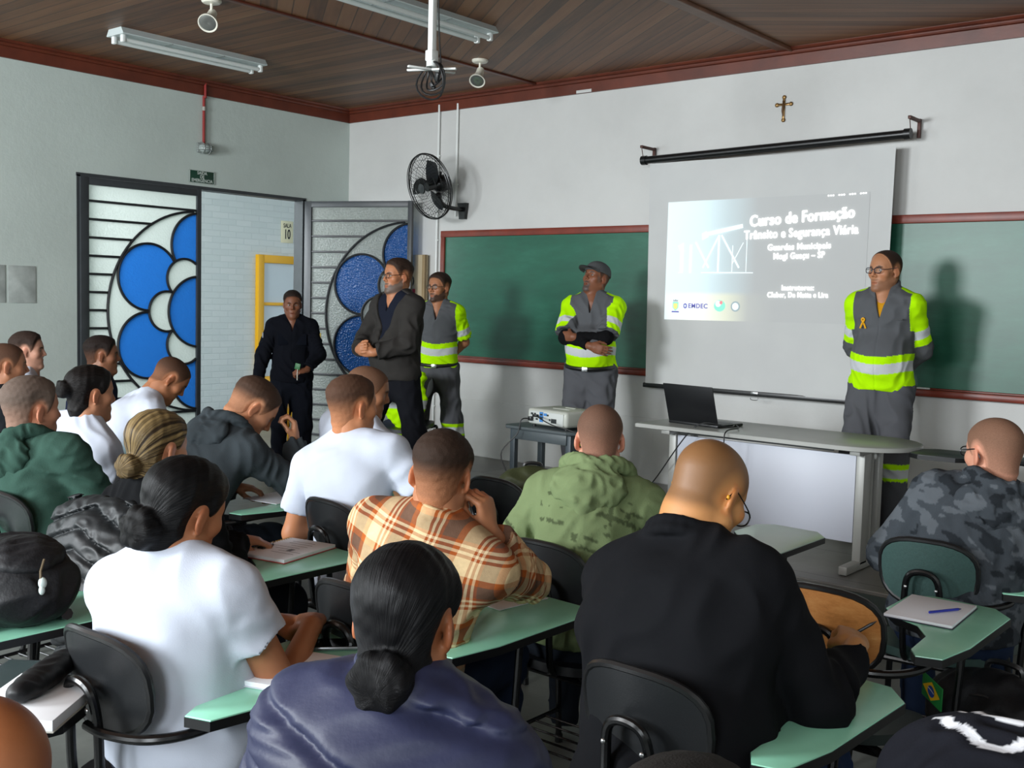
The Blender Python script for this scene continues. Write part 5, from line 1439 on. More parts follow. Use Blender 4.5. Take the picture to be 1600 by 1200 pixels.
b = MB(); b.box((0, -0.162, 0.072), (0.34, 0.006, 0.085), 0.002); pp = b.build('port_panel', mat('port_panel_grey', '#c2c6c2', 0.5), r)
b = MB(); b.box((-0.045, -0.166, 0.078), (0.035, 0.004, 0.07)); b.box((-0.005, -0.166, 0.098), (0.03, 0.004, 0.018)); b.build('blue_port_label', mat('port_blue', '#3f7fc0', 0.5), pp)
for x, z, w, hh in ((-0.14, 0.095, 0.02, 0.014), (-0.11, 0.095, 0.016, 0.014), (-0.14, 0.06, 0.03, 0.012), (-0.09, 0.06, 0.02, 0.012), (-0.045, 0.07, 0.026, 0.012), (-0.045, 0.095, 0.026, 0.012), (0.04, 0.065, 0.012, 0.012), (0.08, 0.06, 0.05, 0.03), (0.02, 0.095, 0.014, 0.012)):
    b = MB(); b.box((x, -0.1665, z), (w, 0.005, hh)); b.build('port', mat('port_dark', '#2a2f30', 0.5), pp)
b = MB(); b.box((0.02, 0.02, 0.133), (0.16, 0.12, 0.004), 0.001); b.box((0.02, 0.06, 0.136), (0.10, 0.012, 0.003)); b.build('top_lid', mat('projector_lid', '#c7cac2', 0.4), r)
b = MB(); b.cyl((0.11, 0.15, 0.08), (0.11, 0.18, 0.08), 0.04, 20); b.build('lens_barrel', M_BLACKPL, r)
for x, y in ((-0.16, -0.12), (0.16, -0.12), (0, 0.12)):
    b = MB(); b.cyl((x, y, 0), (x, y, 0.025), 0.013, 10); b.build('foot', M_BLACKPL, r)
def cable(name, label, pts, rr=0.004, parts=None):
    r = empty(name, label, 'cable', pts[0]); b = MB(); o = V3(*pts[0])
    b.tube(catmull([V3(*q) - o for q in pts], 8), rr, 6); b.build('lead', M_RUBBER, r)
    for q, d in parts or []:
        b = MB(); b.box(tuple(V3(*q) - o), d, 0.004); b.build('plug', M_BLACKPL, r)
pb = lambda x, y, z: tuple(V3(PX + 0.06, PY, PZ) + RZ(rad(-8)) @ V3(x, y, z))
cable('power_cable', 'black mains lead dropping from the projector to the floor', [pb(-0.14, -0.19, 0.06), pb(-0.17, -0.24, 0.05), pb(-0.19, -0.26, -0.05), (PX - 0.25, PY - 0.30, 0.55), (PX - 0.10, PY - 0.33, 0.35), (PX + 0.05, PY - 0.34, STAGE + 0.008)], 0.0045, [(pb(-0.14, -0.18, 0.06), (0.03, 0.03, 0.03))])
cable('video_cable', 'black video cable looping from the projector across to the laptop', [pb(-0.09, -0.18, 0.085), pb(0.0, -0.24, 0.085), pb(0.15, -0.26, 0.05), (PX + 0.42, PY - 0.22, 0.72), (PX + 0.65, PY - 0.15, 0.44), (PX + 0.85, PY - 0.2, 0.40), (PX + 1.0, PY - 0.26, 0.52), (LX + 0.05, LY - 0.24, TH + 0.006), (LX + 0.22, LY - 0.14, TH + 0.012), (LX + 0.20, LY - 0.02, TH + 0.012)], 0.004, [(pb(-0.09, -0.18, 0.085), (0.04, 0.03, 0.018))])
cable('power_cable', 'black charger lead hanging from the laptop over the white panel', [(LX + 0.20, LY + 0.0, TH + 0.012), (LX + 0.30, LY - 0.16, TH + 0.015), (LX + 0.31, LY - 0.33, TH + 0.006), (LX + 0.31, LY - 0.355, TH - 0.10), (LX + 0.28, LY - 0.36, 0.45), (LX + 0.25, LY - 0.42, STAGE + 0.03), (LX + 0.32, LY - 0.47, STAGE + 0.008)], 0.004)
cable('power_cable', 'black lead running down the stage riser in front of the table', [(LX + 0.32, LY - 0.48, STAGE + 0.008), (LX + 0.40, LY - 0.535, STAGE + 0.004), (LX + 0.41, LY - 0.55, 0.08), (LX + 0.45, LY - 0.62, 0.006), (LX + 0.6, LY - 0.9, 0.006)], 0.004)

# ------------------------------------------------------------------ student arm chairs
t = NT('mint_laminate'); v = t.mapping('Object'); t.color(t.ramp(t.noise(v, 7, 4), [(0.3, '#98e0c0'), (0.7, '#a1e8ca')])); t.b.inputs['Roughness'].default_value = 0.27; M_MINT = t.m
M_MINT2 = mat('pale_reflection_laminate', '#b4cfc0', 0.28, var=0.05); M_DARKTAB = mat('dark_tablet_underside', '#26292b', 0.4)  # pale laminate: whitish reflection on the tablet is put into its colour
M_SHELL = mat('black_chair_shell', '#17191b', 0.38, bump=0.1, bscale=250); M_SHELLG = mat('dark_green_chair_shell', '#2c4642', 0.55, var=0.12, vscale=120, bump=0.2, bscale=200)
t = NT('worn_orange_plywood'); v = t.mapping('Object', scale=(2, 1, 5)); n = t.noise(v, 5, 7, 0.7); t.color(t.ramp(n, [(0.28, '#8a551f'), (0.48, '#b5773a'), (0.64, '#c48a4c'), (0.72, '#dcbd90')])); t.b.inputs['Roughness'].default_value = 0.6; M_PLY = t.m
M_TUBEB = mat('black_tube_enamel', '#0e0f10', 0.25)
TAB = [(0.205, -0.08), (0.235, -0.13), (0.30, -0.11), (0.325, 0.05), (0.325, 0.44), (0.26, 0.52), (0.06, 0.53), (0.0, 0.47), (0.0, 0.28), (0.06, 0.20), (0.14, 0.16), (0.195, 0.07)]
def make_chair(label, shell=None, top=None, rim=None):
    r = empty('arm_chair', label, 'chair', (0, 0, 0), 0, 'student arm chairs with writing tablets')
    # seat and backrest as curved shells
    def shell_mesh(fn, nu=14, nv=10, th=0.016):
        b = MB(); F, Bk = [], []
        N = 28; rings = 6
        c = fn(0, 0); F.append(c)
        for k in range(1, rings + 1):
            for i in range(N):
                a = 2 * PI * i / N; ca, sa = math.cos(a), math.sin(a); e = 2.7
                F.append(fn(k / rings * math.copysign(abs(ca) ** (2 / e), ca), k / rings * math.copysign(abs(sa) ** (2 / e), sa)))
        n = len(F); d = fn(0, 0, True)
        vs = F + [tuple(V3(*q) + d * th) for q in F]
        fs = []
        for off, fl in ((0, False), (n, True)):
            for i in range(N):
                j = (i + 1) % N; f = (off, off + 1 + i, off + 1 + j); fs.append(f if not fl else f[::-1])
                for k in range(rings - 1):
                    a0 = off + 1 + k * N; q = (a0 + i, a0 + N + i, a0 + N + j, a0 + j); fs.append(q if not fl else q[::-1])
        o0 = 1 + (rings - 1) * N
        for i in range(N): j = (i + 1) % N; fs.append((o0 + i, n + o0 + i, n + o0 + j, o0 + j))
        return b.add(vs, fs), [F[o0 + i] for i in range(N)], d * th
    sm = shell or M_SHELL
    def seatf(u, v, nrm=False):
        if nrm: return V3(0, 0, -1)
        x = 0.205 * u * (1 - 0.06 * v); y = 0.205 * v; return (x, y + 0.01, 0.448 + 0.012 * u * u - 0.012 * v - 0.018 * max(0, v) ** 2)
    b, rm, d = shell_mesh(seatf, th=0.03); b.build('seat', mat('dark_green_seat_cover', '#24302e', 0.6) if rim else sm, r)
    def backf(u, v, nrm=False):
        if nrm: return unit(V3(0, -1, -0.15))
        x = 0.160 * u * (1 + 0.04 * v); z = 0.118 * v; return (x, -0.197 - z * 0.16 + 0.038 * u * u, 0.742 + z)
    b, rm, d = shell_mesh(backf, th=0.014); o = b.build('backrest', rim and M_PLY or sm, r)
    b = MB(); b.tube([V3(*q) + d * 0.5 for q in rm], 0.0105, 8, closed=True); b.build('rim', M_BLACKPL, o)
    # welded tube frame
    tb = 0.0115
    b = MB(); b.tube(catmull([(-0.055, -0.10, 0.425), (-0.055, -0.20, 0.44), (-0.058, -0.225, 0.52), (-0.058, -0.232, 0.66), (-0.045, -0.242, 0.735), (0, -0.246, 0.755), (0.045, -0.242, 0.735), (0.058, -0.232, 0.66), (0.058, -0.225, 0.52), (0.055, -0.20, 0.44), (0.055, -0.10, 0.425)], 5), tb, 10); br = b.build('back_bracket', M_TUBEB, r)
    for x in (-0.05, 0.05):
        b = MB(); b.ell((x, -0.255, 0.70), (0.006, 0.004, 0.006), 8, 6); b.build('bolt', M_CHROME, br)
    for s in (-1, 1):
        for y0, y1 in ((0.17, 0.22), (-0.16, -0.22)):
            b = MB(); b.tube(catmull([(s * 0.10, y0 * 0.8, 0.42), (s * 0.17, y0, 0.415), (s * 0.205, y0 * 1.02 + (y1 - y0) * 0.1, 0.38), (s * 0.225, y1, 0.012)], 5), tb, 10); lg = b.build('leg', M_TUBEB, r)
            b = MB(); b.cyl((s * 0.225, y1, 0.0), (s * 0.225, y1, 0.03), 0.015, 10); b.build('foot_cap', M_BLACKPL, lg)
    for y in (-0.15, 0.15):
        b = MB(); b.tube([(-0.17, y, 0.41), (0.17, y, 0.41)], tb, 8); b.build('crossbar', M_TUBEB, r)
    b = MB()
    for s in (-1, 1): b.tube([(s * 0.22, -0.2, 0.13), (s * 0.22, 0.2, 0.13)], 0.008, 8)
    for y in np.linspace(-0.12, 0.12, 5): b.tube([(-0.218, y, 0.13), (0.218, y, 0.13)], 0.004, 6)
    b.build('book_rack', M_TUBEB, r)
    b = MB(); b.tube(catmull([(0.03, -0.244, 0.66), (0.10, -0.238, 0.655), (0.19, -0.20, 0.655), (0.245, -0.12, 0.66), (0.26, 0.0, 0.672), (0.26, 0.30, 0.674)], 6), tb, 10); b.tube([(0.226, 0.215, 0.10), (0.255, 0.225, 0.674)], tb, 10); b.build('arm_support', M_TUBEB, r)
    b = MB(); b.prism(TAB, 0.686, 0.702, bev=0.003); wt = b.build('writing_tablet', top or M_MINT, r)
    b = MB(); b.prism([(0.163 + (x - 0.163) * 1.012, 0.2 + (y - 0.2) * 1.008) for x, y in TAB], 0.676, 0.6985); b.build('tablet_edge', M_BLACKPL, wt)
    return r
CHAIRS = {}
def put(c, x, y, yaw, z=FLOOR): c.location = (x, y, z); c.rotation_euler = (0, 0, -rad(yaw)); return c
PROTO = make_chair('black arm chair of the person in the plaid shirt'); put(PROTO, -2.15, 2.12, 0)
def chair(label, x, y, yaw=0, z=FLOOR): return put(copy_tree(PROTO, None, label), x, y, yaw, z)
chair('black arm chair of the person in the wide black shirt', -1.20, 2.10, 2)
put(make_chair('empty arm chair with a worn orange plywood back', None, None, True), -1.20, 3.03, 0)
put(make_chair('arm chair with a dark green back of the person in camouflage', M_SHELLG), -1.22, 3.88, -4)
chair('black arm chair of the person in the navy quilted jacket', -1.20, 1.15, -6)
chair('black arm chair of the person in the green patterned hoodie', -2.10, 2.90, 0)
put(make_chair('empty arm chair with a pale tablet before the green hoodie', None, M_MINT2), -2.10, 3.72, 0)
chair('black arm chair of the woman in the white t-shirt with a low dark bun', -2.25, 1.44, -2)
put(make_chair('arm chair with a pale tablet holding notebook and pencil case', None, M_MINT2), -2.52, 0.70, 4)
chair('black arm chair with the black puffer jacket over its back', -3.13, 2.08, 0)
chair('empty arm chair holding the black backpack on its tablet', -3.12, 1.17, 0)
chair('black arm chair of the man in the white t-shirt before the plaid shirt', -3.10, 2.86, 4)
chair('black arm chair of the person bending in the grey hoodie', -4.02, 2.86, 6)
chair('black arm chair beside the olive backpack', -3.02, 3.72, 0)
chair('black arm chair of the man in the dark green hoodie', -4.10, 2.06, -6)
chair('arm chair behind the dark green hoodie cut by the frame edge', -4.08, 1.45, -22)
chair('arm chair with the navy jacket of the woman with a high bun', -4.85, 2.45, 4)
chair('arm chair of the person in white behind the raised hand', -3.86, 3.42, 4)
chair('arm chair of the person in white leaning over at the glass door', -5.34, 2.97, 16)
chair('arm chair of the person in dark navy beside the glass door', -6.46, 3.54, 20)
chair('arm chair of the person in white at the left wall', -6.92, 3.28, 20)
chair('arm chair of the person in black at the left edge', -5.66, 2.48, 14)
chair('arm chair under the black hooded jacket with white stripes', -0.47, 2.26, 0)
put(make_chair('arm chair on the platform with a dark tablet right of the table', None, M_DARKTAB), -1.50, 5.82, -95, STAGE)
# ------------------------------------------------------------------ outfits
C_YEL, C_SIL, C_GRY = np.array(rgb('#b4f200')), np.array(rgb('#c2c6c8')), np.array(rgb('#57595c'))
def put_c(c, m, col): c[m] = col; return c
def fn_hivis(zb=-0.17, longs=True, epaulet=True):
    def fn(v, c, base):
        o = np.tile(C_GRY, (len(v), 1)); Q, L, N = c['Q'], c['L'], c['N']; to = c['reg'] == 0
        z = Q[:, 2] + 0.03 * np.cos(Q[:, 0] * 9)
        put_c(o, to & (z < zb), C_YEL); put_c(o, to & (z < zb - 0.045) & (z > zb - 0.105), C_SIL)
        put_c(o, to & (np.abs(N[:, 0]) > 0.165) & (N[:, 2] > -0.20), C_YEL)
        if epaulet: put_c(o, to & (np.abs(N[:, 0]) > 0.10) & (np.abs(N[:, 0]) < 0.17) & (N[:, 2] > -0.045 - 0.12 * (np.abs(N[:, 0]) - 0.1)) & (np.abs(N[:, 1] - 0.015) < 0.032), C_YEL)
        ar = ~to
        put_c(o, ar & (L < 0.235), C_YEL); put_c(o, ar & (L > 0.135) & (L < 0.19), C_SIL)
        if longs: put_c(o, ar & (L >= 0.235), C_GRY * 0.85)
        return o
    return fn
def fn_bandtrousers(v, base):
    o = np.tile(np.array(rgb('#545559')), (len(v), 1)); z = v[:, 2]
    put_c(o, (z > 0.355) & (z < 0.465), C_YEL); put_c(o, (z > 0.375) & (z < 0.435), C_SIL); return o
def fn_camo(v, c, base):
    P = v * np.array([1, 1, 1.9]); n = wav(P, 0.16, 2) + 0.5 * wav(P, 0.07, 5)
    o = np.tile(np.array(rgb('#3b4045')), (len(v), 1)); put_c(o, n > 0.38, np.array(rgb('#54595e'))); put_c(o, n < -0.42, np.array(rgb('#24282c'))); return o
def fn_print(v, c, base):
    o = np.tile(base, (len(v), 1)); Q = c['Q']; x, z = Q[:, 0], Q[:, 2]; to = c['reg'] == 0; dk = base * 0.42
    n = wav(v, 0.05, 3)
    for x0, x1, z0, z1 in ((-0.16, -0.07, 0.02, 0.034), (-0.15, -0.05, -0.035, -0.022), (0.05, 0.19, 0.028, 0.045), (0.085, 0.105, -0.03, 0.09), (0.12, 0.19, 0.07, 0.08), (0.14, 0.155, 0.05, 0.11), (-0.03, 0.10, -0.095, -0.085), (-0.14, -0.10, 0.06, 0.075), (0.02, 0.07, -0.06, -0.05), (0.06, 0.16, -0.11, -0.10), (-0.02, 0.0, -0.13, -0.05)):
        put_c(o, to & (x > x0) & (x < x1) & (z + 0.15 * x > z0) & (z + 0.15 * x < z1) & (n > -0.55), dk)
    L = c['L']; put_c(o, (~to) & (np.abs(np.mod(L, 0.10) - 0.05) < 0.008) & (n > 0.1), dk); return o
def fn_undersleeve(col):
    def fn(v, c, base):
        o = np.tile(base, (len(v), 1)); return put_c(o, (c['reg'] > 0) & (c['L'] > 0.165), np.array(rgb(col)))
    return fn
def fn_darkarm(v, c, base):
    o = fn_hivis(-0.16, False)(v, c, base); return o
def fn_patch(v, c, base):
    o = np.tile(base, (len(v), 1)); return put_c(o, (c['reg'] == 2) & (c['L'] > 0.05) & (c['L'] < 0.095), base)
# plaid cloth
def plaid_mat():
    t = NT('orange_plaid_flannel'); v = t.mapping(attr='uvw', scale=(1, 1, 1)); sp = t.n('ShaderNodeSeparateXYZ'); t.l(v, sp.inputs['Vector'])
    def stripes(sock, pos):
        # broad rust, thin rust lines and a taupe band, repeated every 13 cm
        f = t.math('FRACT', t.math('ADD', t.math('DIVIDE', sock, 0.135), pos))
        return t.ramp(f, [(0.0, '#e9cfa0'), (0.30, '#e9cfa0'), (0.305, '#a4532c'), (0.36, '#a4532c'), (0.365, '#ecd6ac'), (0.41, '#ecd6ac'), (0.415, '#a4532c'), (0.47, '#a4532c'), (0.475, '#ecd6ac'), (0.52, '#ecd6ac'), (0.525, '#a4532c'), (0.58, '#a4532c'), (0.585, '#6d5344'), (0.86, '#6d5344'), (0.865, '#b5622f'), (1.0, '#b5622f')], 'CONSTANT')
    a = stripes(sp.outputs['X'], 10.15); b_ = stripes(sp.outputs['Z'], 10.3)
    m = t.mix(0.5, a, b_); n = t.noise(t.mapping('Object'), 60, 3)
    t.color(t.mix(0.18, m, t.ramp(n, [(0.3, '#7a5a44'), (0.7, '#ffffff')]), 'MULTIPLY')); t.b.inputs['Roughness'].default_value = 0.95
    t.b.inputs['Specular IOR Level'].default_value = 0.1; t.bump(t.noise(t.mapping('Object'), 250, 3), 0.4, 0.002); return t.m
M_PLAID = plaid_mat()
M_CROSS = M_CLOTH

REST_R = dict(hand=(0.17, 0.33, 0.745), pole=(0.7, -0.4, -0.5), F=(-0.35, 1, -0.05), N=(-0.15, 0, -1), curl=0.5)
REST_L = dict(hand=(-0.02, 0.33, 0.745), pole=(-0.8, -0.3, -0.5), F=(0.7, 0.8, -0.05), N=(0, 0, -1), curl=0.4)
LAP_L = dict(hand=(-0.16, 0.30, 0.66), pole=(-0.8, -0.4, -0.5), F=(0.4, 1, -0.2), N=(0, -0.2, -1), curl=0.4)
BACK = lambda s: dict(hand=(s * 0.03, -0.17, 0.98), pole=(s * 1.0, -0.25, -0.15), F=(-s * 0.8, -0.05, -0.5), N=(0, -1, 0), curl=0.5)

# ------------------------------------------------------------------ things pinned on or held
def ribbon(root, k, x, y_off, z, s=1.0):
    """small yellow ribbon pin on the chest"""
    Mc, ch = k['Ms'], k['c7']
    o = ch + Mc @ V3(x, y_off, z); b = MB()
    pts = [V3(-0.016, 0, -0.03), V3(-0.004, 0.002, 0.0), V3(0.008, 0.004, 0.022), V3(0.0, 0.006, 0.032), V3(-0.008, 0.004, 0.022), V3(0.004, 0.006, 0.0), V3(0.016, 0.004, -0.03)]
    b.tube([o + Mc @ (q * s) for q in catmull(pts, 4)], 0.0055 * s, 6); q = b.build('ribbon_pin', mat('yellow_ribbon', '#e8a808', 0.5), root); return q
def name_tag(root, k, x, y_off, z, col='#25272a', w=0.07):
    Ms, c7 = k['Ms'], k['c7']; b = MB(); M = Matrix([list(r) for r in Ms])
    b.box(tuple(c7 + Ms @ V3(x, y_off, z)), (w, 0.004, 0.008), rot=M.to_euler()); b.build('name_strip', mat('name_strip_' + col.lstrip('#'), col, 0.6), root)
def belt(root, p, k, z, ry, rx, yo=0.0):
    b = MB(); pts = [(rx * math.cos(a), yo + ry * math.sin(a), z - 0.02 * max(0, math.sin(a))) for a in np.linspace(0, 2 * PI, 41)[:-1]]
    b.tube(pts, 0.016, 8, closed=True); o = b.build('belt', mat('black_belt_leather', '#121212', 0.4), root)
    b = MB(); b.box((0.0, yo + ry + 0.012, z - 0.02), (0.045, 0.012, 0.034), 0.003); b.build('buckle', M_CHROME, o)
def zipline(root, k, z0=-0.10, z1=-0.45):
    pass
def cap(root, p, k, col='#4d4f50'):
    hs, Rh, Hc = k['hs'], k['Rh'], k['Hc']; hd = head_prims(p.get('jaw', 1), p.get('fat', 0))
    def f(P):
        Q = (P - Hc) @ Rh / hs; d = union(hd, Q) - 0.011 - 0.006 * sstep(Q[:, 2], 0.06, 0.12)
        return np.maximum(d, 0.046 + 0.10 * (Q[:, 1] + 0.02) * 0.25 - Q[:, 2]) * hs
    sdf_object('cap', f, Hc - 0.17, Hc + 0.17, 0.005, M_CLOTH, root, col)
    b = MB(); vs, fs = [], []; n = 12
    for j in range(6):
        for i in range(n + 1):
            a = PI * (i / n) ; r = 0.075 + 0.0 * j; x = math.cos(a) * 0.074; y0 = 0.06 + 0.045 * math.sin(a); L = 0.075 * math.sin(a) ** 0.6 * j / 5
            vs.append(Hc + Rh @ (V3(x * (1 + 0.02 * j), y0 + L, 0.060 - 0.22 * L + 0.035 * (math.sin(a) - 0.6) * (j / 5) ) * hs))
    for j in range(5):
        for i in range(n): q = j * (n + 1) + i; fs.append((q, q + 1, q + n + 2, q + n + 1))
    m = len(vs); b.add(vs, fs); b.add([v - Rh @ V3(0, 0, 0.005) for v in vs], [f_[::-1] for f_ in fs]); b.build('cap_brim', mat('cap_grey', col, 0.9), root)
def held_pen(label, a, c, col='#17181b', tip='#c9a25a'):
    a, c = V3(*a), V3(*c); r = empty('pen', label, 'pen', tuple(a)); d = c - a
    b = MB(); b.cyl((0, 0, 0), tuple(d * 0.9), 0.0042, 8); b.build('barrel', mat('pen_' + col.lstrip('#'), col, 0.35), r)
    b = MB(); b.tube([d * 0.9, d], [0.004, 0.0008], 8); b.build('tip', mat('pen_tip_' + tip.lstrip('#'), tip, 0.4), r); return r
def world_of(p, q):
    s = p['root'].scale[0]; return tuple(RZ(-rad(p['yaw'])) @ (np.asarray(q, float) * s) + V3(*p['loc']))

# ------------------------------------------------------------------ standing people at the front
def after_rm(root, p, k):
    ribbon(root, k, 0.095, 0.140, -0.155); name_tag(root, k, -0.10, 0.137, -0.125)
RM = dict(label='standing man in grey and yellow high visibility jacket beside the projection screen', at=(-2.609, 6.858, 1.883), yaw=173, sit=False, floor=STAGE, lean=-2, curve=6, head=(26, 2, 0), skin='#b07a58', hair='balding', hair_col='#1a1512', fade=(0.7, 0.95), girth=1.03, belly=0.02, fat=0.003, shw=0.94, hs=1.0,
    arms=dict(R=BACK(1), L=BACK(-1)), glasses=dict(col='#14162a', h=0.017, r=0.0022, w=0.025), beard=('#2a211c', 'shade'), brow='#1a1310',
    top=dict(kind='hivis', off=0.026, collar=0.07, collar_r=0.078, fn=fn_hivis(), hem=-0.02, wrinkle=0.005, wl=0.14, cuff=-0.02, armr=(0.070, 0.068, 0.066, 0.052), open=0.032, openlen=0.12), inner=dict(kind='tee', color='#c98f1c', off=0.010, sleeve='short', sleeve_len=0.03, armr=(0.05, 0.05, 0.05, 0.04), wrinkle=0.002, hem=0.06),
    trousers=dict(fn=fn_bandtrousers, r=(0.108, 0.088, 0.083, 0.082)), ttop=0.02, feet=True, legs=dict(R=(0.105, 0.03, 0), L=(-0.105, -0.06, 0)), hb=0.005, hc=0.0052, ht=0.009, seed=1, after=after_rm)
person(RM)
def after_cap(root, p, k):
    cap(root, p, k); ribbon(root, k, 0.05, 0.128, -0.20); belt(root, p, k, 0.965, 0.16, 0.183, 0.035); name_tag(root, k, 0.10, 0.125, -0.13, '#c9cccf')
CAP = dict(label='standing man in grey cap with crossed arms before the chalkboard', at=(-4.881, 6.852, 1.818), yaw=158, sit=False, floor=STAGE, lean=-5, curve=4, head=(30, -17, 0), skin='#7d4f38', hair='buzz', hair_col='#2c2724', girth=1.14, belly=0.07, fat=0.006, shw=1.0, hs=1.0,
    arms=dict(R=dict(hand=(-0.05, 0.245, 1.12), pole=(1, 0.0, -0.45), F=(-0.9, 0.05, -0.25), N=(0, -1, 0), curl=0.35), L=dict(hand=(0.10, 0.215, 1.185), pole=(-1, 0.0, -0.45), F=(0.9, -0.45, 0.0), N=(-0.4, -1, 0), curl=0.5)),
    beard=('#4a4340', 'goatee'), brow='#1a1310',
    top=dict(kind='hivis', off=0.020, collar=0.02, sleeve='short', sleeve_len=0.245, fn=fn_hivis(-0.15, False), hem=0.03, wrinkle=0.005, wl=0.14, armr=(0.076, 0.07, 0.066, 0.05), name='high_visibility_shirt', open=0.02, openlen=0.12),
    inner=dict(kind='shirt', name='black_arm_sleeves', color='#101012', off=-0.03, armr=(0.056, 0.05, 0.048, 0.036), cuff=-0.03, wrinkle=0.003),
    trousers=dict(fn=fn_bandtrousers, r=(0.105, 0.09, 0.088, 0.086)), ttop=0.07, feet=True, hb=0.005, hc=0.0052, ht=0.009, seed=2, after=after_cap)
person(CAP)
def after_m2(root, p, k):
    ribbon(root, k, -0.015, 0.118, -0.175); belt(root, p, k, 0.975, 0.13, 0.165, 0.005)
M2 = dict(label='bearded standing man in high visibility shirt left of the chalkboard', at=(-6.196, 6.466, 1.722), yaw=152, sit=False, floor=STAGE, lean=-2, curve=5, head=(24, 0, 0), skin='#a46e4e', hair='crop', hair_col='#15110f', shw=0.92, hs=1.0, girth=0.98,
    arms=dict(R=BACK(1), L=BACK(-1)), beard=('#241b17', 'full'), glasses=dict(col='#15161a', r=0.002),
    top=dict(kind='hivis', off=0.018, collar=0.02, sleeve='short', sleeve_len=0.235, fn=fn_hivis(-0.13, False), hem=0.02, wrinkle=0.004, armr=(0.07, 0.066, 0.06, 0.05), name='high_visibility_shirt', open=0.03, openlen=0.12),
    trousers=dict(fn=fn_bandtrousers, r=(0.098, 0.088, 0.09, 0.092)), ttop=0.06, feet=True, legs=dict(R=(0.20, 0.0, 0), L=(-0.20, 0.0, 0)), hb=0.005, hc=0.0055, ht=0.009, seed=3, after=after_m2)
person(M2)
def fn_jk(v, c, base):
    o = np.tile(base, (len(v), 1)); N = c['N']; return o
JK = dict(label='bearded man in dark grey jacket standing with clasped hands before the open door', at=(-5.595, 5.406, 1.780), yaw=180, sit=False, floor=STAGE, lean=-3, curve=6, head=(12, 0, 0), skin='#a9704e', hair='crop', hair_col='#1d1815', girth=1.06, belly=0.025, fat=0.004, shw=0.96, hs=1.0,
    arms=dict(R=dict(hand=(0.075, 0.30, 1.10), pole=(1, -0.6, -0.6), F=(-0.75, 0.45, 0.15), N=(-0.4, -0.75, 0), curl=0.75, thumb=0.4), L=dict(hand=(-0.06, 0.29, 1.085), pole=(-1, -0.6, -0.6), F=(0.8, 0.45, 0.15), N=(0.3, -0.85, 0), curl=0.7, thumb=0.4)),
    beard=('#4f4842', 'full'), glasses=dict(col='#2a1a14', r=0.0019), brow='#1d1613',
    top=dict(kind='jacket', color='#302e2c', off=0.030, collar=0.03, collar_r=0.085, hem=-0.04, wrinkle=0.006, wl=0.15, cuff=-0.03, armr=(0.074, 0.07, 0.066, 0.054), open=0.12),
    inner=dict(kind='shirt', color='#171b27', off=0.014, collar=0.02, collar_r=0.068, hem=0.0, sleeve='short', sleeve_len=0.03, armr=(0.05, 0.05, 0.05, 0.04), wrinkle=0.003, open=0.02, openlen=0.10),
    trousers=dict(color='#14151a', r=(0.098, 0.082, 0.078, 0.072)), ttop=0.03, feet=True, legs=dict(R=(0.18, 0.22, 0), L=(-0.18, -0.20, 0)), hb=0.005, hc=0.0065, ht=0.009, seed=4)
person(JK)
def after_off(root, p, k):
    a = k['arm'][-1]
    S = k['S'][-1]; d = unit(a['E'] - S); q = S + d * 0.085; out = unit(np.cross(d, V3(0, 0.4, 1)))
    b = MB(); b.box(tuple(q + V3(-0.072, 0.02, 0.0)), (0.012, 0.05, 0.055), 0.004); b.build('sleeve_badge', mat('gold_badge', '#b39a3c', 0.5), root)
    q = k['S'][1] + unit(k['arm'][1]['E'] - k['S'][1]) * 0.085; b = MB(); b.box(tuple(q + V3(0.072, 0.02, 0)), (0.012, 0.05, 0.05), 0.004); b.build('sleeve_badge', mat('pale_badge', '#8b8f94', 0.5), root)
    for x in (-0.085, 0.085):
        b = MB(); b.box(tuple(k['c7'] + k['Ms'] @ V3(x, 0.136, -0.16)), (0.10, 0.012, 0.11), 0.006); b.build('breast_pocket', mat('navy_uniform', '#0c0f17', 0.95, spec=0.1), root)
OFF = dict(label='officer in dark navy uniform standing in the doorway', at=(-7.760, 6.190, 1.545), yaw=128, sit=False, floor=FLOOR, lean=-1, curve=6, head=(0, 6, 0), skin='#7a4d37', hair='crop', hair_col='#16120f', girth=1.1, shw=0.98, hs=1.0, fat=0.003, brow='#120d0b',
    arms=dict(R=dict(hand=(0.33, 0.06, 0.84), pole=(1, -0.5, 0), F=(0.05, 0.1, -1), N=(-1, 0, 0), curl=0.5), L=dict(hand=(-0.13, 0.30, 1.02), pole=(-1, -0.5, -0.4), F=(0.9, 0.45, -0.1), N=(0.2, -0.4, -0.9), curl=0.7)),
    top=dict(kind='jacket', color='#0b0d14', off=0.024, collar=0.02, hem=-0.03, wrinkle=0.006, wl=0.13, cuff=-0.03, armr=(0.074, 0.07, 0.066, 0.05), open=0.02, openlen=0.09, name='uniform_jacket'),
    trousers=dict(color='#0e1119', r=(0.10, 0.085, 0.08, 0.075)), ttop=0.03, feet=True, hb=0.0055, hc=0.007, ht=0.010, seed=5, after=after_off)
person(OFF)
w = OFF['k']['arm'][-1]; q = world_of(OFF, w['W'] + w['F'] * 0.09 + V3(0, 0.0, 0.025))
r = empty('whistle_lanyard', 'small green card with lanyard held by the officer', 'card', q)
b = MB(); b.box((0, 0, 0.02), (0.05, 0.012, 0.055), 0.004, rot=(0, 0.2, 0.5)); b.build('card', mat('green_card', '#2f6b3c', 0.5), r)
b = MB(); b.tube(catmull([(0.0, 0, 0.0), (0.02, -0.02, -0.05), (0.02, -0.02, -0.10)], 5), 0.004, 6); b.build('strap', M_CREAM, r)

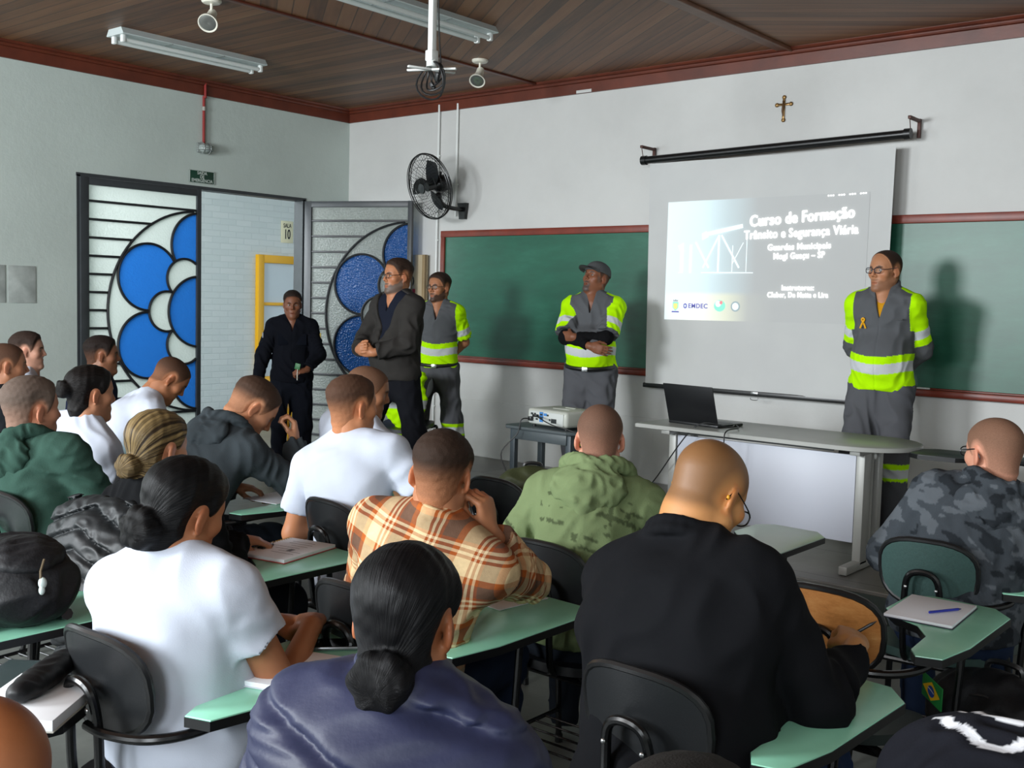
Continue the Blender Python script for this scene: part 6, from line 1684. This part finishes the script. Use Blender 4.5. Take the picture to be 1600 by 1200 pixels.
# ------------------------------------------------------------------ seated people
def sit(d):
    for a, v in (("sit", True), ("hb", 0.0065), ("hc", 0.009)): d.setdefault(a, v)
    return person(d)
TEE = dict(kind='tee', color='#bdc4d1', sleeve='short', off=0.018, wrinkle=0.004, wl=0.16, armr=(0.068, 0.062, 0.05, 0.04))
NAVYW = dict(label='person in navy quilted jacket with sleek dark hair in a low bun', at=(-1.173, 1.165, 1.119), chair=(-1.20, 1.15), yaw=-22, head=(-4, 10, 0), skin='#96603f', hair='bun', hair_col='#0b0b0d', bun=(0.0, -0.100, -0.075), bunr=0.047, hs=0.92, girth=0.95, shw=0.86, chestw=0.92, hb=0.005, hc=0.006, hh=0.004,
    top=dict(kind='puffer', color='#292d46', off=0.026, collar=0.03, collar_r=0.074, armr=(0.074, 0.072, 0.07, 0.06), quilt=0.10, slope=0.22), trousers=dict(color='#1d2433'), seed=11)
sit(NAVYW)
WHITEW = dict(label='woman in white t-shirt with a loose low black bun and elbow on her tablet', at=(-2.265, 1.480, 1.092), chair=(-2.24, 1.52), yaw=-14, head=(8, 16, 6), skin='#9c6646', hair='bun', hair_col='#0a0a0b', bun=(-0.005, -0.100, -0.050), bunr=0.050, hs=0.99, girth=1.16, shw=1.05, belly=0.02, bust=True, hb=0.005, hc=0.0065, hh=0.004,
    arms=dict(R=dict(hand=(0.13, 0.33, 0.76), pole=(0.45, -0.65, -0.9), F=(-0.6, 0.8, -0.02), N=(0, 0, -1), curl=0.5), L=REST_L), top=dict(TEE, off=0.022, armr=(0.070, 0.066, 0.06, 0.05), sleeve_len=0.135, wrinkle=0.005), trousers=dict(color='#1c2230'), al=1.0, seed=12)
sit(WHITEW)
PLAID = dict(label='person in orange and cream plaid shirt resting the cheek on a fist', at=(-2.027, 2.139, 1.138), chair=(-2.15, 2.12), yaw=-16, head=(-14, 10, 4), skin='#a9714f', hair='fade', hair_col='#15120f', fade=(0.30, 0.95), fz=(-0.035, 0.06), hs=0.98, hb=0.0048, hc=0.0065, hh=0.004, shw=1.08, girth=1.08,
    arms=dict(R=dict(rel=1, hand=(0.115, 0.075, -0.150), pole=(0.35, 0.55, -1), F=(-0.10, -0.12, 1), N=(-0.95, 0.1, 0), curl=0.9, thumb=0.75), L=REST_L),
    top=dict(kind='shirt', mat=M_PLAID, uv=True, off=0.020, collar=0.030, collar_r=0.070, armr=(0.070, 0.064, 0.062, 0.052), wrinkle=0.005, wl=0.15, cuff=-0.045, name='plaid_shirt'), trousers=dict(color='#1b2538'), seed=13)
sit(PLAID)
BLACK = dict(label='large person in black shirt with shaved head and glasses writing', at=(-1.288, 2.301, 1.171), chair=(-1.20, 2.10), yaw=0, head=(6, 30, 4), skin='#b8814e', hair='bald', hair_col='#2a211b', stubble=0.62, fat=0.010, hs=1.04, neckr=1.30, girth=1.42, belly=0.05, shw=1.14, shrug=-0.022, chestw=1.22, hb=0.0048, hc=0.0065, maxlean=34,
    arms=dict(R=dict(hand=(0.205, 0.50, 0.80), pole=(0.40, -0.05, -0.9), F=(-0.45, 0.85, 0.12), N=(-0.45, 0.1, -0.9), curl=0.75, thumb=0.8), L=REST_L), al=1.06, glasses=dict(col='#15100e', drop=0.012, fwd=0.012, tips=True, r=0.0021, w=0.025, h=0.019),
    top=dict(kind='shirt', color='#0f1013', off=0.026, collar=0.026, collar_r=0.090, armr=(0.078, 0.072, 0.066, 0.046), wrinkle=0.008, wl=0.17, cuff=-0.055), trousers=dict(color='#22304a', r=(0.11, 0.085, 0.08, 0.075)), seed=14)
sit(BLACK)
GREENH = dict(label='person in light green hoodie with dark print and cropped hair', at=(-2.160, 3.087, 1.146), chair=(-2.10, 2.90), yaw=-22, head=(-12, 4, 0), skin='#c08a72', hair='buzz', hair_col='#33291f', fade=(0.55, 0.8), hs=1.0, shw=1.03, hb=0.0055, hc=0.0075,
    top=dict(kind='hoodie', color='#6d7c57', hood=1.06, off=0.026, fn=fn_print, armr=(0.074, 0.068, 0.064, 0.055), wrinkle=0.006), trousers=dict(color='#20262e'), seed=15)
sit(GREENH)
CAMO = dict(label='person in grey camouflage hoodie and glasses at the right', at=(-1.090, 3.976, 1.133), chair=(-1.22, 3.88), yaw=-14, head=(-40, 4, 0), skin='#c48d74', hair='buzz', hair_col='#4a3a2b', fade=(0.5, 0.75), hs=1.02, shw=1.12, girth=1.2, hb=0.0055, hc=0.007, glasses=dict(col='#15161a', r=0.0022),
    top=dict(kind='hoodie', hood=1.0, hoodfn=fn_camo, color='#3b4045', off=0.026, fn=fn_camo, armr=(0.08, 0.074, 0.068, 0.055), wrinkle=0.006), trousers=dict(color='#1f2b42'), seed=16)
sit(CAMO)
WHITEM = dict(label='man in white t-shirt with a cropped fade sitting before the plaid shirt', at=(-3.226, 2.882, 1.187), chair=(-3.10, 2.86), yaw=-18, head=(26, 2, 0), skin='#b67a55', hair='fade', hair_col='#1f1a17', fade=(0.32, 0.88), fz=(-0.03, 0.065), hs=0.98, shw=1.12, girth=1.1, hb=0.0055, hc=0.0075,
    arms=dict(L=dict(hand=(-0.17, 0.22, 0.72), pole=(-0.8, -0.6, -0.4), F=(0.5, 0.8, 0), N=(0, 0, -1), curl=0.4), R=REST_R), top=dict(TEE, off=0.018), trousers=dict(color='#1f2633'), seed=17)
sit(WHITEM)
WHITEM2 = dict(label='person in white t-shirt half hidden behind the man with the cropped fade', at=(-3.741, 3.432, 1.183), chair=(-3.86, 3.42), yaw=2, head=(34, 14, 0), skin='#9d6b4c', hair='buzz', hair_col='#3a3029', fade=(0.45, 0.7), hb=0.006, top=dict(TEE), trousers=dict(color='#1f2633'), seed=18)
sit(WHITEM2)
GREYH = dict(label='young man in dark grey hoodie bending over papers with a raised hand', at=(-4.033, 2.985, 1.107), chair=(-4.06, 2.66), yaw=-4, head=(26, 42, 0), skin='#b57f5e', hair='fade', hair_col='#1d1713', fade=(0.28, 0.92), fz=(-0.01, 0.06), hs=1.08, hb=0.0052, hc=0.0075, maxlean=34,
    arms=dict(R=dict(rel=1, hand=(0.105, 0.17, -0.150), pole=(0.6, 0.25, -1), F=(-0.08, 0.08, 1), N=(-0.6, -0.7, 0.1), curl=0.75, thumb=0.8), L=REST_L), top=dict(kind='hoodie', color='#3c4347', hood=1.02, off=0.026, armr=(0.072, 0.066, 0.062, 0.052), wrinkle=0.006), trousers=dict(color='#20262e'), seed=19)
sit(GREYH)
BLOND = dict(label='woman with streaked blond hair in a knot wearing black', at=(-3.175, 1.977, 1.101), chair=(-3.13, 2.08), yaw=-12, head=(4, 6, 0), skin='#b07c5e', hair='bun', hair_col='#2e2419', streak='#9a8460', bun=(-0.005, -0.112, -0.05), bunr=0.040, hs=0.98, hb=0.0055, hc=0.008, hh=0.0042, arms=dict(R=dict(hand=(0.04, 0.26, 0.76), pole=(0.6, -0.6, -0.8), F=(-0.8, 0.5, 0), N=(0, 0, -1), curl=0.5), L=REST_L),
    top=dict(kind='sweat', color='#0d0e10', off=0.026, armr=(0.072, 0.068, 0.064, 0.055)), trousers=dict(color='#181c24'), seed=20)
sit(BLOND)
BUNW = dict(label='woman with a high dark bun in white t-shirt over pale grey sleeves', at=(-4.598, 2.519, 1.152), chair=(-4.85, 2.45), yaw=-4, head=(10, 4, 0), skin='#b07b5c', hair='bun', hair_col='#120f0e', bun=(0.0, -0.125, 0.025), bunr=0.040, hs=0.98, girth=1.05, hb=0.006, hc=0.008,
    arms=dict(R=dict(hand=(0.20, 0.42, 0.75), pole=(0.5, -0.6, -0.6), F=(-0.2, 1, -0.1), N=(0, 0, -1), curl=0.4), L=REST_L), top=dict(TEE, sleeve='long', armr=(0.066, 0.052, 0.048, 0.040), fn=fn_undersleeve('#aab4bd')), trousers=dict(color='#1b202b'), seed=21)
sit(BUNW)
GREENM = dict(label='grey haired man in dark green hoodie at the left', at=(-4.192, 2.047, 1.140), chair=(-4.10, 2.06), yaw=-18, head=(16, 2, 0), skin='#b67e62', hair='crop', hair_col='#3b3530', grey=0.32, fade=(0.6, 0.9), hs=1.02, shw=1.16, girth=1.25, hb=0.006, hc=0.008,
    top=dict(kind='hoodie', color='#33503f' if False else '#324b42', hood=1.08, off=0.028, armr=(0.082, 0.076, 0.07, 0.058), wrinkle=0.007), trousers=dict(color='#232a30'), seed=22)
sit(GREENM)
DARKL = dict(label='cropped haired man in black at the left edge below the grey notices', at=(-5.604, 2.602, 1.219), chair=(-5.66, 2.48), yaw=10, head=(6, 2, 0), skin='#99674a', hair='buzz', hair_col='#2a211c', fade=(0.5, 0.8), hb=0.0065, top=dict(kind='sweat', color='#17191c', off=0.024), trousers=dict(color='#1a1d22'), seed=23)
sit(DARKL)
WHITEL = dict(label='dark haired man in white t-shirt sitting at the left wall', at=(-6.903, 3.348, 1.220), lean=8, yaw=20, head=(14, 0, 0), skin='#b98a74', hair='crop', hair_col='#14110f', fade=(0.6, 0.95), hb=0.0065, top=dict(TEE), trousers=dict(color='#1a1d22'), seed=24)
sit(WHITEL)
NAVYL = dict(label='dark haired man in dark navy shirt in front of the blue glass door', at=(-6.436, 3.605, 1.209), lean=8, yaw=20, head=(8, 2, 0), skin='#83573f', hair='crop', hair_col='#100d0c', fade=(0.7, 0.97), hb=0.0065, top=dict(kind='sweat', color='#1a2033', off=0.024), trousers=dict(color='#1a1d22'), seed=25)
sit(NAVYL)
LEANW = dict(label='man in white t-shirt leaning forward before the blue glass door', at=(-5.215, 3.314, 1.185), lean=32, yaw=16, head=(6, 42, 0), skin='#9a6647', hair='buzz', hair_col='#191410', fade=(0.5, 0.85), hb=0.0062, top=dict(TEE), maxlean=38,
    arms=dict(R=dict(hand=(0.22, 0.50, 0.745), pole=(0.8, -0.3, -0.6), F=(-0.2, 1, 0), N=(0, 0, -1), curl=0.4), L=REST_L), trousers=dict(color='#1a1d22'), seed=26)
sit(LEANW)
BALD = dict(label='bald head and jeans of the person in the bottom left corner', at=(-1.283, 0.554, 0.879), yaw=-95, head=(0, 14, 0), lean=27, skin='#a0623c', hair='bald', hair_col='#3b2a20', stubble=0.15, hs=1.0, hb=0.0045, hc=0.009, top=dict(kind='sweat', color='#23262b', off=0.024), trousers=dict(color='#232c3d'), seed=27, lower=True)
sit(BALD)
FUZZY = dict(label='dark frizzy crown of the head at the bottom edge of the photo', at=(-0.432, 0.763, 1.110), yaw=-20, head=(0, 8, 0), lean=10, skin='#8c5c42', hair='crop', hair_col='#1a1715', fade=(0.9, 1.0), hs=0.98, hb=0.006, hh=0.004, top=dict(kind='sweat', color='#1b1c20', off=0.024), seed=28, lower=False)
sit(FUZZY)
# ------------------------------------------------------------------ bags, jackets, books and pens
M_BAGBLK = attr_mat('black_bag_nylon', 0.6, 0.15, 14, 0.4, 90, 0.004, spec=0.3); 
def soft(name, label, cat, loc, rz, prims, color, h=0.008, m=None, wr=0.006, wl=0.10, seed=0, group=None, quilt=0, fn=None, part='shell', clip=None):
    r = empty(name, label, cat, loc, rz, group)
    def f(P):
        d = union(prims, P) - wr * folds(P, wl, seed)
        if quilt: d = d - 0.018 * (1 - np.exp(-(np.sin((P[:, 2] + 0.35 * np.abs(P[:, 0] + 0.02)) * PI / quilt) / 0.3) ** 2))
        if clip is not None: d = np.maximum(d, clip(P))
        return d
    lo, hi = tight(prims, 0.035)
    sdf_object(part, f, lo, hi, h, m or M_BAGBLK, r, fn or color); return r
def backpack(label, loc, rz, color, seed, tilt=0, s=1.0, group=None):
    T = RX_(rad(tilt)); q = lambda *a: T @ (V3(*a) * s)
    pr = [Ell(q(0, 0, 0.20), V3(0.165, 0.105, 0.235) * s, T, k=0.05), Ell(q(0, 0, 0.10), V3(0.165, 0.11, 0.11) * s, T, k=0.06), Cone(q(-0.09, 0, 0.34), q(0.09, 0, 0.34), 0.075 * s, 0.075 * s, k=0.06)]
    r = soft('backpack', label, 'backpack', loc, rz, pr, color, 0.008, None, 0.006, 0.12, seed, group, part='bag_body')
    fp = [Ell(q(0, -0.10, 0.14), V3(0.13, 0.05, 0.13) * s, T, k=0.03)]
    sdf_object('front_pocket', lambda P: union(fp, P) - 0.004 * folds(P, 0.08, seed + 2), *tight(fp, 0.03), 0.008, M_BAGBLK, r, color)
    b = MB(); b.tube([q(*p) for p in catmull([(-0.04, 0.02, 0.41), (-0.035, 0.02, 0.45), (0.035, 0.02, 0.45), (0.04, 0.02, 0.41)], 5)], 0.009, 6); b.build('handle', M_BLACKPL, r)
    for x in (-0.08, 0.08):
        b = MB(); b.tube([q(*p) for p in catmull([(x, 0.06, 0.40), (x * 1.1, 0.13, 0.33), (x * 1.3, 0.135, 0.18), (x * 1.5, 0.08, 0.04)], 6)], 0.017, 8); b.build('strap', M_BLACKPL, r)
    b = MB(); b.tube([q(*p) for p in catmull([(-0.155, -0.05, 0.12), (-0.13, -0.06, 0.30), (0, -0.065, 0.395), (0.13, -0.06, 0.30), (0.155, -0.05, 0.12)], 8)], 0.004, 5); b.build('zip', mat('dark_zip', '#2a2c2e', 0.4, 0.4), r)
    return r
# olive backpack on the chair between the plaid shirt and the light green hoodie
backpack('olive green backpack set on a chair between plaid shirt and light green hoodie', (-3.02, 3.79, 0.465), rad(30), '#3b4028', 3, 0, 0.95)
bp = backpack('black backpack with a little charm lying on the mint tablet at the left', (-2.80, 1.36, 0.79), rad(75), '#17181b', 5, -80, 0.85)
def local_of(o, q): return RZ(-o.rotation_euler[2]) @ (V3(*q) - V3(*o.location))
c = V3(-2.745, 1.365, 0.85)
b = MB(); b.tube([local_of(bp, c + V3(*q)) for q in ((-0.03, 0.02, 0.055), (-0.01, 0.0, 0.03), (0.0, -0.005, 0.012))], 0.0035, 6); b.build('charm_strap', mat('charm_cord', '#5a4d38', 0.6), bp)
b = MB(); b.ell(local_of(bp, c), (0.011, 0.011, 0.016)); b.ell(local_of(bp, c + V3(0.004, -0.004, -0.018)), (0.008, 0.008, 0.013)); b.build('charm', mat('pale_charm', '#b9c6c2', 0.4), bp)
pk = backpack('black backpack with a Brazil flag patch under the dark green chair', (-0.86, 3.34, 0.0), rad(-12), '#131417', 8, 0, 1.3)
fb = MB(); fb.box((0, 0, 0), (0.105, 0.004, 0.075), 0.001); pt = fb.build('flag_patch', mat('flag_green', '#177a35', 0.6), pk); pt.location = local_of(pk, (-1.005, 3.185, 0.515)); pt.rotation_euler = (0.1, rad(10), rad(-28))
b = MB(); b.add([(-0.046, -0.0032, 0), (0, -0.0032, -0.031), (0.046, -0.0032, 0), (0, -0.0032, 0.031)], [(0, 1, 2, 3)]); b.build('flag_rhombus', mat('flag_yellow', '#e2b712', 0.6), pt, smooth=False)
b = MB(); b.add([(0.018 * math.cos(a), -0.0042, 0.018 * math.sin(a)) for a in np.linspace(0, 2 * PI, 25)[:-1]], [tuple(range(24))]); b.build('flag_disc', mat('flag_blue', '#1b3f94', 0.6), pt, smooth=False)
b = MB(); pts = [(x, -0.005, 0.005 - 0.2 * x - 6 * x * x) for x in np.linspace(-0.016, 0.016, 7)]; b.add([(x, y, z - 0.0015) for x, y, z in pts] + [(x, y, z + 0.0015) for x, y, z in pts], [(i, i + 1, i + 8, i + 7) for i in range(6)]); b.build('flag_band', mat('flag_white', '#d9dee0', 0.6), pt, smooth=False)
backpack('black backpack on the floor between the navy jacket and the black shirt', (-1.72, 1.95, 0.0), rad(20), '#111214', 9, 0, 1.0)

# black puffer jacket over the chair of the blond woman
soft('puffer_jacket', 'black puffer jacket hanging over the back of a chair at the left', 'jacket', (-3.22, 1.83, 0.0), rad(5),
     [Cone((-0.20, 0.02, 0.86), (0.18, 0.03, 0.86), 0.062, 0.062, k=0.06), Ell((-0.02, -0.045, 0.70), (0.245, 0.085, 0.20), k=0.05), Ell((-0.02, -0.03, 0.50), (0.22, 0.07, 0.20), k=0.06), Cone((-0.20, 0.0, 0.83), (-0.27, 0.05, 0.70), 0.055, 0.03, k=0.03), Cone((0.20, -0.02, 0.80), (0.24, -0.03, 0.55), 0.065, 0.055, k=0.03), Cone((-0.12, 0.0, 0.90), (0.10, 0.0, 0.91), 0.035, 0.035, k=0.02)],
     '#1b1e20', 0.0065, M_NYLON, 0.0035, 0.05, 4, quilt=0.062)
# navy jacket over the chair behind the woman with the high bun
soft('navy_jacket', 'navy jacket draped over the chair behind the woman with the high bun', 'jacket', (-4.62, 2.22, 0.0), rad(-10),
     [Cone((-0.18, 0.0, 0.83), (0.20, 0.0, 0.80), 0.055, 0.055, k=0.05), Ell((0.02, -0.05, 0.66), (0.23, 0.08, 0.20), k=0.05), Cone((0.18, -0.03, 0.78), (0.24, 0.05, 0.52), 0.06, 0.05, k=0.03)], '#1c2440', 0.010, M_NYLON, 0.008, 0.09, 6)
# black hooded jacket with white stripes over the chair at the bottom right
def hood_fn(v):
    o = np.tile(np.array(rgb('#1b1c22')), (len(v), 1)); s = np.abs(np.mod((v[:, 0] * 0.8 + v[:, 1] * 0.7) + 0.02, 0.075) - 0.0375)
    return put_c(o, (v[:, 2] > 0.90) & (v[:, 0] > -0.19) & (v[:, 0] < -0.02) & (np.abs(v[:, 1] + 0.015 - 0.04 * np.sin(v[:, 0] * 22) - np.where(v[:, 1] > 0, 0.055, -0.02)) < 0.011), np.array(rgb('#dfe1e6')))
soft('hooded_jacket', 'black hooded jacket with white stripes over the chair at the bottom right', 'jacket', (-0.44, 2.03, -0.05), rad(4),
     [Ell((-0.06, 0.0, 0.84), (0.20, 0.13, 0.11), k=0.05), Ell((-0.04, -0.03, 0.66), (0.26, 0.13, 0.24), k=0.06), Cone((0.13, 0.0, 0.85), (0.27, -0.06, 0.55), 0.08, 0.065, k=0.03), Cone((-0.20, 0.0, 0.80), (-0.26, 0.0, 0.55), 0.08, 0.06, k=0.04), Cone((0.02, 0.03, 0.90), (0.16, -0.02, 0.86), 0.06, 0.05, k=0.012)], '#1b1c22', 0.0065, M_KNIT, 0.007, 0.10, 7, fn=hood_fn)
# high visibility vest left on a chair on the platform
def hv_fn(v):
    o = np.tile(C_YEL, (len(v), 1)); return put_c(o, (np.abs(v[:, 2] - 0.62) < 0.035), C_SIL)
chair('arm chair on the platform behind the man in the dark grey jacket', -6.20, 6.14, 150, STAGE)
soft('high_visibility_vest', 'yellow high visibility vest on the chair behind the dark grey jacket', 'vest', (-6.12, 5.98, STAGE), rad(-150),
     [Cone((-0.16, -0.02, 0.84), (0.16, -0.02, 0.84), 0.045, 0.045, k=0.05), Ell((0, -0.06, 0.66), (0.20, 0.05, 0.21), k=0.05), Cone((0.05, -0.07, 0.6), (-0.02, -0.08, 0.25), 0.06, 0.05, k=0.04)], '#b6f200', 0.010, M_CLOTH, 0.006, 0.10, 8, fn=hv_fn)

TZ = 0.702
def book(name, label, cat, c, w, d, t, rz, cover, z=TZ, spiral=None, page='#eef1f8', pen=None, tilt=0.0, group=None):
    r = empty(name, label, cat, (c[0], c[1], z), rad(rz), group); r.rotation_euler[0] = tilt
    b = MB(); b.box((0, 0, 0.002), (w + 0.006, d + 0.006, 0.003), 0.001); b.build('cover', mat('cover_' + cover.lstrip('#'), cover, 0.45), r)
    b = MB(); b.box((0, 0, 0.003 + t / 2), (w, d, t), 0.0015); b.build('pages', mat('page_' + page.lstrip('#'), page, 0.75), r)
    if spiral:
        b = MB(); n = 22
        for i in range(n):
            y = -d / 2 + 0.01 + (d - 0.02) * i / (n - 1); b.tube([(-w / 2 + 0.004 + 0.0075 * math.cos(a), y, 0.004 + t / 2 + 0.0085 * math.sin(a)) for a in np.linspace(0, 2 * PI, 11)[:-1]], 0.0012, 4, closed=True)
        b.build('spiral_binding', mat('spiral_' + spiral.lstrip('#'), spiral, 0.35, 0.7), r)
    return r
r = book('spiral_notebook', 'open spiral notebook with red cover on the tablet beside the blond woman', 'notebook', (-3.065, 2.435), 0.21, 0.29, 0.012, 12, '#b23a3a', spiral='#b08a3c')
b = MB(); random.seed(3)
for i in range(7): b.box((0.01 + random.uniform(-0.03, 0.03), 0.10 - 0.028 * i, 0.0153), (0.10 + random.uniform(-0.03, 0.03), 0.002, 0.0004))
b.box((0.03, -0.02, 0.0154), (0.02, 0.03, 0.0006), 0.0); b.build('handwriting', mat('grey_pencil', '#7b818a', 0.7), r)
r = empty('binder_clip', 'dark clip lying at the edge of the red covered spiral notebook', 'clip', (-3.135, 2.39, TZ + 0.018), rad(20)); b = MB(); b.box((0, 0, 0), (0.028, 0.07, 0.008), 0.003); b.build('clip_body', M_BLACKPL, r); b = MB(); b.tube([(0, 0.03, 0.004), (0.0, 0.05, 0.008), (0.01, 0.05, 0.008), (0.01, 0.03, 0.004)], 0.0012, 5); b.build('clip_wire', M_CHROME, r)
r = book('notebook', 'white notebook with a dark edge on the tablet of the orange chair', 'notebook', (-1.075, 3.35), 0.20, 0.285, 0.009, 3, '#1d2233')
held_pen('blue capped ballpoint pen lying on the white notebook of the orange chair', (-1.06, 3.29, TZ + 0.018), (-1.00, 3.40, TZ + 0.018), '#1f2fa0', '#1a2060')
book('notebook', 'white notebook under the elbow of the woman with the loose low bun', 'notebook', (-2.02, 1.66), 0.19, 0.25, 0.012, 20, '#c9ccd6')
r = empty('smartphone', 'black smartphone lying between the white t-shirt and the navy jacket', 'phone', (-2.13, 1.86, TZ), rad(-42)); b = MB(); b.box((0, 0, 0.006), (0.075, 0.155, 0.010), 0.004); b.build('phone_body', mat('phone_rim', '#8d9094', 0.3, 0.7), r); b = MB(); b.box((0, 0.004, 0.0112), (0.068, 0.14, 0.001)); b.build('phone_screen', mat('phone_glass', '#0b0c0e', 0.08), r)
# the tablet with pencil case at the bottom left
book('notebook', 'thick white notebook under the black pencil case at the bottom left', 'notebook', (-2.285, 1.12), 0.20, 0.27, 0.024, 38, '#a9a79e', page='#e9ebee')
soft('pencil_case', 'long black pencil case on the thick white notebook', 'pencil case', (-2.335, 1.165, TZ + 0.050), rad(128), [Cone((-0.11, 0, 0), (0.11, 0, 0), 0.030, 0.030, k=0.01, squash=(V3(0, 0, 1), 1.25)), Ell((0, 0, 0.0), (0.13, 0.036, 0.024), k=0.02)], '#121315', 0.005, M_NYLON, 0.003, 0.06, 2, part='case_body')
r = empty('tablet_computer', 'grey tablet computer beside the black pencil case at the bottom left', 'tablet', (-2.47, 1.17, TZ), rad(38)); b = MB(); b.box((0, 0, 0.006), (0.17, 0.24, 0.009), 0.003); b.build('case', mat('tablet_case_grey', '#3c4245', 0.4), r); b = MB(); b.box((0, 0, 0.0112), (0.155, 0.22, 0.001)); b.build('display', mat('tablet_glass', '#3f4c4c', 0.1), r)
# papers
r = empty('paper_sheet', 'white sheets under the elbow of the grey hoodie', 'paper', (-3.93, 3.09, TZ), rad(8)); b = MB(); b.box((0, 0, 0.003), (0.21, 0.297, 0.004), 0.0008); b.build('sheet', M_PAPER, r)
r = empty('paper_sheet', 'white page standing up between the grey hoodie and the cropped fade', 'paper', (-4.10, 3.62, 0.70), rad(30)); b = MB(); b.box((0, 0, 0.10), (0.22, 0.003, 0.20), 0.0008, rot=(rad(-25), 0, 0)); b.build('sheet', mat('bluish_paper', '#c9d6dd', 0.7), r)
r = empty('paper_sheet', 'white paper on the tablet in front of the plaid shirt', 'paper', (-2.10, 2.53, TZ), rad(-6)); b = MB(); b.box((0, 0, 0.002), (0.15, 0.21, 0.003), 0.0006); b.build('sheet', M_PAPER, r)
# pens in hands
a = BLACK['k']['arm'][1]; W_ = V3(*world_of(BLACK, a['W'] + a['F'] * 0.085 + a['N'] * 0.03)); held_pen('black pen held by the person in the wide black shirt', W_ - V3(0.05, 0.0, 0.03), W_ + V3(0.055, 0.05, 0.055), '#1a1b1d', '#1a1b1d')
a = GREYH['k']['arm'][1]; W_ = V3(*world_of(GREYH, a['W'] + a['F'] * 0.085 + a['N'] * 0.03)); held_pen('yellow pencil held upright by the young man in the grey hoodie', W_ - V3(0.0, 0, 0.10), W_ + V3(0.0, 0.0, 0.085), '#d8a820', '#d9b060')
